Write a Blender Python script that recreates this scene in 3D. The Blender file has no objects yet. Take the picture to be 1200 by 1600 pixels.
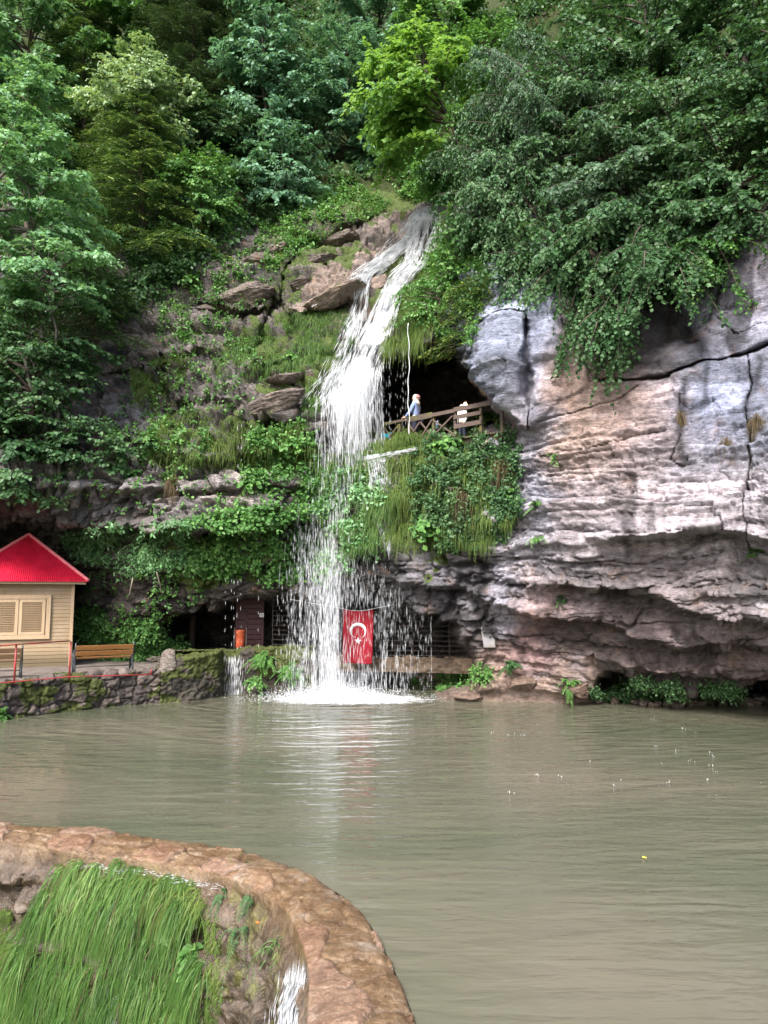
import bpy, bmesh, math, random
import numpy as np
from mathutils import Vector, Matrix, Euler

sc = bpy.context.scene
COL = sc.collection
RNG = np.random.default_rng(7)
R = math.radians

# ------------------------------------------------------------------ camera frame
F = 1164.0
PITCH = math.atan(130 / F)
CAM = np.array([0.0, 0.0, 3.1])
FW = np.array([0, math.cos(PITCH), math.sin(PITCH)])
UP = np.array([0, -math.sin(PITCH), math.cos(PITCH)])
RT = np.array([1.0, 0, 0])


def ray(px, py):
    px = np.asarray(px, float)[..., None]
    py = np.asarray(py, float)[..., None]
    return FW + RT * (px - 600) / F + UP * (800 - py) / F


def at(px, py, Y):
    d = ray(px, py)
    return CAM + d * (np.asarray(Y, float)[..., None] / d[..., 1:2])


def at_z(px, py, z):
    d = ray(px, py)
    return CAM + d * ((z - CAM[2]) / d[..., 2:3])


# ------------------------------------------------------------------ noise
def h3(ix, iy, iz, seed=0):
    x = (ix.astype(np.int64) * 374761393 + iy.astype(np.int64) * 668265263 + iz.astype(np.int64) * 2147483647 + seed * 974711) & 0xFFFFFFFF
    x = ((x ^ (x >> 13)) * 1274126177) & 0xFFFFFFFF
    x = ((x ^ (x >> 16)) * 2246822519) & 0xFFFFFFFF
    x = x ^ (x >> 15)
    return (x & 0xFFFFFF) / float(0xFFFFFF)


def vn(p, seed=0):
    f = np.floor(p)
    i = f.astype(np.int64)
    t = p - f
    t = t * t * t * (t * (t * 6 - 15) + 10)
    r = 0
    for dx in (0, 1):
        wx = t[..., 0] if dx else 1 - t[..., 0]
        for dy in (0, 1):
            wy = t[..., 1] if dy else 1 - t[..., 1]
            for dz in (0, 1):
                wz = t[..., 2] if dz else 1 - t[..., 2]
                r = r + wx * wy * wz * h3(i[..., 0] + dx, i[..., 1] + dy, i[..., 2] + dz, seed)
    return r * 2 - 1


def fbm(p, o=4, seed=0, g=0.5):
    a, r, s = 1.0, 0, 0
    for k in range(o):
        r = r + a * vn(p, seed + k * 17)
        s += a
        a *= g
        p = p * 2.03 + 11.7
    return r / s


def sst(a, b, x):
    t = np.clip((x - a) / (b - a), 0, 1)
    return t * t * (3 - 2 * t)


def poly_sdf(px, py, poly):
    """signed distance to a polygon, negative inside"""
    P = np.asarray(poly, float)
    n = len(P)
    d = np.full(px.shape, 1e18)
    ins = np.zeros(px.shape, bool)
    for i in range(n):
        a, b = P[i], P[(i + 1) % n]
        e = b - a
        wx, wy = px - a[0], py - a[1]
        t = np.clip((wx * e[0] + wy * e[1]) / (e @ e + 1e-12), 0, 1)
        d = np.minimum(d, (wx - e[0] * t) ** 2 + (wy - e[1] * t) ** 2)
        c = ((a[1] <= py) != (b[1] <= py)) & (px < (b[0] - a[0]) * (py - a[1]) / (b[1] - a[1] + 1e-12) + a[0])
        ins ^= c
    d = np.sqrt(d)
    return np.where(ins, -d, d)


# ------------------------------------------------------------------ object helpers
def tag(o, label=None, cat=None, group=None, kind=None):
    if label: o['label'] = label
    if cat: o['category'] = cat
    if group: o['group'] = group
    if kind: o['kind'] = kind
    return o


def empty(name, loc=(0, 0, 0), rz=0.0):
    o = bpy.data.objects.new(name, None)
    o.location = loc
    o.rotation_euler = (0, 0, rz)
    o.empty_display_size = 0.2
    COL.objects.link(o)
    return o


def link(name, me, m=None, parent=None):
    if m is not None and not me.materials:
        for q in (m if isinstance(m, (list, tuple)) else [m]):
            me.materials.append(q)
    o = bpy.data.objects.new(name, me)
    COL.objects.link(o)
    if parent is not None: o.parent = parent
    return o


def mesh_np(name, V, faces, attrs=None, smooth=True, mats=None):
    """V (n,3); faces: list of int arrays (m,k), k = 3 or 4; attrs {name: (n,) or (n,3)}"""
    me = bpy.data.meshes.new(name)
    V = np.ascontiguousarray(V, np.float32)
    me.vertices.add(len(V))
    me.vertices.foreach_set('co', V.ravel())
    faces = [np.asarray(f, np.int32) for f in faces if len(f)]
    idx = np.concatenate([f.ravel() for f in faces])
    tot = np.concatenate([np.full(len(f), f.shape[1], np.int32) for f in faces])
    st = np.concatenate([[0], np.cumsum(tot)[:-1]]).astype(np.int32)
    me.loops.add(len(idx))
    me.loops.foreach_set('vertex_index', idx)
    me.polygons.add(len(tot))
    me.polygons.foreach_set('loop_start', st)
    me.polygons.foreach_set('loop_total', tot)
    me.update(calc_edges=True)
    me.validate()
    if smooth:
        me.polygons.foreach_set('use_smooth', np.ones(len(me.polygons), bool))
    for k, a in (attrs or {}).items():
        a = np.asarray(a, np.float32)
        if a.ndim == 1:
            at_ = me.attributes.new(k, 'FLOAT', 'POINT')
            at_.data.foreach_set('value', np.ascontiguousarray(a))
        else:
            at_ = me.attributes.new(k, 'FLOAT_COLOR', 'POINT')
            at_.data.foreach_set('color', np.ascontiguousarray(np.concatenate([a, np.ones((len(a), 1), np.float32)], 1)).ravel())
    return me


class MB:
    """collects boxes, bars and tubes into ONE mesh"""
    def __init__(s):
        s.v, s.f = [], []

    def add(s, v, f):
        o = len(s.v)
        s.v += [tuple(map(float, p)) for p in v]
        s.f += [tuple(i + o for i in q) for q in f]
        return s

    def box(s, c, size, rot=None):
        hx, hy, hz = [q / 2 for q in size]
        v = [Vector((x, y, z)) for x in (-hx, hx) for y in (-hy, hy) for z in (-hz, hz)]
        if rot is not None:
            m = rot if isinstance(rot, Matrix) else Euler(rot).to_matrix()
            v = [m @ p for p in v]
        v = [p + Vector(c) for p in v]
        return s.add(v, [(0, 1, 3, 2), (4, 6, 7, 5), (0, 4, 5, 1), (2, 3, 7, 6), (0, 2, 6, 4), (1, 5, 7, 3)])

    def bar(s, a, b, w, h, up=(0, 0, 1)):
        a, b = Vector(a), Vector(b)
        d = (b - a)
        L = d.length
        d.normalize()
        u = Vector(up)
        x = d.cross(u)
        if x.length < 1e-4: x = d.cross(Vector((1, 0, 0)))
        x.normalize()
        z = x.cross(d)
        m = Matrix((x, d, z)).transposed()
        return s.box((a + b) / 2, (w, L, h), m)

    def tube(s, pts, rad, n=8, cap=True):
        pts = [Vector(p) for p in pts]
        if not hasattr(rad, '__len__'): rad = [rad] * len(pts)
        vs, fs = [], []
        prev = None
        for i, p in enumerate(pts):
            d = (pts[min(i + 1, len(pts) - 1)] - pts[max(i - 1, 0)]).normalized()
            if prev is None:
                x = d.cross(Vector((0, 0, 1)))
                if x.length < 1e-3: x = d.cross(Vector((1, 0, 0)))
            else:
                x = prev - d * prev.dot(d)
            x.normalize()
            prev = x
            y = d.cross(x)
            for k in range(n):
                a = 2 * math.pi * k / n
                vs.append(p + (x * math.cos(a) + y * math.sin(a)) * rad[i])
        for i in range(len(pts) - 1):
            for k in range(n):
                a, b = i * n + k, i * n + (k + 1) % n
                fs.append((a, b, b + n, a + n))
        if cap:
            fs.append(tuple(range(n - 1, -1, -1)))
            fs.append(tuple(range((len(pts) - 1) * n, len(pts) * n)))
        return s.add(vs, fs)

    def lathe(s, prof, n=16, c=(0, 0, 0)):
        vs, fs = [], []
        for (r, z) in prof:
            for k in range(n):
                a = 2 * math.pi * k / n
                vs.append((c[0] + r * math.cos(a), c[1] + r * math.sin(a), c[2] + z))
        for i in range(len(prof) - 1):
            for k in range(n):
                a, b = i * n + k, i * n + (k + 1) % n
                fs.append((a, b, b + n, a + n))
        fs.append(tuple(range(n - 1, -1, -1)))
        fs.append(tuple(range((len(prof) - 1) * n, len(prof) * n)))
        return s.add(vs, fs)

    def mesh(s, name, smooth=False, bevel=0.0):
        me = bpy.data.meshes.new(name)
        me.from_pydata(s.v, [], s.f)
        bm = bmesh.new()
        bm.from_mesh(me)
        bmesh.ops.recalc_face_normals(bm, faces=bm.faces)
        if bevel:
            bmesh.ops.bevel(bm, geom=list(bm.edges), offset=bevel, segments=1, affect='EDGES', clamp_overlap=True)
        for f in bm.faces: f.smooth = smooth
        bm.to_mesh(me)
        bm.free()
        return me

    def build(s, name, m, parent=None, smooth=False, bevel=0.0):
        return link(name, s.mesh(name, smooth, bevel), m, parent)


# ------------------------------------------------------------------ materials
class NT:
    def __init__(s, name):
        s.m = bpy.data.materials.new(name)
        s.m.use_nodes = True
        s.t = s.m.node_tree
        s.t.nodes.clear()
        s.out = s.t.nodes.new('ShaderNodeOutputMaterial')

    def n(s, t, **kw):
        nd = s.t.nodes.new('ShaderNode' + t)
        for k, v in kw.items():
            if hasattr(nd, k) and k not in nd.inputs: setattr(nd, k, v)
            else: s.set(nd.inputs[k.replace('_', ' ')], v)
        return nd

    def set(s, sock, v):
        if hasattr(v, 'is_output') or isinstance(v, bpy.types.NodeSocket): s.t.links.new(v, sock)
        elif isinstance(v, bpy.types.Node): s.t.links.new(v.outputs[0], sock)
        else:
            if isinstance(v, (tuple, list)) and len(v) == 3 and sock.type == 'RGBA': v = (*v, 1)
            sock.default_value = v

    def coord(s, sc=(1, 1, 1)):
        g = s.n('NewGeometry')
        mp = s.n('Mapping')
        s.set(mp.inputs['Vector'], g.outputs['Position'])
        mp.inputs['Scale'].default_value = sc
        return mp.outputs[0]

    def objco(s, sc=(1, 1, 1)):
        g = s.n('TexCoord')
        mp = s.n('Mapping')
        s.set(mp.inputs['Vector'], g.outputs['Object'])
        mp.inputs['Scale'].default_value = sc
        return mp.outputs[0]

    def noise(s, v, scale, detail=5, rough=0.6, dist=0.0):
        nd = s.n('TexNoise')
        s.set(nd.inputs['Vector'], v)
        nd.inputs['Scale'].default_value = scale
        nd.inputs['Detail'].default_value = detail
        nd.inputs['Roughness'].default_value = rough
        nd.inputs['Distortion'].default_value = dist
        return nd.outputs[0]

    def attr(s, name, fac=True):
        nd = s.n('Attribute')
        nd.attribute_name = name
        return nd.outputs['Fac'] if fac else nd.outputs['Color']

    def ramp(s, f, stops, mode='LINEAR'):
        nd = s.n('ValToRGB')
        cr = nd.color_ramp
        cr.interpolation = mode
        while len(cr.elements) < len(stops): cr.elements.new(0.5)
        for e, (p, c) in zip(cr.elements, stops):
            e.position = p
            e.color = (*c, 1) if hasattr(c, '__len__') else (c, c, c, 1)
        s.set(nd.inputs[0], f)
        return nd.outputs[0]

    def mix(s, f, a, b, mode='MIX'):
        nd = s.n('Mix', data_type='RGBA', blend_type=mode)
        s.set(nd.inputs[0], f)
        s.set(nd.inputs[6], a)
        s.set(nd.inputs[7], b)
        return nd.outputs[2]

    def math(s, op, a, b=0.0, c=None):
        nd = s.n('Math', operation=op)
        s.set(nd.inputs[0], a)
        s.set(nd.inputs[1], b)
        if c is not None: s.set(nd.inputs[2], c)
        return nd.outputs[0]

    def bump(s, h, st=0.5, dist=0.05, normal=None):
        nd = s.n('Bump')
        nd.inputs['Strength'].default_value = st
        nd.inputs['Distance'].default_value = dist
        s.set(nd.inputs['Height'], h)
        if normal is not None: s.set(nd.inputs['Normal'], normal)
        return nd.outputs[0]

    def pbr(s, col, rough=0.7, spec=0.4, normal=None, metal=0.0, coat=0.0):
        p = s.n('BsdfPrincipled')
        s.set(p.inputs['Base Color'], col)
        s.set(p.inputs['Roughness'], rough)
        s.set(p.inputs['Specular IOR Level'], spec)
        s.set(p.inputs['Metallic'], metal)
        s.set(p.inputs['Coat Weight'], coat)
        if normal is not None: s.set(p.inputs['Normal'], normal)
        return p

    def done(s, sh):
        s.set(s.out.inputs['Surface'], sh if isinstance(sh, bpy.types.NodeSocket) else sh.outputs[0])
        return s.m


def m_plain(name, col, rough=0.6, var=0.25, scale=6, bump=0.2, bdist=0.01, spec=0.4, dirt=None, dirt_scale=1.5, metal=0.0):
    t = NT(name)
    v = t.objco()
    n1 = t.noise(v, scale, 6)
    c = t.mix(n1, tuple(q * (1 - var) for q in col), tuple(min(1, q * (1 + var)) for q in col))
    if dirt is not None:
        d = t.ramp(t.noise(v, dirt_scale, 6, 0.7), [(0.45, 0.0), (0.65, 1.0)])
        c = t.mix(d, c, dirt)
    return t.done(t.pbr(c, rough, spec, t.bump(n1, bump, bdist), metal))


def m_wood(name, col, dark, axis=0, scale=1.0, rough=0.6, moss=None):
    t = NT(name)
    s_ = [14, 14, 14]
    s_[axis] = 1.2
    v = t.objco(tuple(q * scale for q in s_))
    n1 = t.noise(v, 1.6, 8, 0.65, 0.6)
    n2 = t.noise(t.objco(), 2.3, 4)
    c = t.mix(t.ramp(n1, [(0.3, 0.0), (0.7, 1.0)]), dark, col)
    c = t.mix(t.math('MULTIPLY', n2, 0.5), c, tuple(q * 0.6 for q in col))
    if moss is not None:
        d = t.ramp(t.noise(t.objco(), 3.5, 6, 0.7), [(0.5, 0.0), (0.6, 1.0)])
        c = t.mix(d, c, moss)
    return t.done(t.pbr(c, rough, 0.4, t.bump(n1, 0.4, 0.004)))


def m_leaf(name, dark, mid, light, trans=0.35, rough=0.42, spec=0.45):
    t = NT(name)
    c = t.ramp(t.attr('rnd'), [(0.0, dark), (0.55, mid), (1.0, light)])
    p = t.pbr(c, rough + 0.12, spec * 0.6)
    tr = t.n('BsdfTranslucent')
    t.set(tr.inputs[0], t.mix(0.5, c, (mid[0] * 2.2, mid[1] * 1.9, mid[2] * 0.7)))
    mx = t.n('MixShader')
    mx.inputs[0].default_value = trans
    t.set(mx.inputs[1], p.outputs[0])
    t.set(mx.inputs[2], tr.outputs[0])
    return t.done(mx)

# ================================================================== CLIFFS AND HILLSIDE (one relief, real depths in metres)
CP = [  # px, py, distance Y
    # right face
    (860, 1095, 22.0), (760, 1095, 22.4), (840, 1060, 22.2), (700, 1096, 22.6), (920, 1096, 22.3), (1000, 1094, 22.6), (1100, 1094, 22.4), (1200, 1096, 22.0), (1400, 1096, 20.0),
    (860, 1010, 21.6), (930, 1035, 21.2), (1000, 1040, 20.6), (1100, 1045, 20.0), (1200, 1045, 19.4), (1400, 1040, 17),
    (770, 990, 22.3), (800, 940, 21.6), (900, 940, 20.2), (1000, 950, 19.2), (1100, 960, 18.4), (1200, 945, 17.0), (1400, 930, 14.5),
    (820, 830, 21.0), (900, 840, 19.6), (1000, 840, 18.6), (1100, 830, 17.8), (1200, 830, 17.0), (1400, 830, 14),
    (830, 720, 21.0), (900, 720, 19.8), (1000, 700, 18.9), (1100, 700, 18.2), (1200, 700, 17.4), (1400, 700, 14.5),
    (815, 640, 20.6), (790, 590, 20.7), (770, 540, 21.0), (850, 580, 20.2), (1000, 580, 19.2), (1100, 560, 18.8), (1200, 550, 18.0), (1400, 550, 15),
    (780, 450, 21.6), (850, 430, 21.0), (1000, 420, 20.6), (1100, 380, 20.0), (1200, 350, 19.0), (1400, 350, 16),
    (800, 300, 24), (900, 250, 24), (1000, 200, 25), (1200, 150, 23), (1400, 100, 20), (900, 0, 31), (1200, 0, 28), (1400, -100, 26), (1000, -300, 40), (1500, -300, 34),
    # under the walkway: bulging overgrown outcrop
    (720, 860, 22.0), (700, 780, 21.9), (720, 700, 22.1), (650, 700, 22.5), (640, 780, 22.3), (620, 860, 22.6), (600, 710, 22.9), (780, 690, 21.3), (780, 800, 21.2), (600, 900, 22.9), (700, 930, 22.2),
    (745, 1000, 22.4), (700, 980, 22.6), (740, 1050, 22.6), (650, 960, 22.9),
    # above the upper cave
    (680, 500, 23.6), (700, 440, 24.4), (640, 540, 23.6), (720, 540, 22.6), (700, 360, 26.5), (620, 560, 23.9),
    # waterfall course
    (665, 310, 29.5), (650, 360, 28.6), (630, 410, 27.4), (600, 460, 26.2), (585, 520, 25.0), (560, 580, 24.3), (530, 640, 23.7), (510, 690, 23.4), (545, 700, 23.4), (540, 800, 23.4), (540, 900, 23.5),
    # left of the fall
    (520, 470, 26.0), (500, 540, 25.0), (470, 620, 23.9), (460, 690, 23.3), (440, 560, 25.2), (430, 440, 27.2), (480, 390, 28.0), (540, 350, 28.8),
    (400, 690, 23.2), (400, 780, 22.8), (400, 835, 22.6), (300, 690, 23.2), (300, 780, 22.9), (300, 830, 22.6), (200, 700, 23.3), (200, 790, 23.0), (100, 778, 22.8), (0, 768, 22.3), (0, 832, 27.0), (60, 835, 27.0), (115, 845, 26.6), (0, 700, 23.0), (100, 690, 23.6),
    (350, 600, 24.6), (250, 600, 25.2), (150, 600, 25.6), (0, 600, 25), (350, 500, 26.2), (250, 500, 26.4), (150, 500, 27), (0, 500, 27), (350, 420, 27.6), (250, 420, 28.4), (0, 400, 29.5),
    # below the left ledge
    (0, 900, 27.5), (100, 900, 27.0), (250, 900, 24.2), (400, 900, 23.9), (480, 880, 23.4), (100, 960, 27.2), (250, 960, 25.0), (400, 940, 23.9), (500, 930, 23.4), (0, 1000, 28.2), (150, 1020, 27.4), (300, 1010, 26.2),
    (0, 1100, 28), (200, 1100, 27), (350, 1100, 25.6), (500, 1100, 25.4), (600, 1090, 25.0), (620, 930, 23.0), (600, 1000, 24.0),
    (-300, 1100, 20), (-300, 900, 21), (-300, 700, 20), (-300, 500, 23), (-300, 300, 28), (-300, 0, 36), (-300, -300, 46),
    # hillside in the trees
    (0, 300, 32), (200, 320, 31.5), (400, 340, 30), (550, 310, 30.5), (200, 200, 35), (400, 200, 35.5), (600, 200, 35), (0, 0, 42), (200, 0, 43), (400, 0, 44), (600, 0, 44), (750, 0, 38), (700, 200, 31),
    (0, -300, 58), (400, -300, 60), (700, -300, 56), (-900, 1100, 16), (-900, 600, 18), (-900, 0, 28), (-900, -300, 36), (2100, 1100, 13), (2100, 600, 10), (2100, 0, 16), (2100, -300, 24),
]
CP = np.array(CP, float)


def tps_fit(cp, lam=0.004):
    X = cp[:, :2] / 300.0
    n = len(X)
    d = np.linalg.norm(X[:, None] - X[None], axis=2)
    K = np.where(d > 0, d * d * np.log(np.maximum(d, 1e-9)), 0) + lam * np.eye(n)
    Pm = np.concatenate([np.ones((n, 1)), X], 1)
    A = np.zeros((n + 3, n + 3))
    A[:n, :n] = K
    A[:n, n:] = Pm
    A[n:, :n] = Pm.T
    w = np.linalg.solve(A, np.concatenate([np.log(cp[:, 2]), np.zeros(3)]))
    return X, w


TX, TW = tps_fit(CP)


def base_Y(px, py):
    q = np.stack([np.ravel(px), np.ravel(py)], 1) / 300.0
    out = TW[-3] + q @ TW[-2:]
    for i in range(len(TX)):
        d2 = ((q - TX[i]) ** 2).sum(1)
        out += TW[i] * 0.5 * d2 * np.log(np.maximum(d2, 1e-12))
    return np.exp(np.clip(out, 1.5, 4.4)).reshape(np.shape(px))


def axis_pts(segs):
    r = []
    for a, b, s in segs:
        r.append(np.arange(a, b, s))
    return np.concatenate(r + [[segs[-1][1]]])


GX = axis_pts([(-900, -300, 60), (-300, -40, 13), (-40, 1240, 1.9), (1240, 1500, 13), (1500, 2100, 60)])
GY = axis_pts([(-300, 0, 20), (0, 300, 6), (300, 1112, 1.9), (1112, 1160, 8)])
PX, PY = np.meshgrid(GX, GY)
BY = base_Y(PX, PY)
P0 = at(PX, PY, BY)
# smooth normals of the base (towards the camera)
dj = np.gradient(P0, axis=1)
di = np.gradient(P0, axis=0)
N0 = np.cross(di, dj)
N0 /= np.linalg.norm(N0, axis=2, keepdims=True) + 1e-9
N0 *= np.where((N0 * (P0 - CAM)).sum(2, keepdims=True) > 0, -1, 1)

# warped pixel position for natural outlines
WN = fbm(P0 * 0.9, 4, 3) * 22
WN2 = fbm(P0 * 0.9 + 40, 4, 5) * 22
QX, QY = PX + WN * 0.6, PY + WN2 * 0.6
CAVE_A = [(250, 962), (275, 940), (350, 932), (480, 928), (600, 932), (660, 948), (712, 966), (745, 1000), (754, 1030), (742, 1085), (600, 1100), (480, 1100), (330, 1060), (300, 1020), (262, 1012)]
CAVE_B = [(584, 590), (605, 560), (645, 545), (690, 540), (735, 540), (752, 572), (776, 603), (802, 635), (826, 657), (818, 680), (740, 692), (640, 693), (584, 692)]
CAVE_C = [(925, 1062), (935, 1042), (965, 1030), (1000, 1042), (1040, 1048), (1060, 1062), (1110, 1050), (1200, 1048), (1500, 1052), (1500, 1084), (1150, 1084), (1040, 1080), (935, 1078)]
CAVE_D = [(945, 590), (985, 540), (1030, 470), (1060, 450), (1080, 500), (1110, 555), (1060, 580), (1000, 590)]


def carve(poly, depth, soft, seed=0):
    d = poly_sdf(QX, QY, poly)
    return depth * sst(0, -soft, d)


cut = carve(CAVE_A, 5.0, 26) + carve(CAVE_B, 6.5, 26) + carve(CAVE_C, 4.5, 16) + carve(CAVE_D, 1.1, 60)


def polyline_d(line, x, y):
    d = np.full(x.shape, 1e9)
    for a, b in zip(line[:-1], line[1:]):
        ex, ey = b[0] - a[0], b[1] - a[1]
        t = np.clip(((x - a[0]) * ex + (y - a[1]) * ey) / (ex * ex + ey * ey), 0, 1)
        d = np.minimum(d, np.hypot(x - a[0] - t * ex, y - a[1] - t * ey))
    return d


CRACKS = [  # line, width px, depth m
    ([(1200, 540), (1150, 562), (1090, 578), (1040, 592), (985, 598), (935, 600)], 2.4, 0.5),
    ([(1166, 555), (1172, 600), (1170, 650), (1176, 720), (1170, 800), (1185, 860)], 2.0, 0.4),
    ([(868, 490), (885, 530), (905, 560), (925, 590)], 3, 0.3),
    ([(826, 480), (828, 560), (836, 610), (836, 665)], 7, 0.8),
    ([(850, 655), (900, 648), (960, 628), (1000, 605)], 1.4, 0.12),
    ([(850, 715), (920, 705), (985, 690), (1030, 680)], 1.4, 0.12),
    ([(1060, 620), (1066, 680), (1050, 720), (1080, 735)], 1.5, 0.15),
    ([(820, 760), (900, 740), (1000, 745)], 1.4, 0.10),
    ([(740, 520), (770, 508), (830, 500)], 3, 0.3),
    ([(935, 600), (945, 560), (975, 520)], 3, 0.4),
    ([(1110, 480), (1150, 520), (1200, 505)], 1.4, 0.12),
    ([(1120, 330), (1130, 420), (1105, 500)], 3, 0.3),
    ([(430, 470), (420, 520), (395, 560)], 5, 0.5), ([(470, 520), (440, 480), (445, 430), (470, 400)], 5, 0.7),
    ([(255, 560), (262, 620), (250, 680)], 4, 0.4), ([(470, 400), (530, 380), (580, 350)], 5, 0.5),
]
crk = np.zeros_like(BY)
for ln, w, dp in CRACKS:
    ww = w * np.clip(0.55 + 1.6 * fbm(P0 * 1.7, 4, 9), 0.05, 1.5)
    crk = np.maximum(crk, dp * np.exp(-(polyline_d(ln, PX + WN * 0.35, PY + WN2 * 0.35) / np.maximum(ww, 0.8)) ** 2))
LEDGES = [  # line left to right, recess m, decay px
    ([(785, 648), (805, 656), (832, 662)], 0.9, 70),
    ([(-300, 755), (0, 770), (60, 782), (130, 806), (250, 820), (400, 830), (505, 805)], 1.2, 110),
    ([(960, 838), (1040, 832), (1120, 840), (1240, 850), (1500, 850)], 1.0, 60),
    ([(840, 905), (950, 908), (1050, 925), (1150, 958), (1500, 960)], 0.7, 60),
    ([(600, 905), (680, 915), (770, 930), (900, 955), (1010, 985), (1200, 1000), (1500, 1000)], 0.6, 50),
    ([(790, 1012), (850, 1030), (930, 1030)], 0.5, 40),
    ([(160, 590), (250, 570), (330, 548)], 0.5, 50), ([(370, 655), (420, 662), (470, 660)], 0.9, 40), ([(320, 470), (380, 490), (425, 480)], 0.8, 50),
    ([(240, 640), (300, 630), (370, 640)], 0.4, 40), ([(180, 700), (300, 720), (480, 705)], 0.45, 50), ([(100, 760), (300, 765), (480, 760)], 0.4, 40),
    ([(470, 500), (520, 490), (565, 470)], 0.5, 40), ([(380, 590), (440, 580), (490, 585)], 0.4, 40),
]
und = np.zeros_like(BY)
for ln, rc, dc in LEDGES:
    xs, ys = [p[0] for p in ln], [p[1] for p in ln]
    ly = np.interp(PX, xs, ys) + WN * 0.5
    fx = sst(xs[0] - 40, xs[0] + 40, PX) * sst(xs[-1] + 40, xs[-1] - 40, PX)
    dy = PY - ly
    und += fx * (rc * sst(0, 7, dy) * np.exp(-np.maximum(dy, 0) / dc) - 0.35 * rc * np.exp(-(np.minimum(dy, 0) / 14) ** 2) * (dy < 0))


def strata(P, thick, ratio, dip, seed, wz=0.35, xw=0.9):
    q = P[..., 2] + dip * P[..., 0] + wz * fbm(P * 0.33, 3, seed) + 0.10 * fbm(P * 1.3, 2, seed + 3)
    w = q / thick
    w = w + 0.55 * vn(np.stack([P[..., 0] * 0.12, 0 * w, w * 0.7], -1), seed + 5)
    k = np.floor(w)
    t = w - k
    z0 = np.zeros_like(k)
    s = (P[..., 0] * xw + P[..., 1] * 0.5) / (thick * ratio) + h3(k, z0, z0, seed) * 13 + 0.5 * vn(P * 0.8 / thick * 0.4, seed + 8)
    s = s + 0.35 * vn(np.stack([s * 0.8, k * 3.1, z0], -1), seed + 2)
    m = np.floor(s)
    u = s - m
    off = h3(k, m, z0, seed + 1)
    prof = np.sqrt(np.clip(1 - np.abs(2 * t - 1) ** 7, 0, 1)) * np.sqrt(np.clip(1 - np.abs(2 * u - 1) ** 16, 0, 1)) * (0.75 + 0.25 * t)
    return off, prof


SR = sst(735, 800, QX) * sst(300, 420, QY)           # right face
LOWR = SR * sst(640, 720, QY + 40 * fbm(P0 * 0.4, 2, 77))                     # layered lower part
MASS = SR * (1 - LOWR)
LEFT = (1 - sst(735, 800, QX)) * sst(300, 360, QY)
o1, p1 = strata(P0, 0.85, 4.0, 0.03, 11, 0.28)
o2, p2 = strata(P0, 0.30, 5.0, 0.03, 23, 0.28)
o3, p3 = strata(P0, 0.135, 6.0, 0.02, 37, 0.28)
o4, p4 = strata(P0, 0.75, 1.3, -0.25, 51)
fine = fbm(P0 * np.array([4.5, 4.5, 7.0]), 4, 63)
ridge2 = 0.5 - np.abs(fbm(P0 * np.array([2.6, 2.6, 5.0]), 4, 65))
big = fbm(P0 * 0.45, 4, 61)
med = fbm(P0 * 1.6, 5, 67)
chunk = sst(0.02, 0.16, np.abs(fbm(P0 * np.array([0.8, 0.8, 1.1]), 3, 171)))          # open joints between chunks
chunk2 = sst(0.0, 0.10, np.abs(fbm(P0 * np.array([1.7, 1.7, 2.6]), 3, 173)))
SLP = 0.75 + 0.25 * sst(480, 600, PY)
rdg = 1 - np.abs(fbm(P0 * np.array([0.9, 0.9, 1.2]), 4, 71)) * 2
lay = 0.35 + 0.65 * sst(-0.35, 0.25, fbm(P0 * 0.5, 3, 91))
disp = (LOWR * (0.35 * (o1 - .5) + 0.26 * p1 + lay * (0.34 * (o2 - .5) + 0.15 * p2) + 0.15 * (o3 - .5) + 0.07 * p3 + 0.22 * big + 0.05 * med)
        + MASS * (0.50 * big + 0.12 * med + 0.12 * rdg + 0.22 * (o4 - 0.5) + 0.06 * (o3 - .5) * lay)
        - LEFT * (np.where(PY < 560, 0.07, 0.40) * (1 - chunk) + 0.22 * (1 - chunk2)) - LOWR * 0.07 * (1 - chunk2)
        + LEFT * (SLP * 0.45 * (o1 - .5) + SLP * 0.25 * p1 + SLP * 0.26 * (o2 - .5) + 0.14 * p2 + lay * (0.10 * (o3 - .5) + 0.05 * p3) + 0.4 * big + 0.10 * med))
disp = disp + 0.85 * np.exp(-((PX - 792) / 34) ** 2 - ((PY - 570) / 80) ** 2) + 0.45 * np.exp(-((PX - 856) / 24) ** 2 - ((PY - 580) / 90) ** 2)      # the two columns of the spur
disp = disp + (0.085 * fine + 0.13 * ridge2) * np.where(SR > 0.5, 0.28 + 0.5 * LOWR, 1.0)
disp = np.where(PY < 300, big * 0.8, disp)
bank = sst(50, -10, poly_sdf(QX, QY, [(690, 1120), (700, 1078), (760, 1052), (770, 1005), (800, 1010), (850, 1035), (920, 1045), (935, 1080), (935, 1120)]))
disp = disp * (1 - 0.55 * bank) + bank * 0.16 * rdg
shore = sst(1076, 1086, PY)
disp = disp * (1 - 0.8 * shore)
YY = BY + cut + crk * (1 - shore) + und * (1 - bank) * (1 - shore)
SH = at(PX, PY, YY) + N0 * disp[..., None]
SHJ = np.gradient(SH, axis=1)
SHI = np.gradient(SH, axis=0)
SN = np.cross(SHI, SHJ)
SN /= np.linalg.norm(SN, axis=2, keepdims=True) + 1e-9
SN *= np.where((SN * (SH - CAM)).sum(2, keepdims=True) > 0, -1, 1)


def project(P):
    q = P - CAM
    dz = q @ FW
    return 600 + F * (q @ RT) / dz, 800 - F * (q @ UP) / dz, dz


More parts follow.
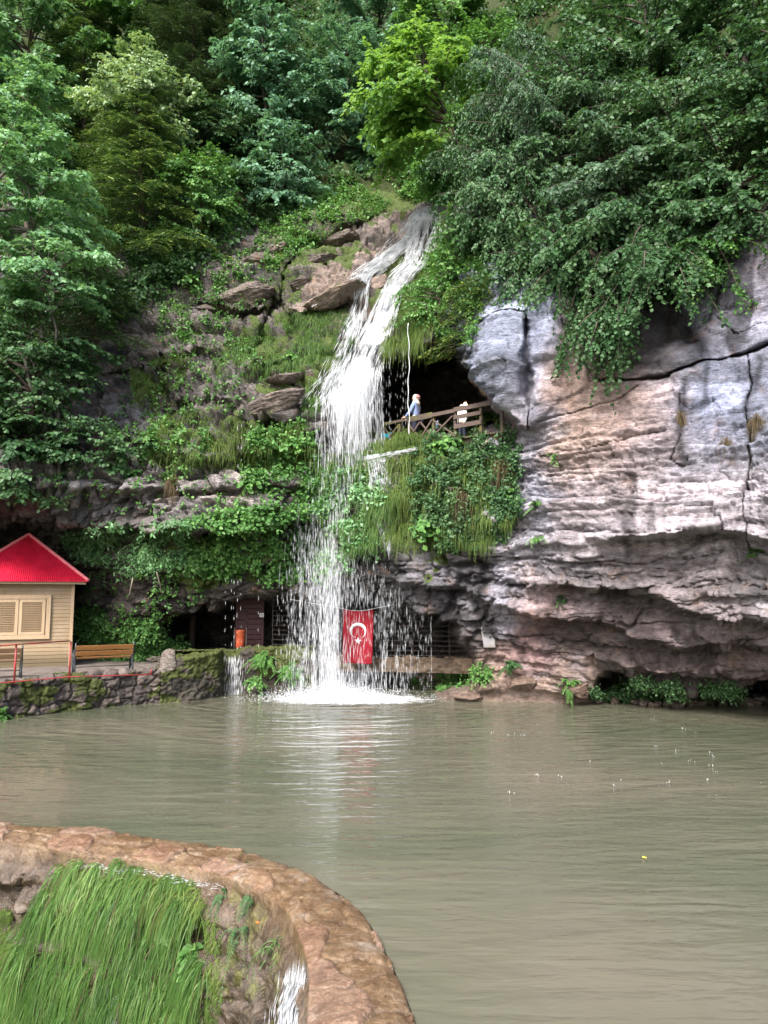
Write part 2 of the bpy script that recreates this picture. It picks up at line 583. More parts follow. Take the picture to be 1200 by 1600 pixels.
# what a pixel of the picture frame meets first: used to root plants and water on the rock
ZB = 3.0
_x, _y, _z = project(SH.reshape(-1, 3))
ZW, ZH = int(1500 / ZB), int(1500 / ZB)
_ix, _iy = ((_x + 150) / ZB).astype(int), ((_y + 150) / ZB).astype(int)
_ok = (_ix >= 0) & (_ix < ZW) & (_iy >= 0) & (_iy < ZH) & (_z > 1)
_id = np.nonzero(_ok)[0]
_o = np.argsort(-_z[_id], kind='stable')
ZI = np.full((ZH, ZW), -1)
ZI[_iy[_id][_o], _ix[_id][_o]] = _id[_o]
for _ in range(40):
    if (ZI >= 0).all(): break
    for ax, sh_ in ((0, 1), (0, -1), (1, 1), (1, -1)):
        r_ = np.roll(ZI, sh_, ax)
        ZI = np.where((ZI < 0) & (r_ >= 0), r_, ZI)


def surf(px, py):
    i = np.clip(((np.asarray(py, float) + 150) / ZB).astype(int), 0, ZH - 1)
    j = np.clip(((np.asarray(px, float) + 150) / ZB).astype(int), 0, ZW - 1)
    k = ZI[i, j]
    return SH.reshape(-1, 3)[k], SN.reshape(-1, 3)[k], N0.reshape(-1, 3)[k]


# natural colours of the stone, soil and moss, with some painted shade
def blob(x, y, rx, ry):
    return np.exp(-((QX2 - x) / rx) ** 2 - ((QY2 - y) / ry) ** 2)


QX2, QY2 = PX + WN * 2.0, PY + WN2 * 2.0
tone = np.ones(PX.shape + (3,)) * np.array([0.21, 0.185, 0.16])
wsum = np.ones(PX.shape) * 0.25
tone *= wsum[..., None]
BL = [
    (800, 540, 60, 120, (0.36, 0.39, 0.48), 1.9), (780, 440, 60, 60, (0.38, 0.39, 0.46), 1.4), (850, 600, 22, 140, (0.31, 0.35, 0.46), 1.7), (900, 540, 40, 90, (0.50, 0.33, 0.27), 1.8),
    (930, 650, 90, 60, (0.54, 0.36, 0.28), 2.2), (890, 680, 60, 40, (0.55, 0.38, 0.26), 1.2), (1150, 430, 90, 120, (0.30, 0.28, 0.33), 1.8), (1190, 380, 40, 60, (0.46, 0.36, 0.36), 1),
    (1110, 640, 75, 60, (0.26, 0.285, 0.37), 2.2), (1190, 640, 40, 100, (0.30, 0.31, 0.37), 1.6), (1000, 700, 90, 70, (0.50, 0.37, 0.33), 1.5), (950, 780, 130, 60, (0.56, 0.46, 0.44), 2.2),
    (1100, 800, 130, 60, (0.52, 0.45, 0.45), 1.9), (1080, 740, 60, 40, (0.30, 0.32, 0.38), 1.3), (840, 770, 40, 90, (0.33, 0.34, 0.40), 1.6), (900, 860, 150, 40, (0.42, 0.36, 0.36), 1.5),
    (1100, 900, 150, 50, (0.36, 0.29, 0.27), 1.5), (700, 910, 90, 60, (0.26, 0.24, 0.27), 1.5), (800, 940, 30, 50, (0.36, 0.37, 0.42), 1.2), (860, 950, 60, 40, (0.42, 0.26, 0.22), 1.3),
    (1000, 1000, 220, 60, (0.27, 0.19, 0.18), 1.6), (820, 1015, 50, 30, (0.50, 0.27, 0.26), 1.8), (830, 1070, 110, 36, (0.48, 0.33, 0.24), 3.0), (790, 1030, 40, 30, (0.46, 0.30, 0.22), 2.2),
    (920, 1000, 60, 25, (0.42, 0.31, 0.24), 1.2), (1190, 920, 30, 30, (0.55, 0.50, 0.49), 2),
    (250, 760, 250, 50, (0.34, 0.29, 0.28), 1.2), (400, 780, 120, 40, (0.36, 0.30, 0.27), 1.0), (150, 780, 80, 30, (0.36, 0.35, 0.37), 1.0), (200, 660, 30, 40, (0.42, 0.39, 0.40), 1.6),
    (250, 640, 60, 60, (0.32, 0.26, 0.24), 1.0), (420, 640, 60, 40, (0.27, 0.21, 0.18), 1.0), (370, 470, 70, 60, (0.27, 0.22, 0.20), 1.0), (530, 465, 50, 40, (0.46, 0.33, 0.26), 1.6),
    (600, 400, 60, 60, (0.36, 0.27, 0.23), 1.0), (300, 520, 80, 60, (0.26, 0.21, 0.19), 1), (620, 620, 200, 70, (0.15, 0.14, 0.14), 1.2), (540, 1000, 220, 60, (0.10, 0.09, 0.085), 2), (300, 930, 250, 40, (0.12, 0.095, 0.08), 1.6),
]
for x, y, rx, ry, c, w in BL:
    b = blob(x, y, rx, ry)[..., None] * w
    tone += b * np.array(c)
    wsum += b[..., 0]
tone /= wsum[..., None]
vein = sst(0.05, 0.45, fbm(P0 * np.array([0.7, 0.7, 1.8]), 5, 131))
spk = fbm(P0 * np.array([2.2, 2.2, 5.0]), 5, 133)
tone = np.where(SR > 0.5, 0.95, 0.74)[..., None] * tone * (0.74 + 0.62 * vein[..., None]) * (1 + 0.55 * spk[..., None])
tone = tone + (sst(0.18, 0.5, fbm(P0 * np.array([1.4, 1.4, 3.6]), 5, 137)) * SR)[..., None] * np.array([0.12, 0.11, 0.115])
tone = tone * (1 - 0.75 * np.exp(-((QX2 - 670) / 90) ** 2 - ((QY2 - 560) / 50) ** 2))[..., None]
# dark water stains running down the stone, plus shade painted low on the right
stn = fbm(P0 * np.array([1.5, 1.5, 0.16]), 4, 141) + 0.4 * fbm(P0 * np.array([0.4, 0.4, 0.3]), 3, 143)
tone = tone * np.where(SR[..., None] > 0.5, np.array([0.95, 1.0, 1.10]), np.array([0.96, 1.0, 1.04]))
stain_shade = sst(0.17, 0.42, stn) * SR * 0.75
for ln, w, k in [([(735, 830), (755, 880), (750, 930), (765, 980)], 14, 0.95), ([(1050, 440), (1075, 500), (1095, 565)], 22, 0.95), ([(1000, 520), (1030, 470)], 30, 0.9), ([(985, 575), (1090, 578)], 12, 0.8),
                 ([(1066, 600), (1060, 680), (1075, 730)], 7, 0.85), ([(860, 880), (1000, 900)], 10, 0.6), ([(850, 420), (870, 500)], 10, 0.7), ([(790, 480), (760, 530)], 8, 0.6), ([(1180, 560), (1172, 700)], 6, 0.8), ([(960, 480), (900, 540)], 7, 0.6)]:
    stain_shade = np.maximum(stain_shade, k * np.exp(-(polyline_d(ln, PX + WN, PY + WN2) / w) ** 2))
stain_shade = np.maximum(stain_shade, 0.78 * sst(-0.15, 0.3, fbm(P0 * np.array([0.5, 0.5, 1.4]), 5, 151)) * sst(840, 930, PY) * sst(780, 860, PX) * (1 - bank))  # wet dark rock, with the shade of the lower right undercut painted in
stain_shade = np.maximum(stain_shade, 0.75 * sst(-0.05, 0.3, fbm(P0 * np.array([0.6, 0.6, 1.3]), 5, 157)) * LEFT * (1 - 0.6 * sst(690, 730, PY) * sst(860, 830, PY)))
tone = tone * (1 - 0.88 * stain_shade[..., None])
# moss
mossr = np.zeros(PX.shape)
for x, y, rx, ry, w in [(430, 560, 110, 80, 0.8), (500, 590, 40, 90, 1.0), (480, 400, 130, 60, 0.75), (580, 320, 90, 50, 1.0), (640, 480, 60, 90, 1.0), (690, 780, 90, 120, 0.9), (330, 680, 160, 40, 0.8), (620, 690, 70, 25, 1.0),
                        (250, 600, 60, 60, 0.5), (550, 760, 60, 110, 0.8), (350, 870, 180, 50, 0.7), (120, 930, 20, 50, 0.9), (720, 400, 60, 60, 0.9), (760, 1088, 60, 9, 0.4), (450, 450, 60, 40, 0.6)]:
    mossr = np.maximum(mossr, w * np.exp(-((QX - x) / rx) ** 2 - ((QY - y) / ry) ** 2))
moss = sst(0.30, 0.55, mossr * (0.75 + 0.25 * SN[..., 2]) + 0.45 * fbm(P0 * 2.2, 5, 161))
moss = np.where(PY < 330, np.maximum(moss, sst(340, 300, PY)), moss)

nr, nc = PX.shape
ids = np.arange(nr * nc).reshape(nr, nc)
Q = np.stack([ids[:-1, :-1], ids[1:, :-1], ids[1:, 1:], ids[:-1, 1:]], -1)
cx = (PX[:-1, :-1] + PX[1:, 1:]) / 2
cy = (PY[:-1, :-1] + PY[1:, 1:]) / 2
hill_f = cy < 300
right_f = (~hill_f) & (cx > 735 + 12 * np.sin(cy * 0.02))
left_f = (~hill_f) & (~right_f)


def sub_sheet(name, mask, mat):
    q = Q[mask]
    u, inv = np.unique(q, return_inverse=True)
    me = mesh_np(name, SH.reshape(-1, 3)[u], [inv.reshape(q.shape)], smooth=(name == 'hillside'), attrs=
                 {'tone': tone.reshape(-1, 3)[u], 'moss': moss.ravel()[u], 'wet': np.maximum(stain_shade, 0).ravel()[u]})
    return tag(link(name, me, mat), kind='structure')


def m_rock():
    t = NT('weathered_limestone')
    v = t.coord()
    tn = t.attr('tone', False)
    n1 = t.noise(v, 5.5, 8, 0.68)
    n2 = t.noise(t.coord((1, 1, 3.2)), 7.0, 8, 0.7, 0.4)
    n3 = t.noise(v, 38, 4, 0.6)
    c = t.mix(1.0, tn, t.ramp(n1, [(0.28, 0.45), (0.5, 1.0), (0.72, 1.45)]), 'MULTIPLY')
    c = t.mix(0.75, c, t.ramp(n2, [(0.32, 0.35), (0.52, 1.05), (0.72, 1.45)]), 'MULTIPLY')
    c = t.mix(0.6, c, t.ramp(n3, [(0.3, 0.65), (0.7, 1.25)]), 'MULTIPLY')
    # rust and dark lichen specks with shapes of their own
    rs = t.ramp(t.noise(v, 1.7, 7, 0.7), [(0.56, 0.0), (0.68, 1.0)])
    c = t.mix(t.math('MULTIPLY', rs, 0.35), c, (0.30, 0.17, 0.10))
    bs = t.ramp(t.noise(t.coord((1.3, 1.3, 0.7)), 3.3, 8, 0.72), [(0.58, 0.0), (0.66, 1.0)])
    c = t.mix(t.math('MULTIPLY', bs, 0.55), c, (0.035, 0.033, 0.036))
    mg = t.ramp(t.noise(v, 9, 6, 0.7), [(0.3, (0.035, 0.060, 0.012)), (0.55, (0.075, 0.110, 0.020)), (0.8, (0.12, 0.13, 0.03))])
    ms = t.ramp(t.math('ADD', t.attr('moss'), t.math('MULTIPLY', t.math('SUBTRACT', n1, 0.5), 0.9)), [(0.45, 0.0), (0.62, 1.0)])
    c = t.mix(ms, c, mg)
    h = t.math('ADD', t.math('MULTIPLY', n1, 0.6), t.math('ADD', t.math('MULTIPLY', n2, 0.8), t.math('MULTIPLY', n3, 0.2)))
    ro = t.math('MULTIPLY_ADD', t.attr('wet'), -0.35, 0.72)
    return t.done(t.pbr(c, ro, 0.4, t.bump(h, 1.0, 0.13)))


M_ROCK = m_rock()
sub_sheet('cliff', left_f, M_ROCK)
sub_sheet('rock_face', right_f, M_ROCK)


def m_soil():
    t = NT('forest_floor')
    v = t.coord()
    n1 = t.noise(v, 1.2, 8, 0.7)
    c = t.ramp(n1, [(0.3, (0.020, 0.026, 0.010)), (0.5, (0.035, 0.050, 0.014)), (0.7, (0.06, 0.05, 0.03))])
    return t.done(t.pbr(c, 0.9, 0.2, t.bump(n1, 1.0, 0.3)))


M_SOIL = m_soil()
sub_sheet('hillside', hill_f, M_SOIL)

g = MB()
g.add([(-900, -900, -4.2), (900, -900, -4.2), (900, 900, -4.2), (-900, 900, -4.2)], [(0, 1, 2, 3)])
tag(g.build('ground', M_SOIL), kind='structure')

# ================================================================== WEIR AND WATER
def vor2(x, y, seed=0):
    """cell id, F1, F2 of a jittered grid"""
    ix, iy = np.floor(x), np.floor(y)
    f1 = np.full(x.shape, 9.0)
    f2 = np.full(x.shape, 9.0)
    cid = np.zeros(x.shape)
    z = np.zeros_like(ix)
    for dx in (-1, 0, 1):
        for dy in (-1, 0, 1):
            cx_, cy_ = ix + dx, iy + dy
            jx = cx_ + 0.15 + 0.7 * h3(cx_, cy_, z, seed)
            jy = cy_ + 0.15 + 0.7 * h3(cx_, cy_, z + 1, seed)
            d = np.hypot(x - jx, y - jy)
            c = h3(cx_, cy_, z + 2, seed)
            m = d < f1
            f2 = np.where(m, f1, np.minimum(f2, d))
            cid = np.where(m, c, cid)
            f1 = np.where(m, d, f1)
    return cid, f1, f2


INN = [(-200, 1284), (0, 1290), (150, 1299), (300, 1321), (400, 1337), (480, 1367), (540, 1403), (580, 1447), (610, 1502), (635, 1560), (650, 1600), (664, 1660), (676, 1740)]
OUT = [(-200, 1305), (0, 1311), (100, 1328), (220, 1343), (300, 1356), (372, 1379), (420, 1402), (448, 1424), (462, 1452), (476, 1490), (484, 1530), (480, 1600), (476, 1660), (470, 1740)]


def resample(line, n):
    L = np.concatenate([[0], np.cumsum(np.linalg.norm(np.diff(line, axis=0), axis=1))])
    s = np.linspace(0, L[-1], n)
    return np.stack([np.interp(s, L, line[:, k]) for k in range(line.shape[1])], 1)


def smooth_line(line, it=6):
    for _ in range(it):
        line = line.copy()
        line[1:-1] = 0.25 * line[:-2] + 0.5 * line[1:-1] + 0.25 * line[2:]
    return line


NW = 640
inn = smooth_line(resample(at_z(*np.array(INN, float).T, 0.0), NW), 20)
out = smooth_line(resample(at_z(*np.array(OUT, float).T, 0.0), NW), 20)
# the pool: everything beyond the inner edge of the weir


def m_water():
    t = NT('murky_pool_water')
    v1 = t.coord((0.55, 2.3, 1))
    n0 = t.noise(t.coord((0.10, 0.22, 1)), 1.0, 3, 0.5)
    c = t.ramp(n0, [(0.3, (0.062, 0.072, 0.045)), (0.7, (0.130, 0.117, 0.086))])
    w1 = t.noise(v1, 1.7, 3, 0.5, 0.35)
    w2 = t.noise(t.coord((0.8, 2.0, 1)), 6.0, 3, 0.5, 0.3)
    dn = t.n('VectorMath', operation='DISTANCE')
    t.set(dn.inputs[0], t.coord((1, 1, 0)))
    dn.inputs[1].default_value = (-1.1, 23.0, 0)
    wob = t.noise(t.coord((0.25, 0.6, 1)), 1.0, 4, 0.6)
    ring = t.math('SINE', t.math('ADD', t.math('MULTIPLY', dn.outputs['Value'], 7.5), t.math('MULTIPLY', wob, 26.0)))
    fall_off = t.math('POWER', 0.86, dn.outputs['Value'])
    h = t.math('ADD', t.math('ADD', t.math('MULTIPLY', w1, 0.75), t.math('MULTIPLY', w2, 0.16)), t.math('MULTIPLY', ring, t.math('MULTIPLY_ADD', fall_off, 0.55, 0.03)))
    p = t.pbr(c, 0.03, 0.5, t.bump(h, 0.42, 0.085))
    p.inputs['IOR'].default_value = 1.333
    return t.done(p)


far = resample(np.array([(-45, inn[0, 1] + 0.5), (-45, 38), (45, 38), (45, -14), (1.5, -14)], float), NW)
near = inn[:, :2]
rows = np.linspace(0, 1, 6) ** 1.6
WV = near[:, None, :] * (1 - rows[None, :, None]) + far[:, None, :] * rows[None, :, None]
WV = np.concatenate([WV, np.zeros(WV.shape[:2] + (1,))], 2)
ii = np.arange(WV.shape[0] * WV.shape[1]).reshape(WV.shape[:2])
me = mesh_np('water', WV.reshape(-1, 3), [np.stack([ii[:-1, :-1], ii[1:, :-1], ii[1:, 1:], ii[:-1, 1:]], -1).reshape(-1, 4)[:, ::-1]])
tag(link('water', me, m_water()), kind='structure')

# weir: crest strip + rough outer face, one wall
NT_ = 40
tt = np.linspace(-0.06, 1, NT_)
crest = inn[:, None, :] * (1 - tt[None, :, None]) + out[:, None, :] * tt[None, :, None]
seg = np.linalg.norm(np.diff(inn, axis=0), axis=1)
cl = np.concatenate([[0], np.cumsum(seg)])
cz = 0.070 + 0.045 * fbm(crest * np.array([2.2, 2.2, 0]) + 3, 5, 201, 0.6) - 0.06 * np.clip(tt[None] - 0.75, 0, 1) / 0.25
_w = 0.16 * fbm(crest * 2.0, 3, 205)
slab, _f1, _f2 = vor2(np.repeat(cl[:, None], NT_, 1) / 0.62 + _w * 3, tt[None] * 1.7 + _w * 3 + 3, 31)
joint = 1 - sst(0.0, 0.13, _f2 - _f1)
cz = cz + 0.04 * (slab - 0.5) - 0.022 * joint - np.where(tt < 0, 0.12, 0)[None] - 0.035 * np.exp(-((tt[None] - 0.0) / 0.12) ** 2)
crest[..., 2] = cz
NF = 150
ff = np.linspace(0, 1, NF)[1:]
tan = np.gradient(out, axis=0)
tan /= np.linalg.norm(tan, axis=1, keepdims=True)
onrm = np.stack([tan[:, 1], -tan[:, 0], 0 * tan[:, 0]], 1)       # away from the pool
onrm *= np.sign((onrm * (out - inn)).sum(1, keepdims=True))
face = np.repeat(crest[:, -1:, :], NF - 1, 1).copy()
drop = ff * 4.0
face[..., 2] -= drop[None]
face += onrm[:, None, :] * (0.10 * drop[None, :, None] ** 1.2)
fo1, fp1 = strata(face, 0.34, 1.7, 0.0, 211, 0.2, 0.9)
fn = 0.22 * (fo1 - 0.5) + 0.12 * fp1 + 0.22 * fbm(face * 1.3, 4, 213) + 0.07 * fbm(face * 6, 3, 217)
face += onrm[:, None, :] * (fn * sst(0.0, 0.12, ff)[None])[..., None]
W = np.concatenate([crest, face], 1)
m_, n_ = W.shape[:2]
wi = np.arange(m_ * n_).reshape(m_, n_)
WQ = np.stack([wi[:-1, :-1], wi[:-1, 1:], wi[1:, 1:], wi[1:, :-1]], -1).reshape(-1, 4)
iscrest = np.concatenate([np.ones(NT_), np.exp(-ff * 22)])[None] * np.ones((m_, 1))
slabc = np.concatenate([slab, np.zeros((m_, NF - 1)) + 0.5], 1)
jointc = np.concatenate([joint, np.zeros((m_, NF - 1))], 1)


def m_weir():
    t = NT('wet_weir_stone')
    v = t.coord()
    n1 = t.noise(v, 4.0, 8, 0.7)
    n2 = t.noise(v, 17, 6, 0.65)
    ochre = t.ramp(n1, [(0.28, (0.065, 0.035, 0.016)), (0.5, (0.155, 0.092, 0.045)), (0.72, (0.26, 0.18, 0.105))])
    pinks = t.ramp(t.attr('cell'), [(0.55, (0.28, 0.17, 0.085)), (0.75, (0.32, 0.145, 0.105)), (0.95, (0.36, 0.23, 0.19))])
    cr = t.mix(t.ramp(t.attr('cell'), [(0.50, 0.0), (0.9, 0.26)]), ochre, pinks)
    cr = t.mix(t.ramp(t.attr('joint'), [(0.45, 0.0), (1.0, 0.55)]), cr, (0.10, 0.06, 0.032))
    cr = t.mix(t.ramp(t.noise(v, 2.3, 8, 0.75), [(0.56, 0.0), (0.66, 0.55)]), cr, (0.36, 0.30, 0.24))
    fc = t.ramp(n1, [(0.3, (0.018, 0.013, 0.009)), (0.5, (0.060, 0.042, 0.028)), (0.7, (0.15, 0.115, 0.085))])
    ms = t.ramp(t.noise(t.coord((1, 1, 0.5)), 1.4, 6, 0.7), [(0.52, 0.0), (0.60, 1.0)])
    fc = t.mix(ms, fc, t.mix(n2, (0.05, 0.06, 0.012), (0.13, 0.13, 0.03)))
    c = t.mix(t.attr('crest'), fc, cr)
    n3 = t.noise(v, 45, 4, 0.7)
    c = t.mix(0.7, c, t.ramp(n2, [(0.3, 0.45), (0.55, 1.0), (0.75, 1.4)]), 'MULTIPLY')
    h = t.math('ADD', n1, t.math('ADD', t.math('MULTIPLY', n2, 0.5), t.math('MULTIPLY', n3, 0.12)))
    return t.done(t.pbr(c, t.ramp(n1, [(0.3, 0.10), (0.7, 0.42)]), 0.6, t.bump(h, 1.0, 0.05)))


wme = mesh_np('weir', W.reshape(-1, 3), [WQ], {'crest': iscrest.ravel(), 'cell': slabc.ravel(), 'joint': jointc.ravel()})
tag(link('weir', wme, m_weir()), 'curved stone weir with a wet ochre crest holding back the pool', 'weir')

# ================================================================== MASONRY WALLS
def rubble_wall(name, pts, zb, mat, cell=(0.42, 0.25), thick=0.5, seed=1, amp=0.14, step=0.03, mossy=0.5, lean=0.05):
    """pts: (x, y, z of the top) along the wall; the face looks to the right-hand side of the run"""
    pts = np.array(pts, float)
    L = np.linalg.norm(np.diff(pts[:, :2], axis=0), axis=1).sum()
    n = int(L / step) + 2
    ln = resample(pts, n)
    tg = np.gradient(ln[:, :2], axis=0)
    tg /= np.linalg.norm(tg, axis=1, keepdims=True) + 1e-9
    nr_ = np.stack([tg[:, 1], -tg[:, 0]], 1)
    s_ = np.concatenate([[0], np.cumsum(np.linalg.norm(np.diff(ln[:, :2], axis=0), axis=1))])
    H = ln[:, 2].max() - zb
    nz = int(H / step) + 2
    nb = int(thick / step) + 2
    v = np.linspace(0, 1, nz)                     # up the face
    Z = zb + (ln[:, 2:3] - zb) * v[None]
    S = np.repeat(s_[:, None], nz, 1)
    off = -lean * (Z - zb)
    face = np.stack([ln[:, 0:1] + nr_[:, 0:1] * off, ln[:, 1:2] + nr_[:, 1:2] * off, Z], -1)
    b = np.linspace(0, 1, nb)[1:]
    top = np.stack([face[:, -1:, 0] - nr_[:, 0:1] * b[None] * thick, face[:, -1:, 1] - nr_[:, 1:2] * b[None] * thick, np.repeat(ln[:, 2:3], nb - 1, 1)], -1)
    G = np.concatenate([face, top], 1)
    SS = np.concatenate([S, np.repeat(s_[:, None], nb - 1, 1)], 1)
    TT = np.concatenate([Z, ln[:, 2:3] + b[None] * thick], 1)
    N = np.concatenate([np.repeat(np.concatenate([nr_, 0 * nr_[:, :1]], 1)[:, None], nz, 1), np.repeat(np.array([[[0, 0, 1.0]]]), n, 0).repeat(nb - 1, 1)], 1)
    wq = 0.22 * fbm(G * 2.5, 4, seed + 60)
    cid, f1, f2 = vor2(SS / cell[0] + wq * 2, TT / cell[1] + wq * 2 + 7, seed)
    h = amp * (sst(0.0, 0.16, f2 - f1) * (0.35 + 0.65 * cid) - 0.4) + 0.11 * fbm(G * np.array([5, 5, 6.5]), 5, seed + 5, 0.6) + 0.09 * fbm(G * 1.4, 3, seed + 9)
    G = G + N * h[..., None]
    mo = sst(0.35, 0.65, mossy + 0.55 * fbm(G * np.array([1.6, 1.6, 2.4]), 4, seed + 3))
    q = np.arange(G.shape[0] * G.shape[1]).reshape(G.shape[:2])
    me = mesh_np(name, G.reshape(-1, 3), [np.stack([q[:-1, :-1], q[1:, :-1], q[1:, 1:], q[:-1, 1:]], -1).reshape(-1, 4)], {'cell': cid.ravel(), 'moss': mo.ravel()})
    return link(name, me, mat)


def m_masonry(name, dark, light, mossc1=(0.020, 0.030, 0.008), mossc2=(0.085, 0.098, 0.018)):
    t = NT(name)
    v = t.coord()
    n1 = t.noise(v, 7, 8, 0.7)
    c = t.mix(t.attr('cell'), dark, light)
    c = t.mix(0.8, c, t.ramp(n1, [(0.3, 0.45), (0.55, 1.0), (0.75, 1.5)]), 'MULTIPLY')
    n2 = t.noise(v, 14, 6, 0.7)
    ms = t.ramp(t.math('ADD', t.attr('moss'), t.math('MULTIPLY', t.math('SUBTRACT', n2, 0.5), 1.0)), [(0.45, 0.0), (0.6, 1.0)])
    c = t.mix(ms, c, t.mix(n1, mossc1, mossc2))
    return t.done(t.pbr(c, 0.75, 0.35, t.bump(t.math('ADD', n1, t.math('MULTIPLY', n2, 0.6)), 0.9, 0.05)))


M_RUB = m_masonry('mossy_rubble', (0.025, 0.021, 0.019), (0.15, 0.12, 0.105))
M_BLK = m_masonry('mossy_render', (0.030, 0.026, 0.020), (0.085, 0.072, 0.055))


def wl(pxs, zb=0.0):
    return [at_z(px, py, zb).ravel() for px, py in pxs]


def with_top(base, zt):
    return [(p[0], p[1], z) for p, z in zip(base, zt)]


b1 = wl([(-260, 1160), (-100, 1138), (0, 1125), (100, 1112), (200, 1102), (256, 1098)])
tag(rubble_wall('retaining_wall', with_top(b1, [0.84, 0.86, 0.88, 0.90, 0.92, 0.95]), -0.5, M_RUB, seed=4, mossy=0.52), 'dark rubble stone retaining wall holding up the terrace with the benches', 'wall')
b2 = wl([(250, 1099), (300, 1095), (341, 1090)])
b2.append(at(350, 1060, 24.6).ravel())
o = rubble_wall('terrace_pier', with_top(b2, [1.16, 1.24, 1.34, 1.36]), -0.5, M_BLK, cell=(0.5, 0.3), seed=9, mossy=0.50, amp=0.06, thick=1.6, lean=0.03)
tag(o, 'taller moss covered wall block at the corner of the terrace', 'wall')
b3 = [at(334, 1085, 24.35).ravel(), at(400, 1085, 24.1).ravel(), at(450, 1086, 23.9).ravel(), at(494, 1087, 23.8).ravel(), at(500, 1080, 24.6).ravel()]
tag(rubble_wall('pool_wall', with_top(b3, [1.36, 1.40, 1.46, 1.46, 1.46]), -0.5, M_BLK, cell=(0.6, 0.35), seed=14, mossy=0.50, amp=0.07, thick=0.45), 'low mossy wall in front of the dark cave left of the waterfall', 'wall')


# ================================================================== TERRACE, CAVE FLOOR
def sheet(name, poly, z, mat, amp=0.03, step=0.12):
    poly = np.array(poly)
    xs = np.arange(poly[:, 0].min(), poly[:, 0].max() + step, step)
    ys = np.arange(poly[:, 1].min(), poly[:, 1].max() + step, step)
    X, Y = np.meshgrid(xs, ys)
    Z = z + amp * fbm(np.stack([X, Y, 0 * X], -1) * 1.5, 4, 5)
    d = poly_sdf(X, Y, poly)
    q = np.arange(X.size).reshape(X.shape)
    fq = np.stack([q[:-1, :-1], q[:-1, 1:], q[1:, 1:], q[1:, :-1]], -1)
    ok = (d[:-1, :-1] < step)
    return tag(link(name, mesh_np(name, np.stack([X, Y, Z], -1).reshape(-1, 3), [fq[ok]]), mat), kind='structure')


def m_dirt(name, a, b, c):
    t = NT(name)
    n1 = t.noise(t.coord(), 2.2, 8, 0.7)
    n2 = t.noise(t.coord(), 16, 5, 0.7)
    cc = t.mix(0.6, t.ramp(n1, [(0.3, a), (0.5, b), (0.7, c)]), t.ramp(n2, [(0.3, 0.6), (0.7, 1.3)]), 'MULTIPLY')
    return t.done(t.pbr(cc, 0.8, 0.3, t.bump(n2, 0.7, 0.03)))


M_PAVE = m_dirt('damp_concrete', (0.075, 0.062, 0.055), (0.15, 0.125, 0.11), (0.23, 0.195, 0.175))
ed = [(p[0], p[1] + 0.35) for p in b1]
sheet('terrace', ed + [(-6.3, 23.6), (-6.4, 30), (-25, 30), (-25, 18)], 0.85, M_PAVE, 0.02)
sheet('path', [(-6.4, 23.7), (-5.2, 24.8), (-2.0, 24.4), (-2.0, 30), (-8, 30)], 1.05, M_PAVE, 0.04)

# ================================================================== HUT
M_PINE = m_wood('pale_pine', (0.46, 0.31, 0.16), (0.32, 0.19, 0.08), 0, 1.0, 0.6)
M_PINE_L = m_wood('light_pine_trim', (0.48, 0.36, 0.235), (0.36, 0.25, 0.14), 2, 1.0, 0.55)


def m_red_roof():
    t = NT('red_roof_sheet')
    v = t.objco()
    wv = t.n('TexWave', wave_type='BANDS', bands_direction='X', wave_profile='SIN')
    t.set(wv.inputs['Vector'], v)
    wv.inputs['Scale'].default_value = 5.5
    wz = t.n('TexWave', wave_type='BANDS', bands_direction='Z', wave_profile='SAW')
    t.set(wz.inputs['Vector'], v)
    wz.inputs['Scale'].default_value = 4.0
    n1 = t.noise(v, 2.5, 6, 0.7)
    c = t.ramp(n1, [(0.3, (0.42, 0.006, 0.026)), (0.6, (0.58, 0.010, 0.042)), (0.8, (0.62, 0.06, 0.09))])
    h = t.math('ADD', wv.outputs[0], t.math('MULTIPLY', wz.outputs[0], 0.7))
    return t.done(t.pbr(c, 0.42, 0.45, t.bump(h, 0.6, 0.03)))


M_ROOF = m_red_roof()
M_RIDGE = m_plain('faded_red_cap', (0.72, 0.20, 0.22), 0.5, 0.3, 5)
hut = empty('kiosk_hut', at_z(110, 1040, 0.85).ravel(), R(22.0))
tag(hut, 'small pale wooden hut with a bright red hipped roof on the terrace', 'hut')
HW, HD, HH = 3.0, 3.0, 2.62       # local: x from -HW to 0, y from 0 to HD
m = MB()
nb_ = 22
for k in range(nb_):
    z0, z1 = HH * k / nb_, HH * (k + 1) / nb_
    tilt = 0.012
    m.add([(-HW, -tilt, z0), (0, -tilt, z0), (0, 0, z1 - 0.006), (-HW, 0, z1 - 0.006), (0, 0.01, z1), (-HW, 0.01, z1)], [(0, 1, 2, 3), (3, 2, 4, 5)])
    m.add([(tilt, 0, z0), (tilt, HD, z0), (0, HD, z1 - 0.006), (0, 0, z1 - 0.006), (-0.01, HD, z1), (-0.01, 0, z1)], [(0, 1, 2, 3), (3, 2, 4, 5)])
m.box((-HW / 2, HD / 2, HH / 2), (HW - 0.03, HD - 0.03, HH - 0.01))


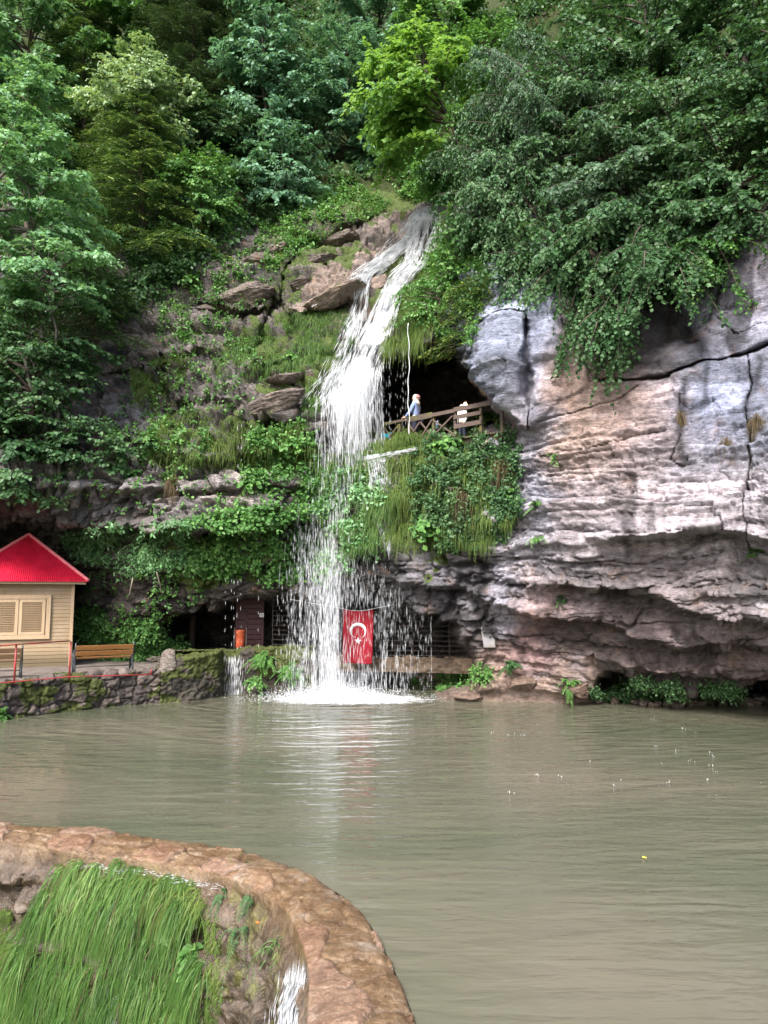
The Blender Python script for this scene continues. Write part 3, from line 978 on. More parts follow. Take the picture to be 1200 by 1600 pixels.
def m_hutwall():
    t = NT('stained_pine_boards')
    n1 = t.noise(t.objco((1.2, 1.2, 14)), 1.6, 8, 0.65, 0.5)
    n2 = t.noise(t.objco((1, 1, 1)), 1.8, 6, 0.7)
    c = t.mix(n1, (0.18, 0.118, 0.056), (0.31, 0.222, 0.125))
    c = t.mix(t.ramp(n2, [(0.35, 0.0), (0.7, 0.6)]), c, (0.38, 0.305, 0.22))
    sp = t.n('SeparateXYZ')
    t.set(sp.inputs[0], t.objco())
    low = t.math('ADD', t.math('MULTIPLY', sp.outputs[2], -1.5), t.math('ADD', 0.62, t.math('MULTIPLY', n2, 0.7)))
    c = t.mix(t.ramp(low, [(0.20, 0.0), (0.70, 0.9)]), c, (0.10, 0.075, 0.04))   # splash dirt along the foot
    return t.done(t.pbr(c, 0.65, 0.35, t.bump(n1, 0.4, 0.004)))


m.build('wall', m_hutwall(), hut)
m = MB()
m.box((-0.02, -0.03, HH / 2), (0.09, 0.05, HH))
m.build('corner_board', M_PINE_L, hut, bevel=0.004)
EV = 0.42
m = MB()
ap = Vector((-HW / 2, HD / 2, HH + 1.66))
c4 = [Vector((-HW - EV, -EV, HH + 0.09)), Vector((EV, -EV, HH + 0.09)), Vector((EV, HD + EV, HH + 0.09)), Vector((-HW - EV, HD + EV, HH + 0.09))]
for a, b in zip(c4, c4[1:] + c4[:1]):
    m.add([a, b, ap, a - Vector((0, 0, 0.035)), b - Vector((0, 0, 0.035))], [(0, 1, 2), (3, 4, 1, 0)])
roof = m.build('roof', M_ROOF, hut)
m = MB()
for a in c4:
    m.tube([a + Vector((0, 0, 0.015)), ap + Vector((0, 0, 0.03))], 0.055, 6)
m.build('hip_cap', M_RIDGE, roof)
m = MB()
for a, b in zip(c4, c4[1:] + c4[:1]):
    n_ = Vector((0, 0, -0.06))
    q = 0.10
    ca = Vector(((a.x + HW / 2) * 0.955 - HW / 2, (a.y - HD / 2) * 0.94 + HD / 2, a.z)) + n_
    cb = Vector(((b.x + HW / 2) * 0.955 - HW / 2, (b.y - HD / 2) * 0.94 + HD / 2, b.z)) + n_
    m.bar(ca, cb, 0.05, q)
m.box((-HW / 2, HD / 2, HH + 0.02), (HW + 2 * EV - 0.25, HD + 2 * EV - 0.25, 0.02))
m.build('fascia', M_PINE_L, hut)
win = MB()
wx0, wx1, wz0, wz1 = -2.42, -0.72, 0.93, 2.20
for (cx_, cz_, sx, sz) in [(wx0, (wz0 + wz1) / 2, 0.13, wz1 - wz0 + 0.13), (wx1, (wz0 + wz1) / 2, 0.13, wz1 - wz0 + 0.13)]:
    win.box((cx_, -0.05, cz_), (sx, 0.07, sz))
for cz_ in (wz0, wz1):
    win.box(((wx0 + wx1) / 2, -0.052, cz_), (wx1 - wx0 - 0.13, 0.066, 0.13))
win = win.build('window', M_PINE_L, hut, bevel=0.005)
for k in range(2):
    sh = MB()
    xa = wx0 + 0.075 + k * (wx1 - wx0 - 0.15) / 2
    xb = xa + (wx1 - wx0 - 0.15) / 2 - 0.02
    for cx_ in (xa + 0.045, xb - 0.045): sh.box((cx_, -0.045, (wz0 + wz1) / 2), (0.09, 0.045, wz1 - wz0 - 0.15))
    for cz_ in (wz0 + 0.12, wz1 - 0.12): sh.box(((xa + xb) / 2, -0.046, cz_), (xb - xa - 0.18, 0.04, 0.09))
    for j in range(17):
        z_ = wz0 + 0.19 + j * (wz1 - wz0 - 0.38) / 16
        sh.box(((xa + xb) / 2, -0.043, z_), (xb - xa - 0.19, 0.012, 0.062), (R(38), 0, 0))
    sh.build('shutter', M_PINE_L, win)

# ================================================================== BENCHES AND RED RAIL
M_SLAT = m_wood('varnished_slats', (0.27, 0.125, 0.04), (0.14, 0.058, 0.02), 0, 1.0, 0.35)
M_SLATW = m_wood('weathered_slats', (0.20, 0.12, 0.06), (0.09, 0.05, 0.03), 0, 1.0, 0.5)
M_IRON = m_plain('black_cast_iron', (0.030, 0.036, 0.042), 0.45, 0.3, 12)


def bench(loc, rz, label, mat):
    r = empty('park_bench', loc, rz)
    tag(r, label, 'bench', 'benches on the terrace')
    L = 1.62
    for s in (-1, 1):
        f = MB()
        x = s * (L / 2 - 0.02)
        f.tube([(x, -0.02, 0.0), (x, 0.03, 0.22), (x, 0.05, 0.42), (x, -0.03, 0.66), (x, -0.10, 0.90)], [0.032, 0.026, 0.032, 0.028, 0.022], 8)
        f.tube([(x, 0.05, 0.42), (x, 0.28, 0.40), (x, 0.50, 0.43)], 0.026, 8)
        f.tube([(x, 0.52, 0.0), (x, 0.46, 0.16), (x, 0.50, 0.30), (x, 0.49, 0.43), (x, 0.50, 0.62)], [0.034, 0.024, 0.028, 0.024, 0.022], 8)
        f.tube([(x, -0.01, 0.66), (x, 0.22, 0.67), (x, 0.50, 0.63), (x, 0.54, 0.57)], 0.024, 8)
        f.tube([(x, 0.03, 0.16), (x, 0.16, 0.27), (x, 0.28, 0.18), (x, 0.38, 0.27), (x, 0.47, 0.15)], 0.017, 6)
        f.tube([(x, 0.10, 0.56)] + [(x, 0.24 + 0.08 * math.cos(a), 0.54 + 0.08 * math.sin(a)) for a in np.linspace(math.pi, -math.pi, 13)] + [(x, 0.42, 0.55)], 0.013, 6)
        f.build('side_frame', M_IRON, r, smooth=True)
    for (y, z, ry) in [(-0.035, 0.60, 17), (-0.080, 0.76, 17)]:
        b = MB()
        b.box((0, y, z), (L - 0.05, 0.032, 0.135), (R(ry), 0, 0))
        b.build('back_slat', mat, r, bevel=0.006)
    for k in range(4):
        b = MB()
        b.box((0, 0.10 + 0.115 * k, 0.455), (L - 0.05, 0.10, 0.032))
        b.build('seat_slat', mat, r, bevel=0.006)
    b = MB()
    b.tube([(-L / 2, 0.26, 0.20), (L / 2, 0.26, 0.20)], 0.012, 6)
    b.build('tie_rod', M_IRON, r)
    return r


pa, pb = at_z(119, 1055, 0.85).ravel(), at_z(204, 1051, 0.85).ravel()
rzb = math.atan2(pb[1] - pa[1], pb[0] - pa[0])
bench(tuple((pa + pb) / 2), rzb, 'varnished brown slat bench with black iron ends right of the hut', M_SLAT)
pc = at_z(33, 1060, 0.85).ravel()
bench(tuple(pc - np.array([math.cos(rzb), math.sin(rzb), 0]) * 0.80), rzb, 'darker weathered bench with its end cut off by the photo edge', M_SLATW)

M_REDP = m_plain('chipped_red_paint', (0.30, 0.035, 0.035), 0.5, 0.35, 9, dirt=(0.10, 0.045, 0.03), dirt_scale=5)
rr = empty('red_railing', at_z(108, 1062, 0.87).ravel())
tag(rr, 'thin red pipe railing along the edge of the terrace', 'railing')
org = np.array(rr.location)
pbase = [at_z(-90, 1079, 0.87).ravel(), at_z(22, 1069, 0.87).ravel(), at_z(108, 1062, 0.87).ravel()]
for p in pbase:
    b = MB()
    b.tube([p - org, p - org + np.array([0, 0, 1.0])], 0.028, 8)
    b.build('post', M_REDP, rr, smooth=True)
b = MB()
b.tube([pbase[0] - org + np.array([0, 0, 0.92]), pbase[1] - org + np.array([0, -0.05, 0.99]), pbase[2] - org + np.array([0, -0.05, 1.02])], 0.018, 8)
b.build('top_rail', M_REDP, rr, smooth=True)
pe = at_z(236, 1054, 0.95).ravel()
b = MB()
b.tube([pbase[0] - org + np.array([0, -0.05, 0.08]), pbase[1] - org + np.array([0, -0.05, 0.06]), pbase[2] - org + np.array([0, -0.05, 0.08]), pe - org], 0.018, 8)
b.tube([pe - org, pe - org + np.array([0, 0, 0.14])], 0.018, 8)
b.build('low_rail', M_REDP, rr, smooth=True)

# ================================================================== CAVE BEHIND THE FALL
M_CONC = m_masonry('stained_concrete', (0.10, 0.072, 0.05), (0.20, 0.145, 0.10))
cw = [at(478, 1050, 24.9).ravel(), at(600, 1050, 24.7).ravel(), at(738, 1046, 24.0).ravel()]
tag(rubble_wall('concrete_sill', [(p[0], p[1], 1.08) for p in cw], 0.62, M_CONC, cell=(1.2, 0.6), seed=21, amp=0.02, thick=0.4, mossy=0.2), 'stained concrete sill under the grille behind the waterfall', 'wall')
M_GRILL = m_plain('rusty_grille_bar', (0.075, 0.062, 0.058), 0.6, 0.3, 12)
ga, gb = at(425, 1040, 25.5).ravel(), at(760, 1040, 24.5).ravel()
gr = empty('cave_grille', ((ga + gb) / 2 * np.array([1, 1, 0]) + np.array([0, 0, 1.05])))
tag(gr, 'rusty iron grille of thin bars closing the cave behind the flag', 'grille')
org = np.array(gr.location)
u = (gb - ga) * np.array([1, 1, 0])
LG = np.linalg.norm(u)
u /= LG
for k in range(13):
    b = MB()
    p = -u * LG / 2 + u * LG * k / 12
    b.tube([p, p + np.array([0, 0, 2.1])], 0.013, 6)
    b.build('upright', M_GRILL, gr)
for k in range(13):
    b = MB()
    z = np.array([0, -0.02, 0.08 + k * 0.16])
    b.tube([-u * LG / 2 + z, u * LG / 2 + z], 0.010, 6)
    b.build('crossbar', M_GRILL, gr)

# red door with planks
M_REDD = m_wood('dark_red_planks', (0.06, 0.016, 0.019), (0.035, 0.010, 0.011), 0, 1.0, 0.6)
dp = at(391, 1018, 25.9).ravel()
dr = empty('red_door', (dp[0], dp[1], 1.05), R(4))
tag(dr, 'dark red plank door standing in the cave left of the waterfall', 'door')
b = MB()
for k in range(11):
    b.box((0.13, 0.0, 0.10 + k * 0.175), (0.50, 0.045, 0.165))
b.build('plank_leaf', M_REDD, dr, bevel=0.006)
b = MB()
for x in (-0.48, -0.15, 0.41): b.box((x, 0.0, 1.0), (0.07, 0.07, 2.0))
b.box((-0.03, 0.0, 2.03), (0.96, 0.07, 0.06))
b.build('frame', M_REDD, dr, bevel=0.004)
b = MB()
for k in range(5): b.box((-0.315, 0.01, 0.2 + k * 0.40), (0.25, 0.03, 0.38))
b.build('side_panel', M_REDD, dr)
M_WHITE = m_plain('white_enamel', (0.62, 0.62, 0.64), 0.5, 0.15, 8)
sp_ = at(409, 961, 25.75).ravel()
sg = empty('notice_sign', sp_, R(4))
tag(sg, 'small square white notice fixed to the red door', 'sign')
b = MB()
b.box((0, 0, 0), (0.15, 0.012, 0.14))
b.build('plate', M_WHITE, sg, bevel=0.003)
b = MB()
for k in range(3): b.box((0, -0.009, 0.035 - k * 0.035), (0.09, 0.004, 0.010))
b.build('print', M_IRON, sg)

# orange swing bin between two posts
M_ORANGE = m_plain('orange_bin_plastic', (0.42, 0.075, 0.025), 0.5, 0.3, 7, dirt=(0.20, 0.05, 0.02), dirt_scale=3)
bp = at(375, 1020, 25.0).ravel()
bn = empty('litter_bin', (bp[0], bp[1], 1.05))
tag(bn, 'round orange litter bin hung between two thin posts by the cave', 'bin')
b = MB()
b.lathe([(0.125, 0.30), (0.135, 0.32), (0.150, 0.55), (0.158, 0.60), (0.150, 0.62), (0.158, 0.64), (0.165, 0.86), (0.172, 0.90), (0.150, 0.90), (0.140, 0.60)], 20)
b.build('drum', M_ORANGE, bn, smooth=True)
for s in (-1, 1):
    b = MB()
    b.tube([(s * 0.20, 0, -0.02), (s * 0.20, 0, 0.98)], 0.016, 8)
    b.tube([(s * 0.20, 0, 0.70), (s * 0.155, 0, 0.70)], 0.012, 6)
    b.build('post', M_GRILL, bn, smooth=True)

# concrete post at the right cheek of the cave
M_PALE = m_plain('pale_concrete', (0.25, 0.245, 0.26), 0.8, 0.25, 5, 0.5, 0.02, dirt=(0.16, 0.13, 0.11), dirt_scale=2.5)
cp_ = at(763, 1012, 22.15).ravel()
b = MB()
b.add([(-0.14, -0.12, 0), (0.20, -0.10, 0), (0.22, 0.3, 0), (-0.12, 0.3, 0), (-0.20, -0.14, 0.25), (-0.22, -0.16, 0.62), (0.16, -0.08, 0.66), (0.20, -0.08, 0.25), (-0.2, 0.3, 0.62), (0.2, 0.3, 0.66)],
      [(0, 1, 7, 4), (4, 7, 6, 5), (5, 6, 9, 8), (0, 4, 5, 8, 3), (1, 2, 9, 6, 7), (3, 2, 1, 0), (3, 8, 9, 2)])
o = b.build('concrete_patch', M_PALE, bevel=0.02)
o.location = cp_
tag(o, 'pale grey concrete patch on the right cheek of the lower cave', 'concrete patch')

# ================================================================== FLAG
def m_cloth(name, col, var=0.12):
    t = NT(name)
    n1 = t.noise(t.objco((1, 1, 0.5)), 2.0, 4)
    n2 = t.noise(t.objco(), 160, 2)
    c = t.mix(n1, tuple(q * (1 - var) for q in col), tuple(min(1, q * (1 + var)) for q in col))
    p = t.pbr(c, 0.75, 0.2, t.bump(n2, 0.15, 0.002))
    tr = t.n('BsdfTranslucent')
    t.set(tr.inputs[0], c)
    mx = t.n('MixShader')
    mx.inputs[0].default_value = 0.2
    t.set(mx.inputs[1], p.outputs[0])
    t.set(mx.inputs[2], tr.outputs[0])
    return t.done(mx)


M_FRED = m_cloth('flag_red_cloth', (0.29, 0.014, 0.026))
M_FWHT = m_cloth('flag_white_cloth', (0.72, 0.72, 0.74), 0.05)
ft = at(560, 951, 24.15).ravel()
fl = empty('flag', ft, R(3))
tag(fl, 'red flag with white crescent and star hanging upright behind the falling water', 'flag')
FWD, FHT = 0.98, 1.74


def fwave(x, z, off=0.0):
    sag = 0.07 * (1 - (2 * x / FWD) ** 2)
    k = (-z) / FHT
    y = 0.035 * math.sin(7 * x + 2.2 * k + 0.6) * (0.4 + k) + 0.03 * math.sin(3.1 * z + 2 * x) - off
    return (x * (1 - 0.04 * k) - 0.02 * k, y, z - sag * (1 - k) - 0.02 * k * math.sin(5 * x))


def cloth_grid(name, pts2, faces, mat, off, parent):
    v = [fwave(x, z, off) for x, z in pts2]
    me = bpy.data.meshes.new(name)
    me.from_pydata(v, [], faces)
    for f in me.polygons: f.use_smooth = True
    o = link(name, me, mat, parent)
    s = o.modifiers.new('thickness', 'SOLIDIFY')
    s.thickness = 0.003
    return o


nx, nz = 24, 40
pts = [((i / nx - 0.5) * FWD, -FHT * j / nz) for j in range(nz + 1) for i in range(nx + 1)]
fs = [(j * (nx + 1) + i, j * (nx + 1) + i + 1, (j + 1) * (nx + 1) + i + 1, (j + 1) * (nx + 1) + i) for j in range(nz) for i in range(nx)]
cloth_grid('cloth', pts, fs, M_FRED, 0.0, fl)
# crescent opening downwards: outer circle minus a smaller circle shifted down
ro, ri, dd, cz_ = 0.265, 0.212, 0.058, -0.66
outer, inner = [], []
ca = math.acos(max(-1, min(1, (ri * ri - ro * ro - dd * dd) / (-2 * ro * dd) / 1.0))) if False else None
yi = (ro * ro - ri * ri + dd * dd) / (2 * dd)          # depth (downwards) where the two circles cross
a0 = math.acos(max(-1, min(1, yi / ro)))
b0 = math.acos(max(-1, min(1, (yi - dd) / ri)))
NS = 40
for k in range(NS + 1):
    a = a0 + (2 * math.pi - 2 * a0) * k / NS
    b_ = b0 + (2 * math.pi - 2 * b0) * k / NS
    outer.append((ro * math.sin(a), cz_ - ro * math.cos(a)))
    inner.append((ri * math.sin(b_), cz_ - dd - ri * math.cos(b_)))
cloth_grid('crescent', outer + inner, [(k, k + 1, NS + 2 + k, NS + 1 + k) for k in range(NS)], M_FWHT, 0.008, fl)
st_ = []
for k in range(10):
    a = math.pi / 2 + k * math.pi / 5
    r_ = 0.125 if k % 2 == 0 else 0.050
    st_.append((r_ * math.cos(a) , -1.00 + r_ * math.sin(a)))
cloth_grid('star', [(0.0, -1.00)] + st_, [(0, 1 + k, 1 + (k + 1) % 10) for k in range(10)], M_FWHT, 0.009, fl)
b = MB()
b.tube([(-2.2, 0.05, 0.30), (-FWD / 2, 0.0, 0.0), (-0.25, 0, -0.052), (0, 0, -0.068), (0.25, 0, -0.052), (FWD / 2, 0, 0), (2.1, 0.05, 0.32)], 0.008, 5)
b.build('cord', M_WHITE, fl)

# ================================================================== UPPER WALKWAY
M_OLDW = m_wood('old_rail_timber', (0.085, 0.062, 0.048), (0.035, 0.026, 0.020), 0, 1.0, 0.75, moss=(0.085, 0.085, 0.018))
M_NEWW = m_wood('pink_brown_boards', (0.11, 0.075, 0.06), (0.055, 0.036, 0.028), 0, 1.0, 0.7)
RA, RB = np.array([-0.45, 24.1]), np.array([3.62, 20.8])
RD = (RB - RA) / np.linalg.norm(RB - RA)
RL = np.linalg.norm(RB - RA)
ZR, ZD = 8.60, 7.80
wk = empty('wooden_railing', (RA[0], RA[1], ZD), math.atan2(RD[1], RD[0]))
tag(wk, 'old mossy timber railing with crossed braces along the cave walkway', 'railing')
posts = [0.02, 0.62, 1.22, 1.62, 2.55, 3.35, 4.25, 4.95]
for i, s in enumerate(posts):
    b = MB()
    b.box((s, 0, 0.37), (0.11 if i in (2, 3) else 0.09, 0.09, 0.88))
    b.build('post', M_OLDW, wk, bevel=0.008)
for (x0, x1, z0, z1, h) in [(-0.5, 0.60, 0.80, 0.80, 0.07), (0.55, 1.7, 0.80, 0.81, 0.09), (1.6, 2.55, 0.79, 0.81, 0.18)]:
    b = MB()
    b.bar((x0, -0.075, z0), (x1, -0.075, z1), 0.045, h)
    b.build('top_rail', M_OLDW, wk, bevel=0.008)
for (x0, x1, z, h) in [(2.5, 3.36, 0.80, 0.12), (3.34, 5.05, 0.84, 0.14), (3.34, 4.3, 0.60, 0.12), (3.34, 4.3, 0.32, 0.14)]:
    b = MB()
    b.bar((x0, -0.078, z), (x1, -0.078, z + 0.01), 0.04, h)
    b.build('board', M_NEWW, wk, bevel=0.008)
for (x0, x1) in [(0.02, 0.62), (0.62, 1.22), (1.62, 2.08), (2.08, 2.55), (2.55, 3.3)]:
    for up in (0, 1):
        b = MB()
        y = -0.06 - 0.03 * up
        b.bar((x0, y, 0.12 if up else 0.66), (x1, y, 0.66 if up else 0.12), 0.024, 0.052)
        b.build('brace', M_OLDW if x0 < 1.5 else M_NEWW, wk, bevel=0.005)
b = MB()
b.bar((-0.4, -0.07, 0.08), (3.4, -0.07, 0.08), 0.04, 0.10)
b.build('low_rail', M_OLDW, wk, bevel=0.006)
wd = empty('walkway_deck', (RA[0], RA[1], ZD), math.atan2(RD[1], RD[0]))
tag(wd, 'plank deck of the walkway running into the upper cave', 'walkway')
b = MB()
for k in range(31):
    b.box((-0.6 + 0.18 * k, 0.85, -0.03), (0.165, 1.7, 0.05))
b.build('planks', M_OLDW, wd)
for y in (0.15, 1.45):
    b = MB()
    b.bar((-0.7, y, -0.13), (4.9, y, -0.13), 0.10, 0.14)
    b.build('joist', M_OLDW, wd)

# lit lamp in the upper cave
lp = at(727, 633, 23.4).ravel()
lm = empty('cave_lamp', lp)
tag(lm, 'small glowing lamp on a bracket inside the upper cave', 'lamp')
t = NT('warm_lamp_glow')
e = t.n('Emission')
e.inputs[0].default_value = (1.0, 0.50, 0.18, 1)
e.inputs[1].default_value = 14
MG = t.done(e)
b = MB()
b.lathe([(0.012, -0.10), (0.045, -0.05), (0.055, 0.0), (0.045, 0.05), (0.015, 0.085)], 12)
b.build('bulb', MG, lm, smooth=True)
b = MB()
b.lathe([(0.03, 0.085), (0.035, 0.11), (0.03, 0.14)], 12)
b.tube([(0, 0, 0.12), (0.0, 0.18, 0.18), (0, 0.45, 0.10)], 0.012, 6)
b.tube([(0, 0.45, 0.10), (0, 0.45, -1.2)], 0.02, 6)
b.build('bracket', M_GRILL, lm)
pl = bpy.data.lights.new('lamp_light', 'POINT')
pl.energy = 14
pl.color = (1, 0.45, 0.15)
pl.shadow_soft_size = 0.06
po = bpy.data.objects.new('lamp_light', pl)
po.location = (0, -0.0, -0.02)
po.parent = lm
COL.objects.link(po)

# ================================================================== PEOPLE
def skin_mesh(name, verts, edges, root=0, sub=2):
    me = bpy.data.meshes.new(name + '_cage')
    me.from_pydata([v[:3] for v in verts], edges, [])
    o = bpy.data.objects.new(name + '_cage', me)
    COL.objects.link(o)
    o.modifiers.new('skin', 'SKIN').use_smooth_shade = True
    for i, v in enumerate(verts):
        r_ = v[3] if len(v) > 3 else 0.05
        sv = me.skin_vertices[0].data[i]
        sv.radius = r_ if hasattr(r_, '__len__') else (r_, r_)
        sv.use_root = (i == root)
    s = o.modifiers.new('sub', 'SUBSURF')
    s.levels = s.render_levels = sub
    bpy.context.view_layer.update()
    dg = bpy.context.evaluated_depsgraph_get()
    m2 = bpy.data.meshes.new_from_object(o.evaluated_get(dg))
    m2.name = name
    bpy.data.objects.remove(o)
    for f in m2.polygons: f.use_smooth = True
    return m2


def ball(name, c, rad, mat, parent, seg=16):
    bm = bmesh.new()
    bmesh.ops.create_uvsphere(bm, u_segments=seg, v_segments=seg // 2, radius=1.0)
    for v in bm.verts: v.co = Vector((v.co.x * rad[0] + c[0], v.co.y * rad[1] + c[1], v.co.z * rad[2] + c[2]))
    for f in bm.faces: f.smooth = True
    me = bpy.data.meshes.new(name)
    bm.to_mesh(me)
    bm.free()
    return link(name, me, mat, parent)


M_SKIN = m_plain('skin', (0.62, 0.40, 0.31), 0.5, 0.06, 10, 0.05, 0.001)
M_EYE = m_plain('eye_dark', (0.03, 0.02, 0.02), 0.3, 0.1)
M_LIP = m_plain('lip', (0.42, 0.17, 0.15), 0.5, 0.1)


def person(loc, rz, H, label, top, legs, head_wear, shoes, reach):
    """H standing height; faces local +y; the hands rest on a rail at REACH = (y, z)"""
    k = H / 1.66
    r = empty('person', loc, rz)
    tag(r, label, 'person')
    V, E = [], []

    def j(x, y, z, rad):
        V.append((x * k, y * k, z * k, tuple(q * k for q in rad) if hasattr(rad, '__len__') else rad * k))
        return len(V) - 1

    def e(*c):
        for a, b_ in zip(c[:-1], c[1:]): E.append((a, b_))

    pel = j(0, 0, 0.92, (0.15, 0.11))
    wst = j(0, 0.005, 1.08, (0.125, 0.095))
    chs = j(0, 0.0, 1.27, (0.145, 0.105))
    nkb = j(0, -0.005, 1.40, (0.075, 0.065))
    nck = j(0, 0.005, 1.46, 0.052)
    jaw = j(0, 0.030, 1.515, (0.062, 0.070))
    hed = j(0, 0.018, 1.575, (0.078, 0.092))
    crn = j(0, 0.005, 1.635, (0.055, 0.062))
    e(pel, wst, chs, nkb, nck, jaw, hed, crn)
    ns = j(0, 0.128, 1.548, 0.012)
    e(hed, ns)
    ry, rz_ = reach
    core = len(V)
    arms = []
    for s in (-1, 1):
        sh = j(s * 0.165, -0.005, 1.36, 0.058)
        el = j(s * 0.225, ry * 0.28, 1.10, 0.042)
        wr = j(s * 0.175, ry * 0.82, rz_ + 0.03, 0.028)
        pm = j(s * 0.170, ry, rz_ + 0.02, (0.036, 0.018))
        e(chs, sh, el, wr, pm)
        arms.append((sh, el, wr))
        for q, ln in zip((-0.030, -0.010, 0.010, 0.029), (0.060, 0.070, 0.064, 0.050)):
            f1 = j(s * 0.170 + q, ry + ln * 0.65, rz_ + 0.028, 0.0095)
            f2 = j(s * 0.170 + q, ry + ln * 1.0, rz_ - 0.005, 0.0085)
            f3 = j(s * 0.170 + q, ry + ln * 0.95, rz_ - 0.030, 0.0075)
            e(pm, f1, f2, f3)
        t1 = j(s * 0.170 - s * 0.045, ry - 0.005, rz_ + 0.012, 0.011)
        t2 = j(s * 0.170 - s * 0.058, ry + 0.025, rz_ - 0.002, 0.0095)
        e(pm, t1, t2)
    lg = []
    for s in (-1, 1):
        hp = j(s * 0.085, 0, 0.84, 0.095)
        kn = j(s * 0.095, 0.02, 0.48, 0.062)
        an = j(s * 0.100, -0.01, 0.09, 0.042)
        to = j(s * 0.110, 0.13, 0.035, 0.034)
        e(pel, hp, kn, an, to)
        lg.append((hp, kn, an))
    link('body', skin_mesh('body', V, E, pel), M_SKIN, r)

    def shell(name, ids_, edges_, grow, mat, extra=None, root=0):
        mp = {a: i for i, a in enumerate(ids_)}
        vv = []
        for a in ids_:
            x = V[a]
            rr_ = x[3] if hasattr(x[3], '__len__') else (x[3], x[3])
            vv.append((x[0], x[1], x[2], tuple(q + grow * k for q in rr_)))
        return link(name, skin_mesh(name, vv, [(mp[a], mp[b_]) for a, b_ in edges_], root), mat, r)

    (s1, e1, w1), (s2, e2, w2) = arms
    shell('top', [pel, wst, chs, nkb, s1, e1, w1, s2, e2, w2], [(pel, wst), (wst, chs), (chs, nkb), (chs, s1), (s1, e1), (e1, w1), (chs, s2), (s2, e2), (e2, w2)], 0.020, top)
    (h1, k1, a1), (h2, k2, a2) = lg
    shell('trousers', [pel, h1, k1, a1, h2, k2, a2], [(pel, h1), (h1, k1), (k1, a1), (pel, h2), (h2, k2), (k2, a2)], 0.016, legs)
    for s in (-1, 1):
        ball('eye', (s * 0.032 * k, 0.100 * k, 1.578 * k), (0.012 * k, 0.010 * k, 0.008 * k), M_EYE, r, 10)
        ball('shoe', (s * 0.108 * k, 0.055 * k, 0.045 * k), (0.050 * k, 0.130 * k, 0.046 * k), shoes, r, 14)
    ball('mouth', (0, 0.099 * k, 1.512 * k), (0.022 * k, 0.008 * k, 0.006 * k), M_LIP, r, 10)
    head_wear(r, k)
    return r


M_SCARF = m_cloth('cream_headscarf', (0.72, 0.66, 0.60), 0.1)
M_BLUE = m_cloth('pale_blue_knit', (0.24, 0.31, 0.52))
M_NAVY = m_cloth('navy_trousers', (0.03, 0.035, 0.06))
M_WCLO = m_cloth('white_cotton', (0.70, 0.70, 0.70), 0.06)
M_PINK = m_cloth('pink_patterned_scarf', (0.58, 0.27, 0.27), 0.3)


def scarf(r, k):
    def shell(name, mat, cen, rad, keep):
        bm = bmesh.new()
        bmesh.ops.create_uvsphere(bm, u_segments=32, v_segments=24, radius=1.0)
        dead = [v for v in bm.verts if not keep(v.co)]
        bmesh.ops.delete(bm, geom=dead, context='VERTS')
        for v in bm.verts:
            w_ = 1 + 0.025 * math.sin(9 * v.co.z + 5 * v.co.x)
            v.co = Vector((v.co.x * rad[0] * w_ + cen[0], v.co.y * rad[1] * w_ + cen[1], v.co.z * rad[2] + cen[2])) * k
        for f in bm.faces: f.smooth = True
        me = bpy.data.meshes.new(name)
        bm.to_mesh(me)
        bm.free()
        o = link(name, me, mat, r)
        o.modifiers.new('thickness', 'SOLIDIFY').thickness = 0.006
    shell('headscarf', M_SCARF, (0, 0.0, 1.575), (0.108, 0.118, 0.122), lambda c: not (c.y > 0.45 and abs(c.x) < 0.66 and c.z < 0.62 and c.z > -0.9))
    shell('scarf_band', M_PINK, (0, -0.035, 1.590), (0.112, 0.105, 0.095), lambda c: c.y < 0.05 and c.z > -0.5)
    shell('scarf_drape', M_SCARF, (0, -0.005, 1.40), (0.150, 0.118, 0.125), lambda c: -0.55 < c.z < 0.85)


def cap(r, k):
    ball('hair', (0, -0.012 * k, 1.572 * k), (0.088 * k, 0.098 * k, 0.088 * k), M_EYE, r, 18)
    bm = bmesh.new()
    bmesh.ops.create_uvsphere(bm, u_segments=28, v_segments=18, radius=1.0)
    bmesh.ops.delete(bm, geom=[v for v in bm.verts if v.co.z < -0.05], context='VERTS')
    for v in bm.verts:
        br = 1 + 0.45 * max(0, 0.25 - v.co.z) * (1.6 if v.co.y > 0 else 0.4)
        v.co = Vector((v.co.x * 0.102 * br, v.co.y * 0.112 * br + 0.003, v.co.z * 0.10 + 1.60)) * k
    for f in bm.faces: f.smooth = True
    me = bpy.data.meshes.new('sun_hat')
    bm.to_mesh(me)
    bm.free()
    o = link('sun_hat', me, M_WCLO, r)
    o.modifiers.new('thickness', 'SOLIDIFY').thickness = 0.008
    for s in (-1, 1): ball('ear', (s * 0.085 * k, 0.01 * k, 1.555 * k), (0.012 * k, 0.022 * k, 0.032 * k), M_SKIN, r, 10)


wpx = at(650, 640, 23.45).ravel()
person((wpx[0], wpx[1], ZD), R(62), 1.70, 'woman in a pale blue top and cream headscarf looking left over the railing', M_BLUE, M_NAVY, scarf, M_EYE, (0.34, 0.93))
cpx = at(722, 640, 22.75).ravel()
person((cpx[0], cpx[1], ZD), R(150), 1.20, 'child in white clothes and a white hat behind the railing near the lamp', M_WCLO, M_NAVY, cap, M_EYE, (0.22, 0.80))

# pale blue cloth behind the railing, teal scrap of tarpaulin at its far end
M_TEAL = m_cloth('teal_tarp', (0.02, 0.20, 0.26))


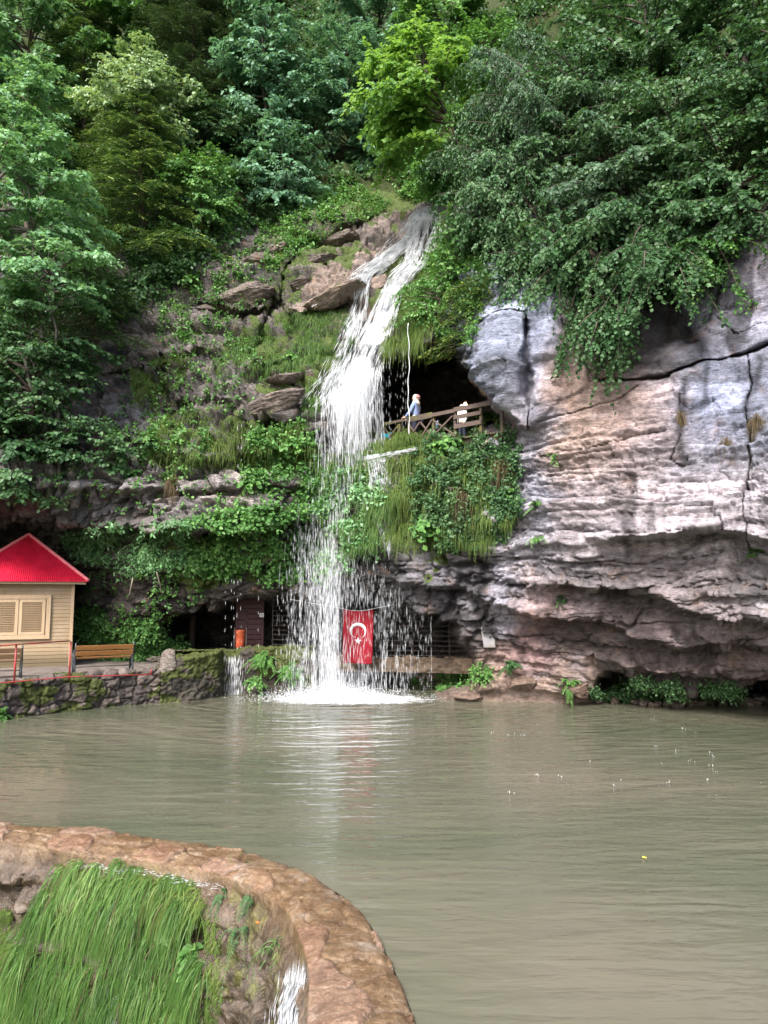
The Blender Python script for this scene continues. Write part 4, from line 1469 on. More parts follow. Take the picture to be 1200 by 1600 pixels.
def hung_cloth(name, c, w_, h_, mat, label, rz, seed):
    o = empty(name, c, rz)
    tag(o, label, 'cloth')
    nx_, nz_ = 14, 14
    v = []
    for jz in range(nz_ + 1):
        for ix in range(nx_ + 1):
            x, z = (ix / nx_ - 0.5) * w_, -jz / nz_ * h_
            v.append((x * (1 - 0.25 * jz / nz_), 0.03 * math.sin(18 * x / w_ * 0.8 + seed) * (0.3 + jz / nz_) - 0.02, z - 0.02 * math.sin(6 * x / w_ + seed)))
    f = [(a * (nx_ + 1) + b_, a * (nx_ + 1) + b_ + 1, (a + 1) * (nx_ + 1) + b_ + 1, (a + 1) * (nx_ + 1) + b_) for a in range(nz_) for b_ in range(nx_)]
    me = bpy.data.meshes.new('drape')
    me.from_pydata(v, [], f)
    for p in me.polygons: p.use_smooth = True
    d = link('drape', me, mat, o)
    d.modifiers.new('thickness', 'SOLIDIFY').thickness = 0.006


hung_cloth('blue_cloth', at(682, 658, 22.75).ravel(), 0.14, 0.26, m_cloth('light_blue_cotton', (0.34, 0.44, 0.68)), 'pale blue cloth seen through the railing right of the woman', R(-35), 1.0)
hung_cloth('tarp_scrap', at(604, 677, 23.6).ravel(), 0.34, 0.30, M_TEAL, 'teal scrap of tarpaulin at the waterfall end of the railing', R(-20), 2.0)

# ================================================================== LEAVES, BLADES, TREES
def unit(a):
    return a / (np.linalg.norm(a, axis=-1, keepdims=True) + 1e-9)


UPV = np.array([0, 0, 1.0])


class Leaves:
    def __init__(s):
        s.p, s.a, s.n, s.l, s.w, s.r = [], [], [], [], [], []

    def add(s, p, a, n, L, Wd, r):
        p = np.asarray(p, float).reshape(-1, 3)
        k = len(p)
        s.p.append(p)
        s.a.append(np.broadcast_to(a, (k, 3)))
        s.n.append(np.broadcast_to(n, (k, 3)))
        s.l.append(np.broadcast_to(L, (k,)))
        s.w.append(np.broadcast_to(Wd, (k,)))
        s.r.append(np.broadcast_to(r, (k,)))

    def mesh(s, name, hexa=True, curl=0.18):
        p, a, n = np.concatenate(s.p), unit(np.concatenate(s.a)), np.concatenate(s.n)
        L, Wd, r = np.concatenate(s.l)[:, None], np.concatenate(s.w)[:, None], np.concatenate(s.r)
        sd = unit(np.cross(n, a))
        n = unit(np.cross(a, sd))
        k = len(p)
        if hexa:
            V = np.stack([p, p + a * L * .30 + sd * Wd * .46 + n * Wd * .10, p + a * L * .68 + sd * Wd * .40 + n * (Wd * .08 - L * curl * .5), p + a * L - n * L * curl,
                          p + a * L * .68 - sd * Wd * .40 + n * (Wd * .08 - L * curl * .5), p + a * L * .30 - sd * Wd * .46 + n * Wd * .10], 1)
            o = np.arange(k)[:, None] * 6
            Fc = np.concatenate([o + np.array([[0, 3, 2, 1]]), o + np.array([[0, 5, 4, 3]])])
            m = 6
        else:
            V = np.stack([p, p + a * L * .45 + sd * Wd * .5, p + a * L - n * L * curl, p + a * L * .45 - sd * Wd * .5], 1)
            Fc = np.arange(k)[:, None] * 4 + np.array([[0, 3, 2, 1]])
            m = 4
        return mesh_np(name, V.reshape(-1, 3), [Fc], {'rnd': np.repeat(r, m)}, smooth=False)


def rnd_unit(rg, n):
    return unit(rg.normal(size=(n, 3)))


def blades(name, P, d0, L, Wd, droop, rnd, mat, nseg=4, down=(0, 0, -1.0), parent=None, facing=0.5):
    """tapered grass strips that leave P along d0 and bend over"""
    k = len(P)
    rg = np.random.default_rng(k)
    t = np.linspace(0, 1, nseg + 1)
    L = np.broadcast_to(L, (k,))[:, None, None]
    dr = np.broadcast_to(droop, (k,))[:, None, None]
    C = P[:, None] + d0[:, None] * L * (t - 0.35 * t ** 2)[None, :, None] + np.asarray(down)[..., None, :] * L * dr * (t ** 1.8)[None, :, None]
    tg = unit(np.gradient(C, axis=1))
    view = unit(P - CAM)[:, None]
    sd = unit(np.cross(tg, view * facing + rnd_unit(rg, k)[:, None] * (1 - facing)))
    wt = (np.broadcast_to(Wd, (k,))[:, None, None]) * (np.minimum(1, 0.55 + 1.6 * t) * (1 - t ** 2.2) + 0.02)[None, :, None]
    V = np.stack([C - sd * wt / 2, C + sd * wt / 2], 2).reshape(k, -1, 3)
    o = np.arange(k)[:, None] * (2 * (nseg + 1))
    Fc = np.concatenate([o + np.array([[2 * i, 2 * i + 1, 2 * i + 3, 2 * i + 2]]) for i in range(nseg)])
    me = mesh_np(name, V.reshape(-1, 3), [Fc], {'rnd': np.repeat(rnd, 2 * (nseg + 1))}, smooth=True)
    return link(name, me, mat, parent)


L_COOL = m_leaf('cool_green_leaf', (0.055, 0.135, 0.052), (0.135, 0.285, 0.120), (0.28, 0.46, 0.25), 0.30, 0.34, 0.55)
L_YEL = m_leaf('yellow_green_leaf', (0.06, 0.15, 0.030), (0.125, 0.255, 0.050), (0.23, 0.37, 0.090), 0.45, 0.45, 0.4)
L_BLUE = m_leaf('bluish_leaf', (0.040, 0.110, 0.062), (0.095, 0.215, 0.120), (0.21, 0.36, 0.24), 0.28, 0.36, 0.5)
L_DARK = m_leaf('dark_leaf', (0.020, 0.058, 0.020), (0.048, 0.115, 0.042), (0.10, 0.175, 0.070), 0.26, 0.36, 0.5)
L_GREY = m_leaf('greyish_leaf', (0.022, 0.056, 0.026), (0.050, 0.105, 0.048), (0.11, 0.19, 0.095), 0.3, 0.36, 0.55)
L_PALE = m_leaf('pale_leaf', (0.09, 0.165, 0.065), (0.19, 0.30, 0.13), (0.40, 0.50, 0.29), 0.3, 0.4, 0.5)
L_MID = m_leaf('fresh_leaf', (0.034, 0.100, 0.024), (0.080, 0.195, 0.048), (0.17, 0.32, 0.085), 0.30, 0.38, 0.5)
L_OLIVE = m_leaf('olive_needle', (0.020, 0.052, 0.016), (0.060, 0.118, 0.032), (0.28, 0.35, 0.075), 0.25, 0.5, 0.35)
L_FIR = m_leaf('dark_needle', (0.015, 0.034, 0.016), (0.034, 0.066, 0.026), (0.085, 0.125, 0.040), 0.2, 0.5, 0.35)
L_GRASS = m_leaf('grass_blade', (0.050, 0.085, 0.016), (0.095, 0.160, 0.030), (0.20, 0.25, 0.065), 0.35, 0.45, 0.4)
L_LUSH = m_leaf('lush_grass_blade', (0.030, 0.078, 0.016), (0.085, 0.180, 0.036), (0.25, 0.37, 0.115), 0.4, 0.36, 0.5)
L_DRY = m_leaf('dry_grass_blade', (0.06, 0.045, 0.025), (0.12, 0.09, 0.05), (0.19, 0.155, 0.085), 0.3, 0.6, 0.3)
M_BARK = m_plain('bark', (0.075, 0.058, 0.045), 0.85, 0.45, 9, 0.8, 0.03)
M_BARKL = m_plain('grey_bark', (0.13, 0.115, 0.10), 0.85, 0.4, 9, 0.8, 0.03)


def branch_curve(a, b, lift, n=7):
    t = np.linspace(0, 1, n)[:, None]
    mid = (a + b) / 2 + UPV * lift
    return (1 - t) ** 2 * a + 2 * t * (1 - t) * mid + t * t * b


def broad_tree(name, label, base, cen, rad, mat, seed, nb=50, leafL=0.14, leafW=0.10, twig=0.75, step=0.085, droop=0.25, hang=0.0, bark=None, trunk_r=0.12, group=None, cat='tree', front=0.72, lo=-0.95, sag=0.35, stems=1):
    """CEN, RAD: the crown's centre and half axes"""
    rg = np.random.default_rng(seed)
    r = empty(name, base)
    tag(r, label, cat, group)
    base = np.asarray(base, float)
    cen = np.asarray(cen, float)
    rad = np.asarray(rad, float)
    tr = MB()
    spine = branch_curve(base, cen + UPV * rad[2] * 0.7, 0.15 * np.linalg.norm(cen - base), 14)
    spine[1:-1] += rg.normal(size=(12, 3)) * 0.06 * min(1, rad[0])
    spines = [spine]
    for k in range(stems - 1):
        q = branch_curve(base + rg.normal(size=3) * np.array([0.3, 0.2, 0.02]), cen + UPV * rad[2] * 0.55 + rg.normal(size=3) * rad * 0.35, 0.3, 14)
        spines.append(q)
    for sp in spines:
        tr.tube(sp - base, np.linspace(trunk_r, trunk_r * 0.22, 14), 8)
    lv = Leaves()
    for i in range(int(nb * 0.70) + 1):
        az = rg.uniform(math.pi, 2 * math.pi) if rg.random() < front else rg.uniform(0, math.pi)
        w_ = rg.uniform(lo, 1)
        h_ = math.sqrt(max(0.06, 1 - w_ * w_))
        rr = rg.uniform(0.62, 1.08)
        d = np.array([math.cos(az) * h_, math.sin(az) * h_, w_])
        tip = cen + d * rad * rr
        Lb = np.linalg.norm((tip - cen)[:2]) + 0.4
        sp = spines[rg.integers(len(spines))]
        zt = tip[2] - Lb * rg.uniform(0.15, 0.65)
        j = int(np.clip(np.searchsorted(sp[:, 2], zt), 2, 12)) if sp[-1, 2] > sp[0, 2] else rg.integers(4, 13)
        a = sp[j]
        Lb = np.linalg.norm(tip - a)
        if Lb < 0.3: continue
        bc = branch_curve(a, tip - UPV * sag * 0.3 * Lb, sag * Lb * 0.45, 9)
        tr.tube(bc - base, np.linspace(0.018 + 0.010 * Lb, 0.005, 9), 5, cap=False)
        nt_ = max(6, int(Lb * 10.5))
        us = np.sort(rg.uniform(0.22, 1.0, nt_))
        bp_ = np.stack([np.interp(us, np.linspace(0, 1, 9), bc[:, k]) for k in range(3)], 1)
        bt = unit(np.stack([np.interp(us, np.linspace(0, 1, 9), np.gradient(bc[:, k])) for k in range(3)], 1))
        side = unit(np.cross(bt, UPV)) * np.where(np.arange(nt_) % 2, 1, -1)[:, None]
        td = unit(bt * rg.uniform(0.5, 1.0, (nt_, 1)) + side * rg.uniform(0.4, 1.1, (nt_, 1)) + rg.normal(size=(nt_, 3)) * 0.16 - UPV * droop * rg.uniform(0.2, 1.2, (nt_, 1)))
        tl = twig * rg.uniform(0.5, 1.15, nt_) * (1.15 - 0.45 * us)
        nl = max(4, int(twig / step))
        s_ = (np.arange(nl) + 0.6) / nl
        P = bp_[:, None] + td[:, None] * (tl[:, None] * s_[None])[..., None] - UPV * ((droop * 0.5 + hang) * tl[:, None] * s_[None] ** 2)[..., None]
        tdl = unit(td[:, None] - UPV * ((droop + 2 * hang) * s_[None])[..., None] * np.ones((nt_, 1, 1)))
        sl = unit(np.cross(tdl, UPV + 0.3 * rg.normal(size=3)))
        sg = np.where(np.arange(nl) % 2, 1.0, -1.0)[None, :, None]
        m = nt_ * nl
        ax = tdl * 0.75 + sl * sg * 0.8 + rg.normal(size=(nt_, nl, 3)) * 0.28 - UPV * (0.15 + hang)
        nn = UPV * (0.7 - 0.4 * hang) + d * 0.5 + rg.normal(size=(nt_, nl, 3)) * 0.38
        sz = rg.uniform(0.5, 1.25, m)
        rn = np.clip(0.45 + 0.18 * rg.normal(size=m) + 0.55 * (rg.random() - 0.5) + 0.12 * np.tile(s_, nt_), 0, 1)
        lv.add(P.reshape(-1, 3) - base, ax.reshape(-1, 3), nn.reshape(-1, 3), leafL * sz, leafW * sz, rn)
    tr.build('trunk', bark or M_BARK, r, smooth=True)
    link('crown', lv.mesh('crown', True), mat, r)
    return r


def conifer(name, label, base, top, rmax, mat, seed, group=None, dz=0.34, per=7, needleL=0.13, needleW=0.034, lo=0.12, front=0.75, shape=0.8, tipc=0.5, trunk_r=0.14):
    rg = np.random.default_rng(seed)
    r = empty(name, base)
    tag(r, label, 'tree', group)
    base = np.asarray(base, float)
    top = np.asarray(top, float)
    H = np.linalg.norm(top - base)
    tr = MB()
    tr.tube([(0, 0, 0), tuple((top - base) * 0.5 + np.array([0.05, 0, 0])), tuple(top - base)], [trunk_r, trunk_r * 0.6, 0.015], 8)
    lv = Leaves()
    for z in np.arange(lo * H, H, dz):
        f = z / H
        rr = rmax * (1 - f) ** shape * rg.uniform(0.75, 1.1) + 0.12
        c = base + (top - base) * f
        for k in range(per):
            az = rg.uniform(math.pi, 2 * math.pi) if rg.random() < front else rg.uniform(0, math.pi)
            L = rr * rg.uniform(0.65, 1.12)
            d = np.array([math.cos(az), math.sin(az), 0])
            tip = c + d * L - UPV * L * rg.uniform(0.10, 0.38)
            bc = branch_curve(c, tip, 0.10 * L, 7)
            tr.tube(bc - base, np.linspace(0.022, 0.005, 7), 4, cap=False)
            nt_ = max(5, int(L / 0.10))
            us = np.linspace(0.18, 1.0, nt_)
            bp_ = np.stack([np.interp(us, np.linspace(0, 1, 7), bc[:, q]) for q in range(3)], 1)
            bt = unit(np.stack([np.interp(us, np.linspace(0, 1, 7), np.gradient(bc[:, q])) for q in range(3)], 1))
            sd = unit(np.cross(bt, UPV)) * np.where(np.arange(nt_) % 2, 1, -1)[:, None]
            td = unit(bt * 0.8 + sd * 0.9 - UPV * rg.uniform(0.0, 0.35, (nt_, 1)) + rg.normal(size=(nt_, 3)) * 0.12)
            tl = 0.34 * L * (1.2 - us) + 0.16
            nl = 9
            s_ = (np.arange(nl) + 0.5) / nl
            P = bp_[:, None] + td[:, None] * (tl[:, None] * s_[None])[..., None] - UPV * (0.18 * tl[:, None] * s_[None] ** 2)[..., None]
            sl = unit(np.cross(td, UPV))[:, None]
            sg = np.where(np.arange(nl) % 2, 1.0, -1.0)[None, :, None]
            ax = td[:, None] * 0.9 + sl * sg * 0.55 + rg.normal(size=(nt_, nl, 3)) * 0.2
            nn = UPV * 0.9 + rg.normal(size=(nt_, nl, 3)) * 0.35
            m = nt_ * nl
            rn = np.clip(0.30 + 0.15 * rg.normal(size=m) + tipc * np.tile(s_, nt_) ** 2 * np.repeat(us, nl) ** 2 + 0.15 * (rg.random() - .5), 0, 1)
            lv.add(P.reshape(-1, 3) - base, ax.reshape(-1, 3), nn.reshape(-1, 3), needleL * rg.uniform(0.7, 1.2, m), needleW, rn)
    tr.build('trunk', M_BARK, r, smooth=True)
    link('crown', lv.mesh('crown', False, 0.1), mat, r)
    return r


HS = SH[::3, ::5].reshape(-1, 3)


def ground_under(x, y, zmax):
    ok = HS[:, 2] < zmax
    d = (HS[ok, 0] - x) ** 2 + (HS[ok, 1] - y) ** 2
    return HS[ok][np.argmin(d)]


def px_tree(fn, px, py, rx, ry, Y, depth=None, basepx=None, **kw):
    """crown centred on the pixel's ray at distance Y, RX, RY its half size in pixels"""
    c = at(px, py, Y).ravel()
    s = np.linalg.norm(c - CAM) / F
    rad = np.array([rx * s, (depth or rx * s * 0.9), ry * s])
    if basepx is not None:
        b = surf(*basepx)[0] - np.array([0, 0, 0.15])
    else:
        b = ground_under(c[0], c[1] + rad[1] * 0.3, c[2])
        b = np.array([b[0], b[1], b[2] - 0.2])
    return fn(base=tuple(b), cen=c, rad=rad, **kw)


def px_conifer(px_top, py_top, px_b, py_b, rpx, Y, **kw):
    t_ = at(px_top, py_top, Y).ravel()
    b_ = at(px_b, py_b, Y).ravel()
    s = np.linalg.norm((t_ + b_) / 2 - CAM) / F
    return conifer(base=tuple(b_), top=t_, rmax=rpx * s, **kw)

# ------------------------------------------------------------------ the trees
GL, GR = 'trees on the wooded slope left of the waterfall', 'trees hanging over the right rock face'
# far row, upper slope
px_tree(broad_tree, 40, 60, 110, 120, 33, name='leafy_tree', label='bright leafy tree in the top left corner of the slope', mat=L_COOL, seed=1, nb=80, leafL=0.22, leafW=0.15, group=GL)
px_tree(broad_tree, 205, 25, 90, 90, 35, name='leafy_tree', label='mid green tree at the top between the corner tree and the dark conifer', mat=L_MID, seed=2, nb=70, leafL=0.20, leafW=0.14, group=GL)
px_tree(broad_tree, 590, 30, 100, 90, 36, name='leafy_tree', label='dark leafy tree at the top above the waterfall', mat=L_BLUE, seed=3, nb=80, leafL=0.20, leafW=0.14, group=GL)
px_tree(broad_tree, 700, 20, 90, 80, 33, name='leafy_tree', label='light green tree at the top right of the waterfall gap', mat=L_MID, seed=4, nb=70, leafL=0.20, leafW=0.14, group=GL)
px_conifer(300, -140, 300, 330, 120, 33, name='conifer', label='tall dark conifer rising out of the picture at the top left', mat=L_FIR, seed=5, dz=0.42, per=9, shape=0.6, group=GL, needleL=0.2, needleW=0.05)
px_conifer(400, -100, 400, 340, 120, 34, name='conifer', label='dark conifer behind the bluish drooping tree', mat=L_FIR, seed=6, dz=0.42, per=9, shape=0.6, group=GL, needleL=0.2, needleW=0.05)
px_conifer(130, -60, 130, 330, 100, 34, name='conifer', label='olive conifer behind the pale tree at the upper left', mat=L_OLIVE, seed=7, dz=0.42, per=8, group=GL, needleL=0.2, needleW=0.05)
# middle row
px_tree(broad_tree, 410, 120, 75, 120, 31, name='leafy_tree', label='bluish green drooping tree left of the waterfall top', mat=L_BLUE, seed=8, nb=80, leafL=0.20, leafW=0.13, droop=0.45, group=GL)
px_tree(broad_tree, 440, 270, 70, 80, 30, name='leafy_tree', label='bluish green tree low on the slope left of the waterfall top', mat=L_BLUE, seed=9, nb=60, leafL=0.18, leafW=0.12, droop=0.4, group=GL)
px_tree(broad_tree, 540, 160, 90, 110, 32, name='leafy_tree', label='dark blue green tree straight above the waterfall', mat=L_BLUE, seed=10, nb=85, leafL=0.18, leafW=0.12, group=GL)
px_tree(broad_tree, 215, 165, 90, 80, 29.5, name='leafy_tree', label='pale rounded tree with whitish young leaves on the upper left slope', mat=L_PALE, seed=11, nb=90, leafL=0.16, leafW=0.12, group=GL)
px_conifer(215, 150, 225, 440, 120, 28, name='conifer', label='olive conifer with yellow tips in tiers on the left slope', mat=L_OLIVE, seed=12, dz=0.36, per=8, shape=0.45, tipc=0.75, group=GL, needleL=0.16, needleW=0.045)
px_conifer(120, 300, 150, 560, 95, 25.5, name='conifer', label='shaded olive conifer low beside the bare left rock', mat=L_OLIVE, seed=13, dz=0.36, per=7, shape=0.5, tipc=0.4, group=GL)
px_tree(broad_tree, 315, 300, 65, 75, 27.8, name='leafy_tree', label='round glossy green bush right of the yellow tipped conifer', mat=L_MID, seed=14, nb=70, leafL=0.13, leafW=0.10, group=GL)
px_tree(broad_tree, 370, 310, 70, 50, 29.5, name='leafy_tree', label='dark thin spray of leaves above the left rock', mat=L_DARK, seed=15, nb=40, leafL=0.14, leafW=0.10, group=GL)
px_tree(broad_tree, 40, 180, 80, 70, 28, name='leafy_tree', label='cool green tree at the left edge above the near hazel', mat=L_COOL, seed=16, nb=60, leafL=0.18, leafW=0.13, group=GL)
px_tree(broad_tree, 330, 210, 60, 60, 31, name='leafy_tree', label='dark green sapling among the conifers on the upper slope', mat=L_DARK, seed=17, nb=45, leafL=0.18, leafW=0.12, group=GL)
# near hazels at the left edge
px_tree(broad_tree, 30, 340, 120, 150, 22.3, basepx=(80, 770), name='hazel_tree', label='near hazel with bright cool green leaves at the left edge', mat=L_COOL, seed=18, nb=75, leafL=0.165, leafW=0.13, twig=0.8, sag=0.5, stems=2, group=GL, bark=M_BARKL, trunk_r=0.085, front=0.6)
px_tree(broad_tree, 75, 420, 110, 40, 21.8, basepx=(95, 765), name='hazel_tree', label='long light spray of a young hazel reaching right over the rock', mat=L_COOL, seed=19, nb=26, leafL=0.15, leafW=0.12, sag=0.6, group=GL, bark=M_BARKL, trunk_r=0.06)
px_tree(broad_tree, 40, 570, 110, 110, 22.6, basepx=(60, 780), name='hazel_tree', label='shaded dark hazel under the bright one at the left edge', mat=L_DARK, seed=20, nb=80, leafL=0.15, leafW=0.12, sag=0.5, group=GL, bark=M_BARK, trunk_r=0.08)
px_tree(broad_tree, 20, 700, 90, 80, 22.0, basepx=(30, 790), name='hazel_tree', label='low leafy hazel at the left edge above the hut', mat=L_DARK, seed=21, nb=60, leafL=0.14, leafW=0.115, group=GL, trunk_r=0.06)
px_tree(broad_tree, 150, 680, 80, 60, 22.9, basepx=(150, 740), name='bush', label='dark leafy bush on the ledge between the hazel and the bare rock', mat=L_DARK, seed=22, nb=36, leafL=0.13, leafW=0.105, cat='bush', trunk_r=0.04)
# right of the gap
px_tree(broad_tree, 650, 150, 115, 95, 25.5, basepx=(760, 330), name='maple_branch_tree', label='bright yellow green tree leaning over the waterfall', mat=L_YEL, seed=23, nb=44, leafL=0.19, leafW=0.15, twig=1.0, sag=0.6, droop=0.35, group=GR, trunk_r=0.08)
px_tree(broad_tree, 760, 150, 60, 120, 25, basepx=(820, 360), name='leafy_tree', label='mid green tree between the yellow tree and the greyish tree', mat=L_MID, seed=24, nb=55, leafL=0.15, leafW=0.10, droop=0.4, group=GR, trunk_r=0.09)
px_tree(broad_tree, 830, 190, 130, 140, 23.4, basepx=(930, 330), name='drooping_tree', label='greyish fine leaved tree drooping over the cave', mat=L_GREY, seed=25, nb=115, leafL=0.12, leafW=0.055, twig=0.8, step=0.06, droop=0.7, hang=0.5, group=GR, trunk_r=0.12)
px_tree(broad_tree, 800, 330, 110, 90, 22.6, basepx=(860, 380), name='drooping_tree', label='lower greyish tree drooping onto the blue grey spur', mat=L_DARK, seed=26, nb=90, leafL=0.12, leafW=0.07, twig=0.75, step=0.065, droop=0.6, hang=0.4, group=GR, trunk_r=0.09)
px_tree(broad_tree, 1000, 70, 150, 130, 24, basepx=(1040, 200), name='hazel_tree', label='big dark hazel at the top right above the rock face', mat=L_DARK, seed=27, nb=100, leafL=0.16, leafW=0.125, group=GR, trunk_r=0.14)
px_tree(broad_tree, 1150, 80, 120, 140, 22, basepx=(1180, 230), name='hazel_tree', label='dark hazel in the top right corner', mat=L_DARK, seed=28, nb=100, leafL=0.15, leafW=0.12, group=GR, trunk_r=0.14)
px_tree(broad_tree, 940, 300, 130, 110, 20.9, basepx=(1000, 340), name='hazel_tree', label='hazel sprays with lighter tips hanging in front of the dark hollow', mat=L_GREY, seed=29, nb=70, leafL=0.13, leafW=0.105, droop=0.5, sag=0.6, group=GR, trunk_r=0.10)
px_tree(broad_tree, 1120, 270, 130, 100, 20.2, basepx=(1150, 320), name='hazel_tree', label='dark hazel at the right edge above the grey bare rock', mat=L_DARK, seed=30, nb=75, leafL=0.14, leafW=0.11, droop=0.4, group=GR, trunk_r=0.10)
px_tree(broad_tree, 870, 410, 90, 90, 20.2, basepx=(880, 420), name='hazel_tree', label='small hazel spray hanging over the blue grey rock spur', mat=L_DARK, seed=31, nb=34, leafL=0.12, leafW=0.10, droop=0.7, sag=0.5, group=GR, trunk_r=0.05)
px_tree(broad_tree, 900, 200, 130, 130, 22.8, basepx=(960, 300), name='hazel_tree', label='dense dark tree in the middle of the canopy over the right rock', mat=L_DARK, seed=41, nb=110, leafL=0.12, leafW=0.085, droop=0.5, sag=0.5, group=GR, trunk_r=0.10)
px_tree(broad_tree, 1050, 210, 140, 110, 21.6, basepx=(1080, 300), name='hazel_tree', label='broad dark tree with light tipped sprays right of the canopy middle', mat=L_DARK, seed=42, nb=110, leafL=0.12, leafW=0.095, droop=0.5, sag=0.55, group=GR, trunk_r=0.10)
px_tree(broad_tree, 775, 300, 95, 120, 23.0, basepx=(840, 370), name='leafy_tree', label='dark drooping tree beside the yellow green one above the cave', mat=L_DARK, seed=43, nb=95, leafL=0.12, leafW=0.075, droop=0.6, hang=0.3, group=GR, trunk_r=0.08)
px_tree(broad_tree, 980, 385, 150, 80, 20.0, basepx=(1020, 380), name='hazel_tree', label='low dark sprays hanging in front of the black hollow of the rock', mat=L_DARK, seed=44, nb=70, leafL=0.12, leafW=0.10, droop=0.6, sag=0.6, group=GR, trunk_r=0.07)
px_tree(broad_tree, 1140, 340, 90, 60, 19.4, basepx=(1170, 340), name='hazel_tree', label='lowest dark spray at the right edge above the grey rock', mat=L_DARK, seed=45, nb=50, leafL=0.12, leafW=0.10, droop=0.5, sag=0.5, group=GR, trunk_r=0.05)
px_tree(broad_tree, 815, 420, 70, 60, 21.2, basepx=(850, 410), name='hazel_tree', label='thin dark sprays trailing over the top of the blue grey spur', mat=L_DARK, seed=46, nb=45, leafL=0.11, leafW=0.085, droop=0.8, sag=0.5, hang=0.3, group=GR, trunk_r=0.05)
px_tree(broad_tree, 1310, 120, 130, 150, 19, basepx=(1290, 200), name='hazel_tree', label='dark hazel just outside the right edge of the picture', mat=L_DARK, seed=51, nb=80, leafL=0.15, leafW=0.12, group=GR, trunk_r=0.12)
px_tree(broad_tree, 1300, 330, 90, 70, 17.8, basepx=(1290, 340), name='bush', label='bush on the rock edge just outside the right edge of the picture', mat=L_DARK, seed=52, nb=50, leafL=0.13, leafW=0.11, cat='bush', trunk_r=0.06)
px_tree(broad_tree, 920, 470, 75, 110, 19.4, basepx=(985, 400), name='hazel_tree', label='few long drooping sprays in front of the pink rock below the canopy', mat=L_DARK, seed=47, nb=16, leafL=0.12, leafW=0.10, twig=0.9, droop=0.9, sag=0.6, group=GR, trunk_r=0.04)
px_tree(broad_tree, 1110, 430, 85, 60, 18.8, basepx=(1120, 380), name='hazel_tree', label='flat green spray reaching right across the grey rock', mat=L_MID, seed=48, nb=14, leafL=0.11, leafW=0.09, twig=0.8, droop=0.4, sag=0.6, group=GR, trunk_r=0.04)
px_tree(broad_tree, 1010, 455, 115, 70, 18.9, basepx=(1060, 400), name='bush', label='green bush hanging down the middle of the rock face', mat=L_DARK, seed=32, nb=44, leafL=0.11, leafW=0.095, droop=0.5, sag=0.5, cat='bush', trunk_r=0.05)
px_tree(broad_tree, 940, 520, 55, 60, 18.6, basepx=(1000, 480), name='bush', label='lowest tip of green leaves hanging on the rock face', mat=L_DARK, seed=33, nb=26, leafL=0.11, leafW=0.09, droop=0.8, sag=0.5, cat='bush', trunk_r=0.03)
px_tree(broad_tree, 722, 405, 50, 85, 23.6, basepx=(720, 450), name='bush', label='leafy bush along the right bank of the upper waterfall', mat=L_MID, seed=34, nb=75, leafL=0.12, leafW=0.09, droop=0.5, cat='bush', trunk_r=0.05)
px_tree(broad_tree, 665, 470, 45, 60, 23.4, basepx=(690, 500), name='bush', label='fresh green bush overhanging the left mouth of the upper cave', mat=L_MID, seed=35, nb=40, leafL=0.10, leafW=0.07, droop=0.6, cat='bush', trunk_r=0.04)
px_conifer(745, 430, 730, 545, 55, 22.0, name='yew_bush', label='yellow tipped yew bush over the upper cave', mat=L_OLIVE, seed=36, dz=0.20, per=8, shape=0.3, tipc=0.9, lo=0.0, trunk_r=0.04)


# ------------------------------------------------------------------ undergrowth and plants on the rock
def in_poly(poly, n, rg, dens=None, seed=0):
    P = np.array(poly, float)
    x0, y0, x1, y1 = *P.min(0), *P.max(0)
    ox, oy = [], []
    got = 0
    while got < n:
        x, y = rg.uniform(x0, x1, 4 * n), rg.uniform(y0, y1, 4 * n)
        ok = poly_sdf(x, y, P) < 0
        if dens is not None:
            q = np.stack([x / dens, y / dens, np.full_like(x, seed)], -1)
            ok &= fbm(q, 3, seed) > rg.uniform(-0.35, 0.25, len(x))
        ox.append(x[ok])
        oy.append(y[ok])
        got += ok.sum()
    return np.concatenate(ox)[:n], np.concatenate(oy)[:n]


def leaf_mat_region(name, label, poly, n, mat, seed, L=0.11, Wd=0.09, per=6, lift=0.28, dens=26, cat='ground cover', up=0.5):
    rg = np.random.default_rng(seed)
    x, y = in_poly(poly, n, rg, dens, seed)
    P, N, NB = surf(x, y)
    d = unit(NB * 0.8 + UPV * up + rg.normal(size=(n, 3)) * 0.45)
    hgt = lift * rg.uniform(0.25, 1.25, n) * (0.7 + 0.8 * np.clip(fbm(P * 1.1, 2, seed), -0.6, 1))
    lv = Leaves()
    tone_ = 0.45 + 0.35 * fbm(P * 0.9, 3, seed + 4)
    for k in range(per):
        f = (k + 1) / per
        a = unit(d * 0.5 + rnd_unit(rg, n) * 0.9 - UPV * 0.25)
        lv.add(P + d * (hgt * f)[:, None] + rg.normal(size=(n, 3)) * L * 0.4, a, UPV * 0.7 + NB * 0.6 + rg.normal(size=(n, 3)) * 0.4, L * rg.uniform(0.6, 1.2, n), Wd * rg.uniform(0.6, 1.2, n), np.clip(tone_ + rg.normal(size=n) * 0.16 + 0.15 * f, 0, 1))
    return tag(link(name, lv.mesh(name), mat), label, cat, kind='stuff')


def grass_region(name, label, poly, n, mat, seed, L=0.45, Wd=0.014, dens=24, droop=0.9, cat='grass', out=0.8):
    rg = np.random.default_rng(seed)
    x, y = in_poly(poly, n, rg, dens, seed)
    P, N, NB = surf(x, y)
    d = unit(NB * out + UPV * 0.55 + rg.normal(size=(n, 3)) * 0.35)
    rn = np.clip(0.45 + 0.3 * fbm(P * 0.8, 3, seed + 2) + rg.normal(size=n) * 0.18, 0, 1)
    o = blades(name, P - NB * 0.03, d, L * rg.uniform(0.5, 1.25, n), Wd * rg.uniform(0.7, 1.3, n), droop * rg.uniform(0.6, 1.3, n), rn, mat, facing=0.7)
    return tag(o, label, cat, kind='stuff')


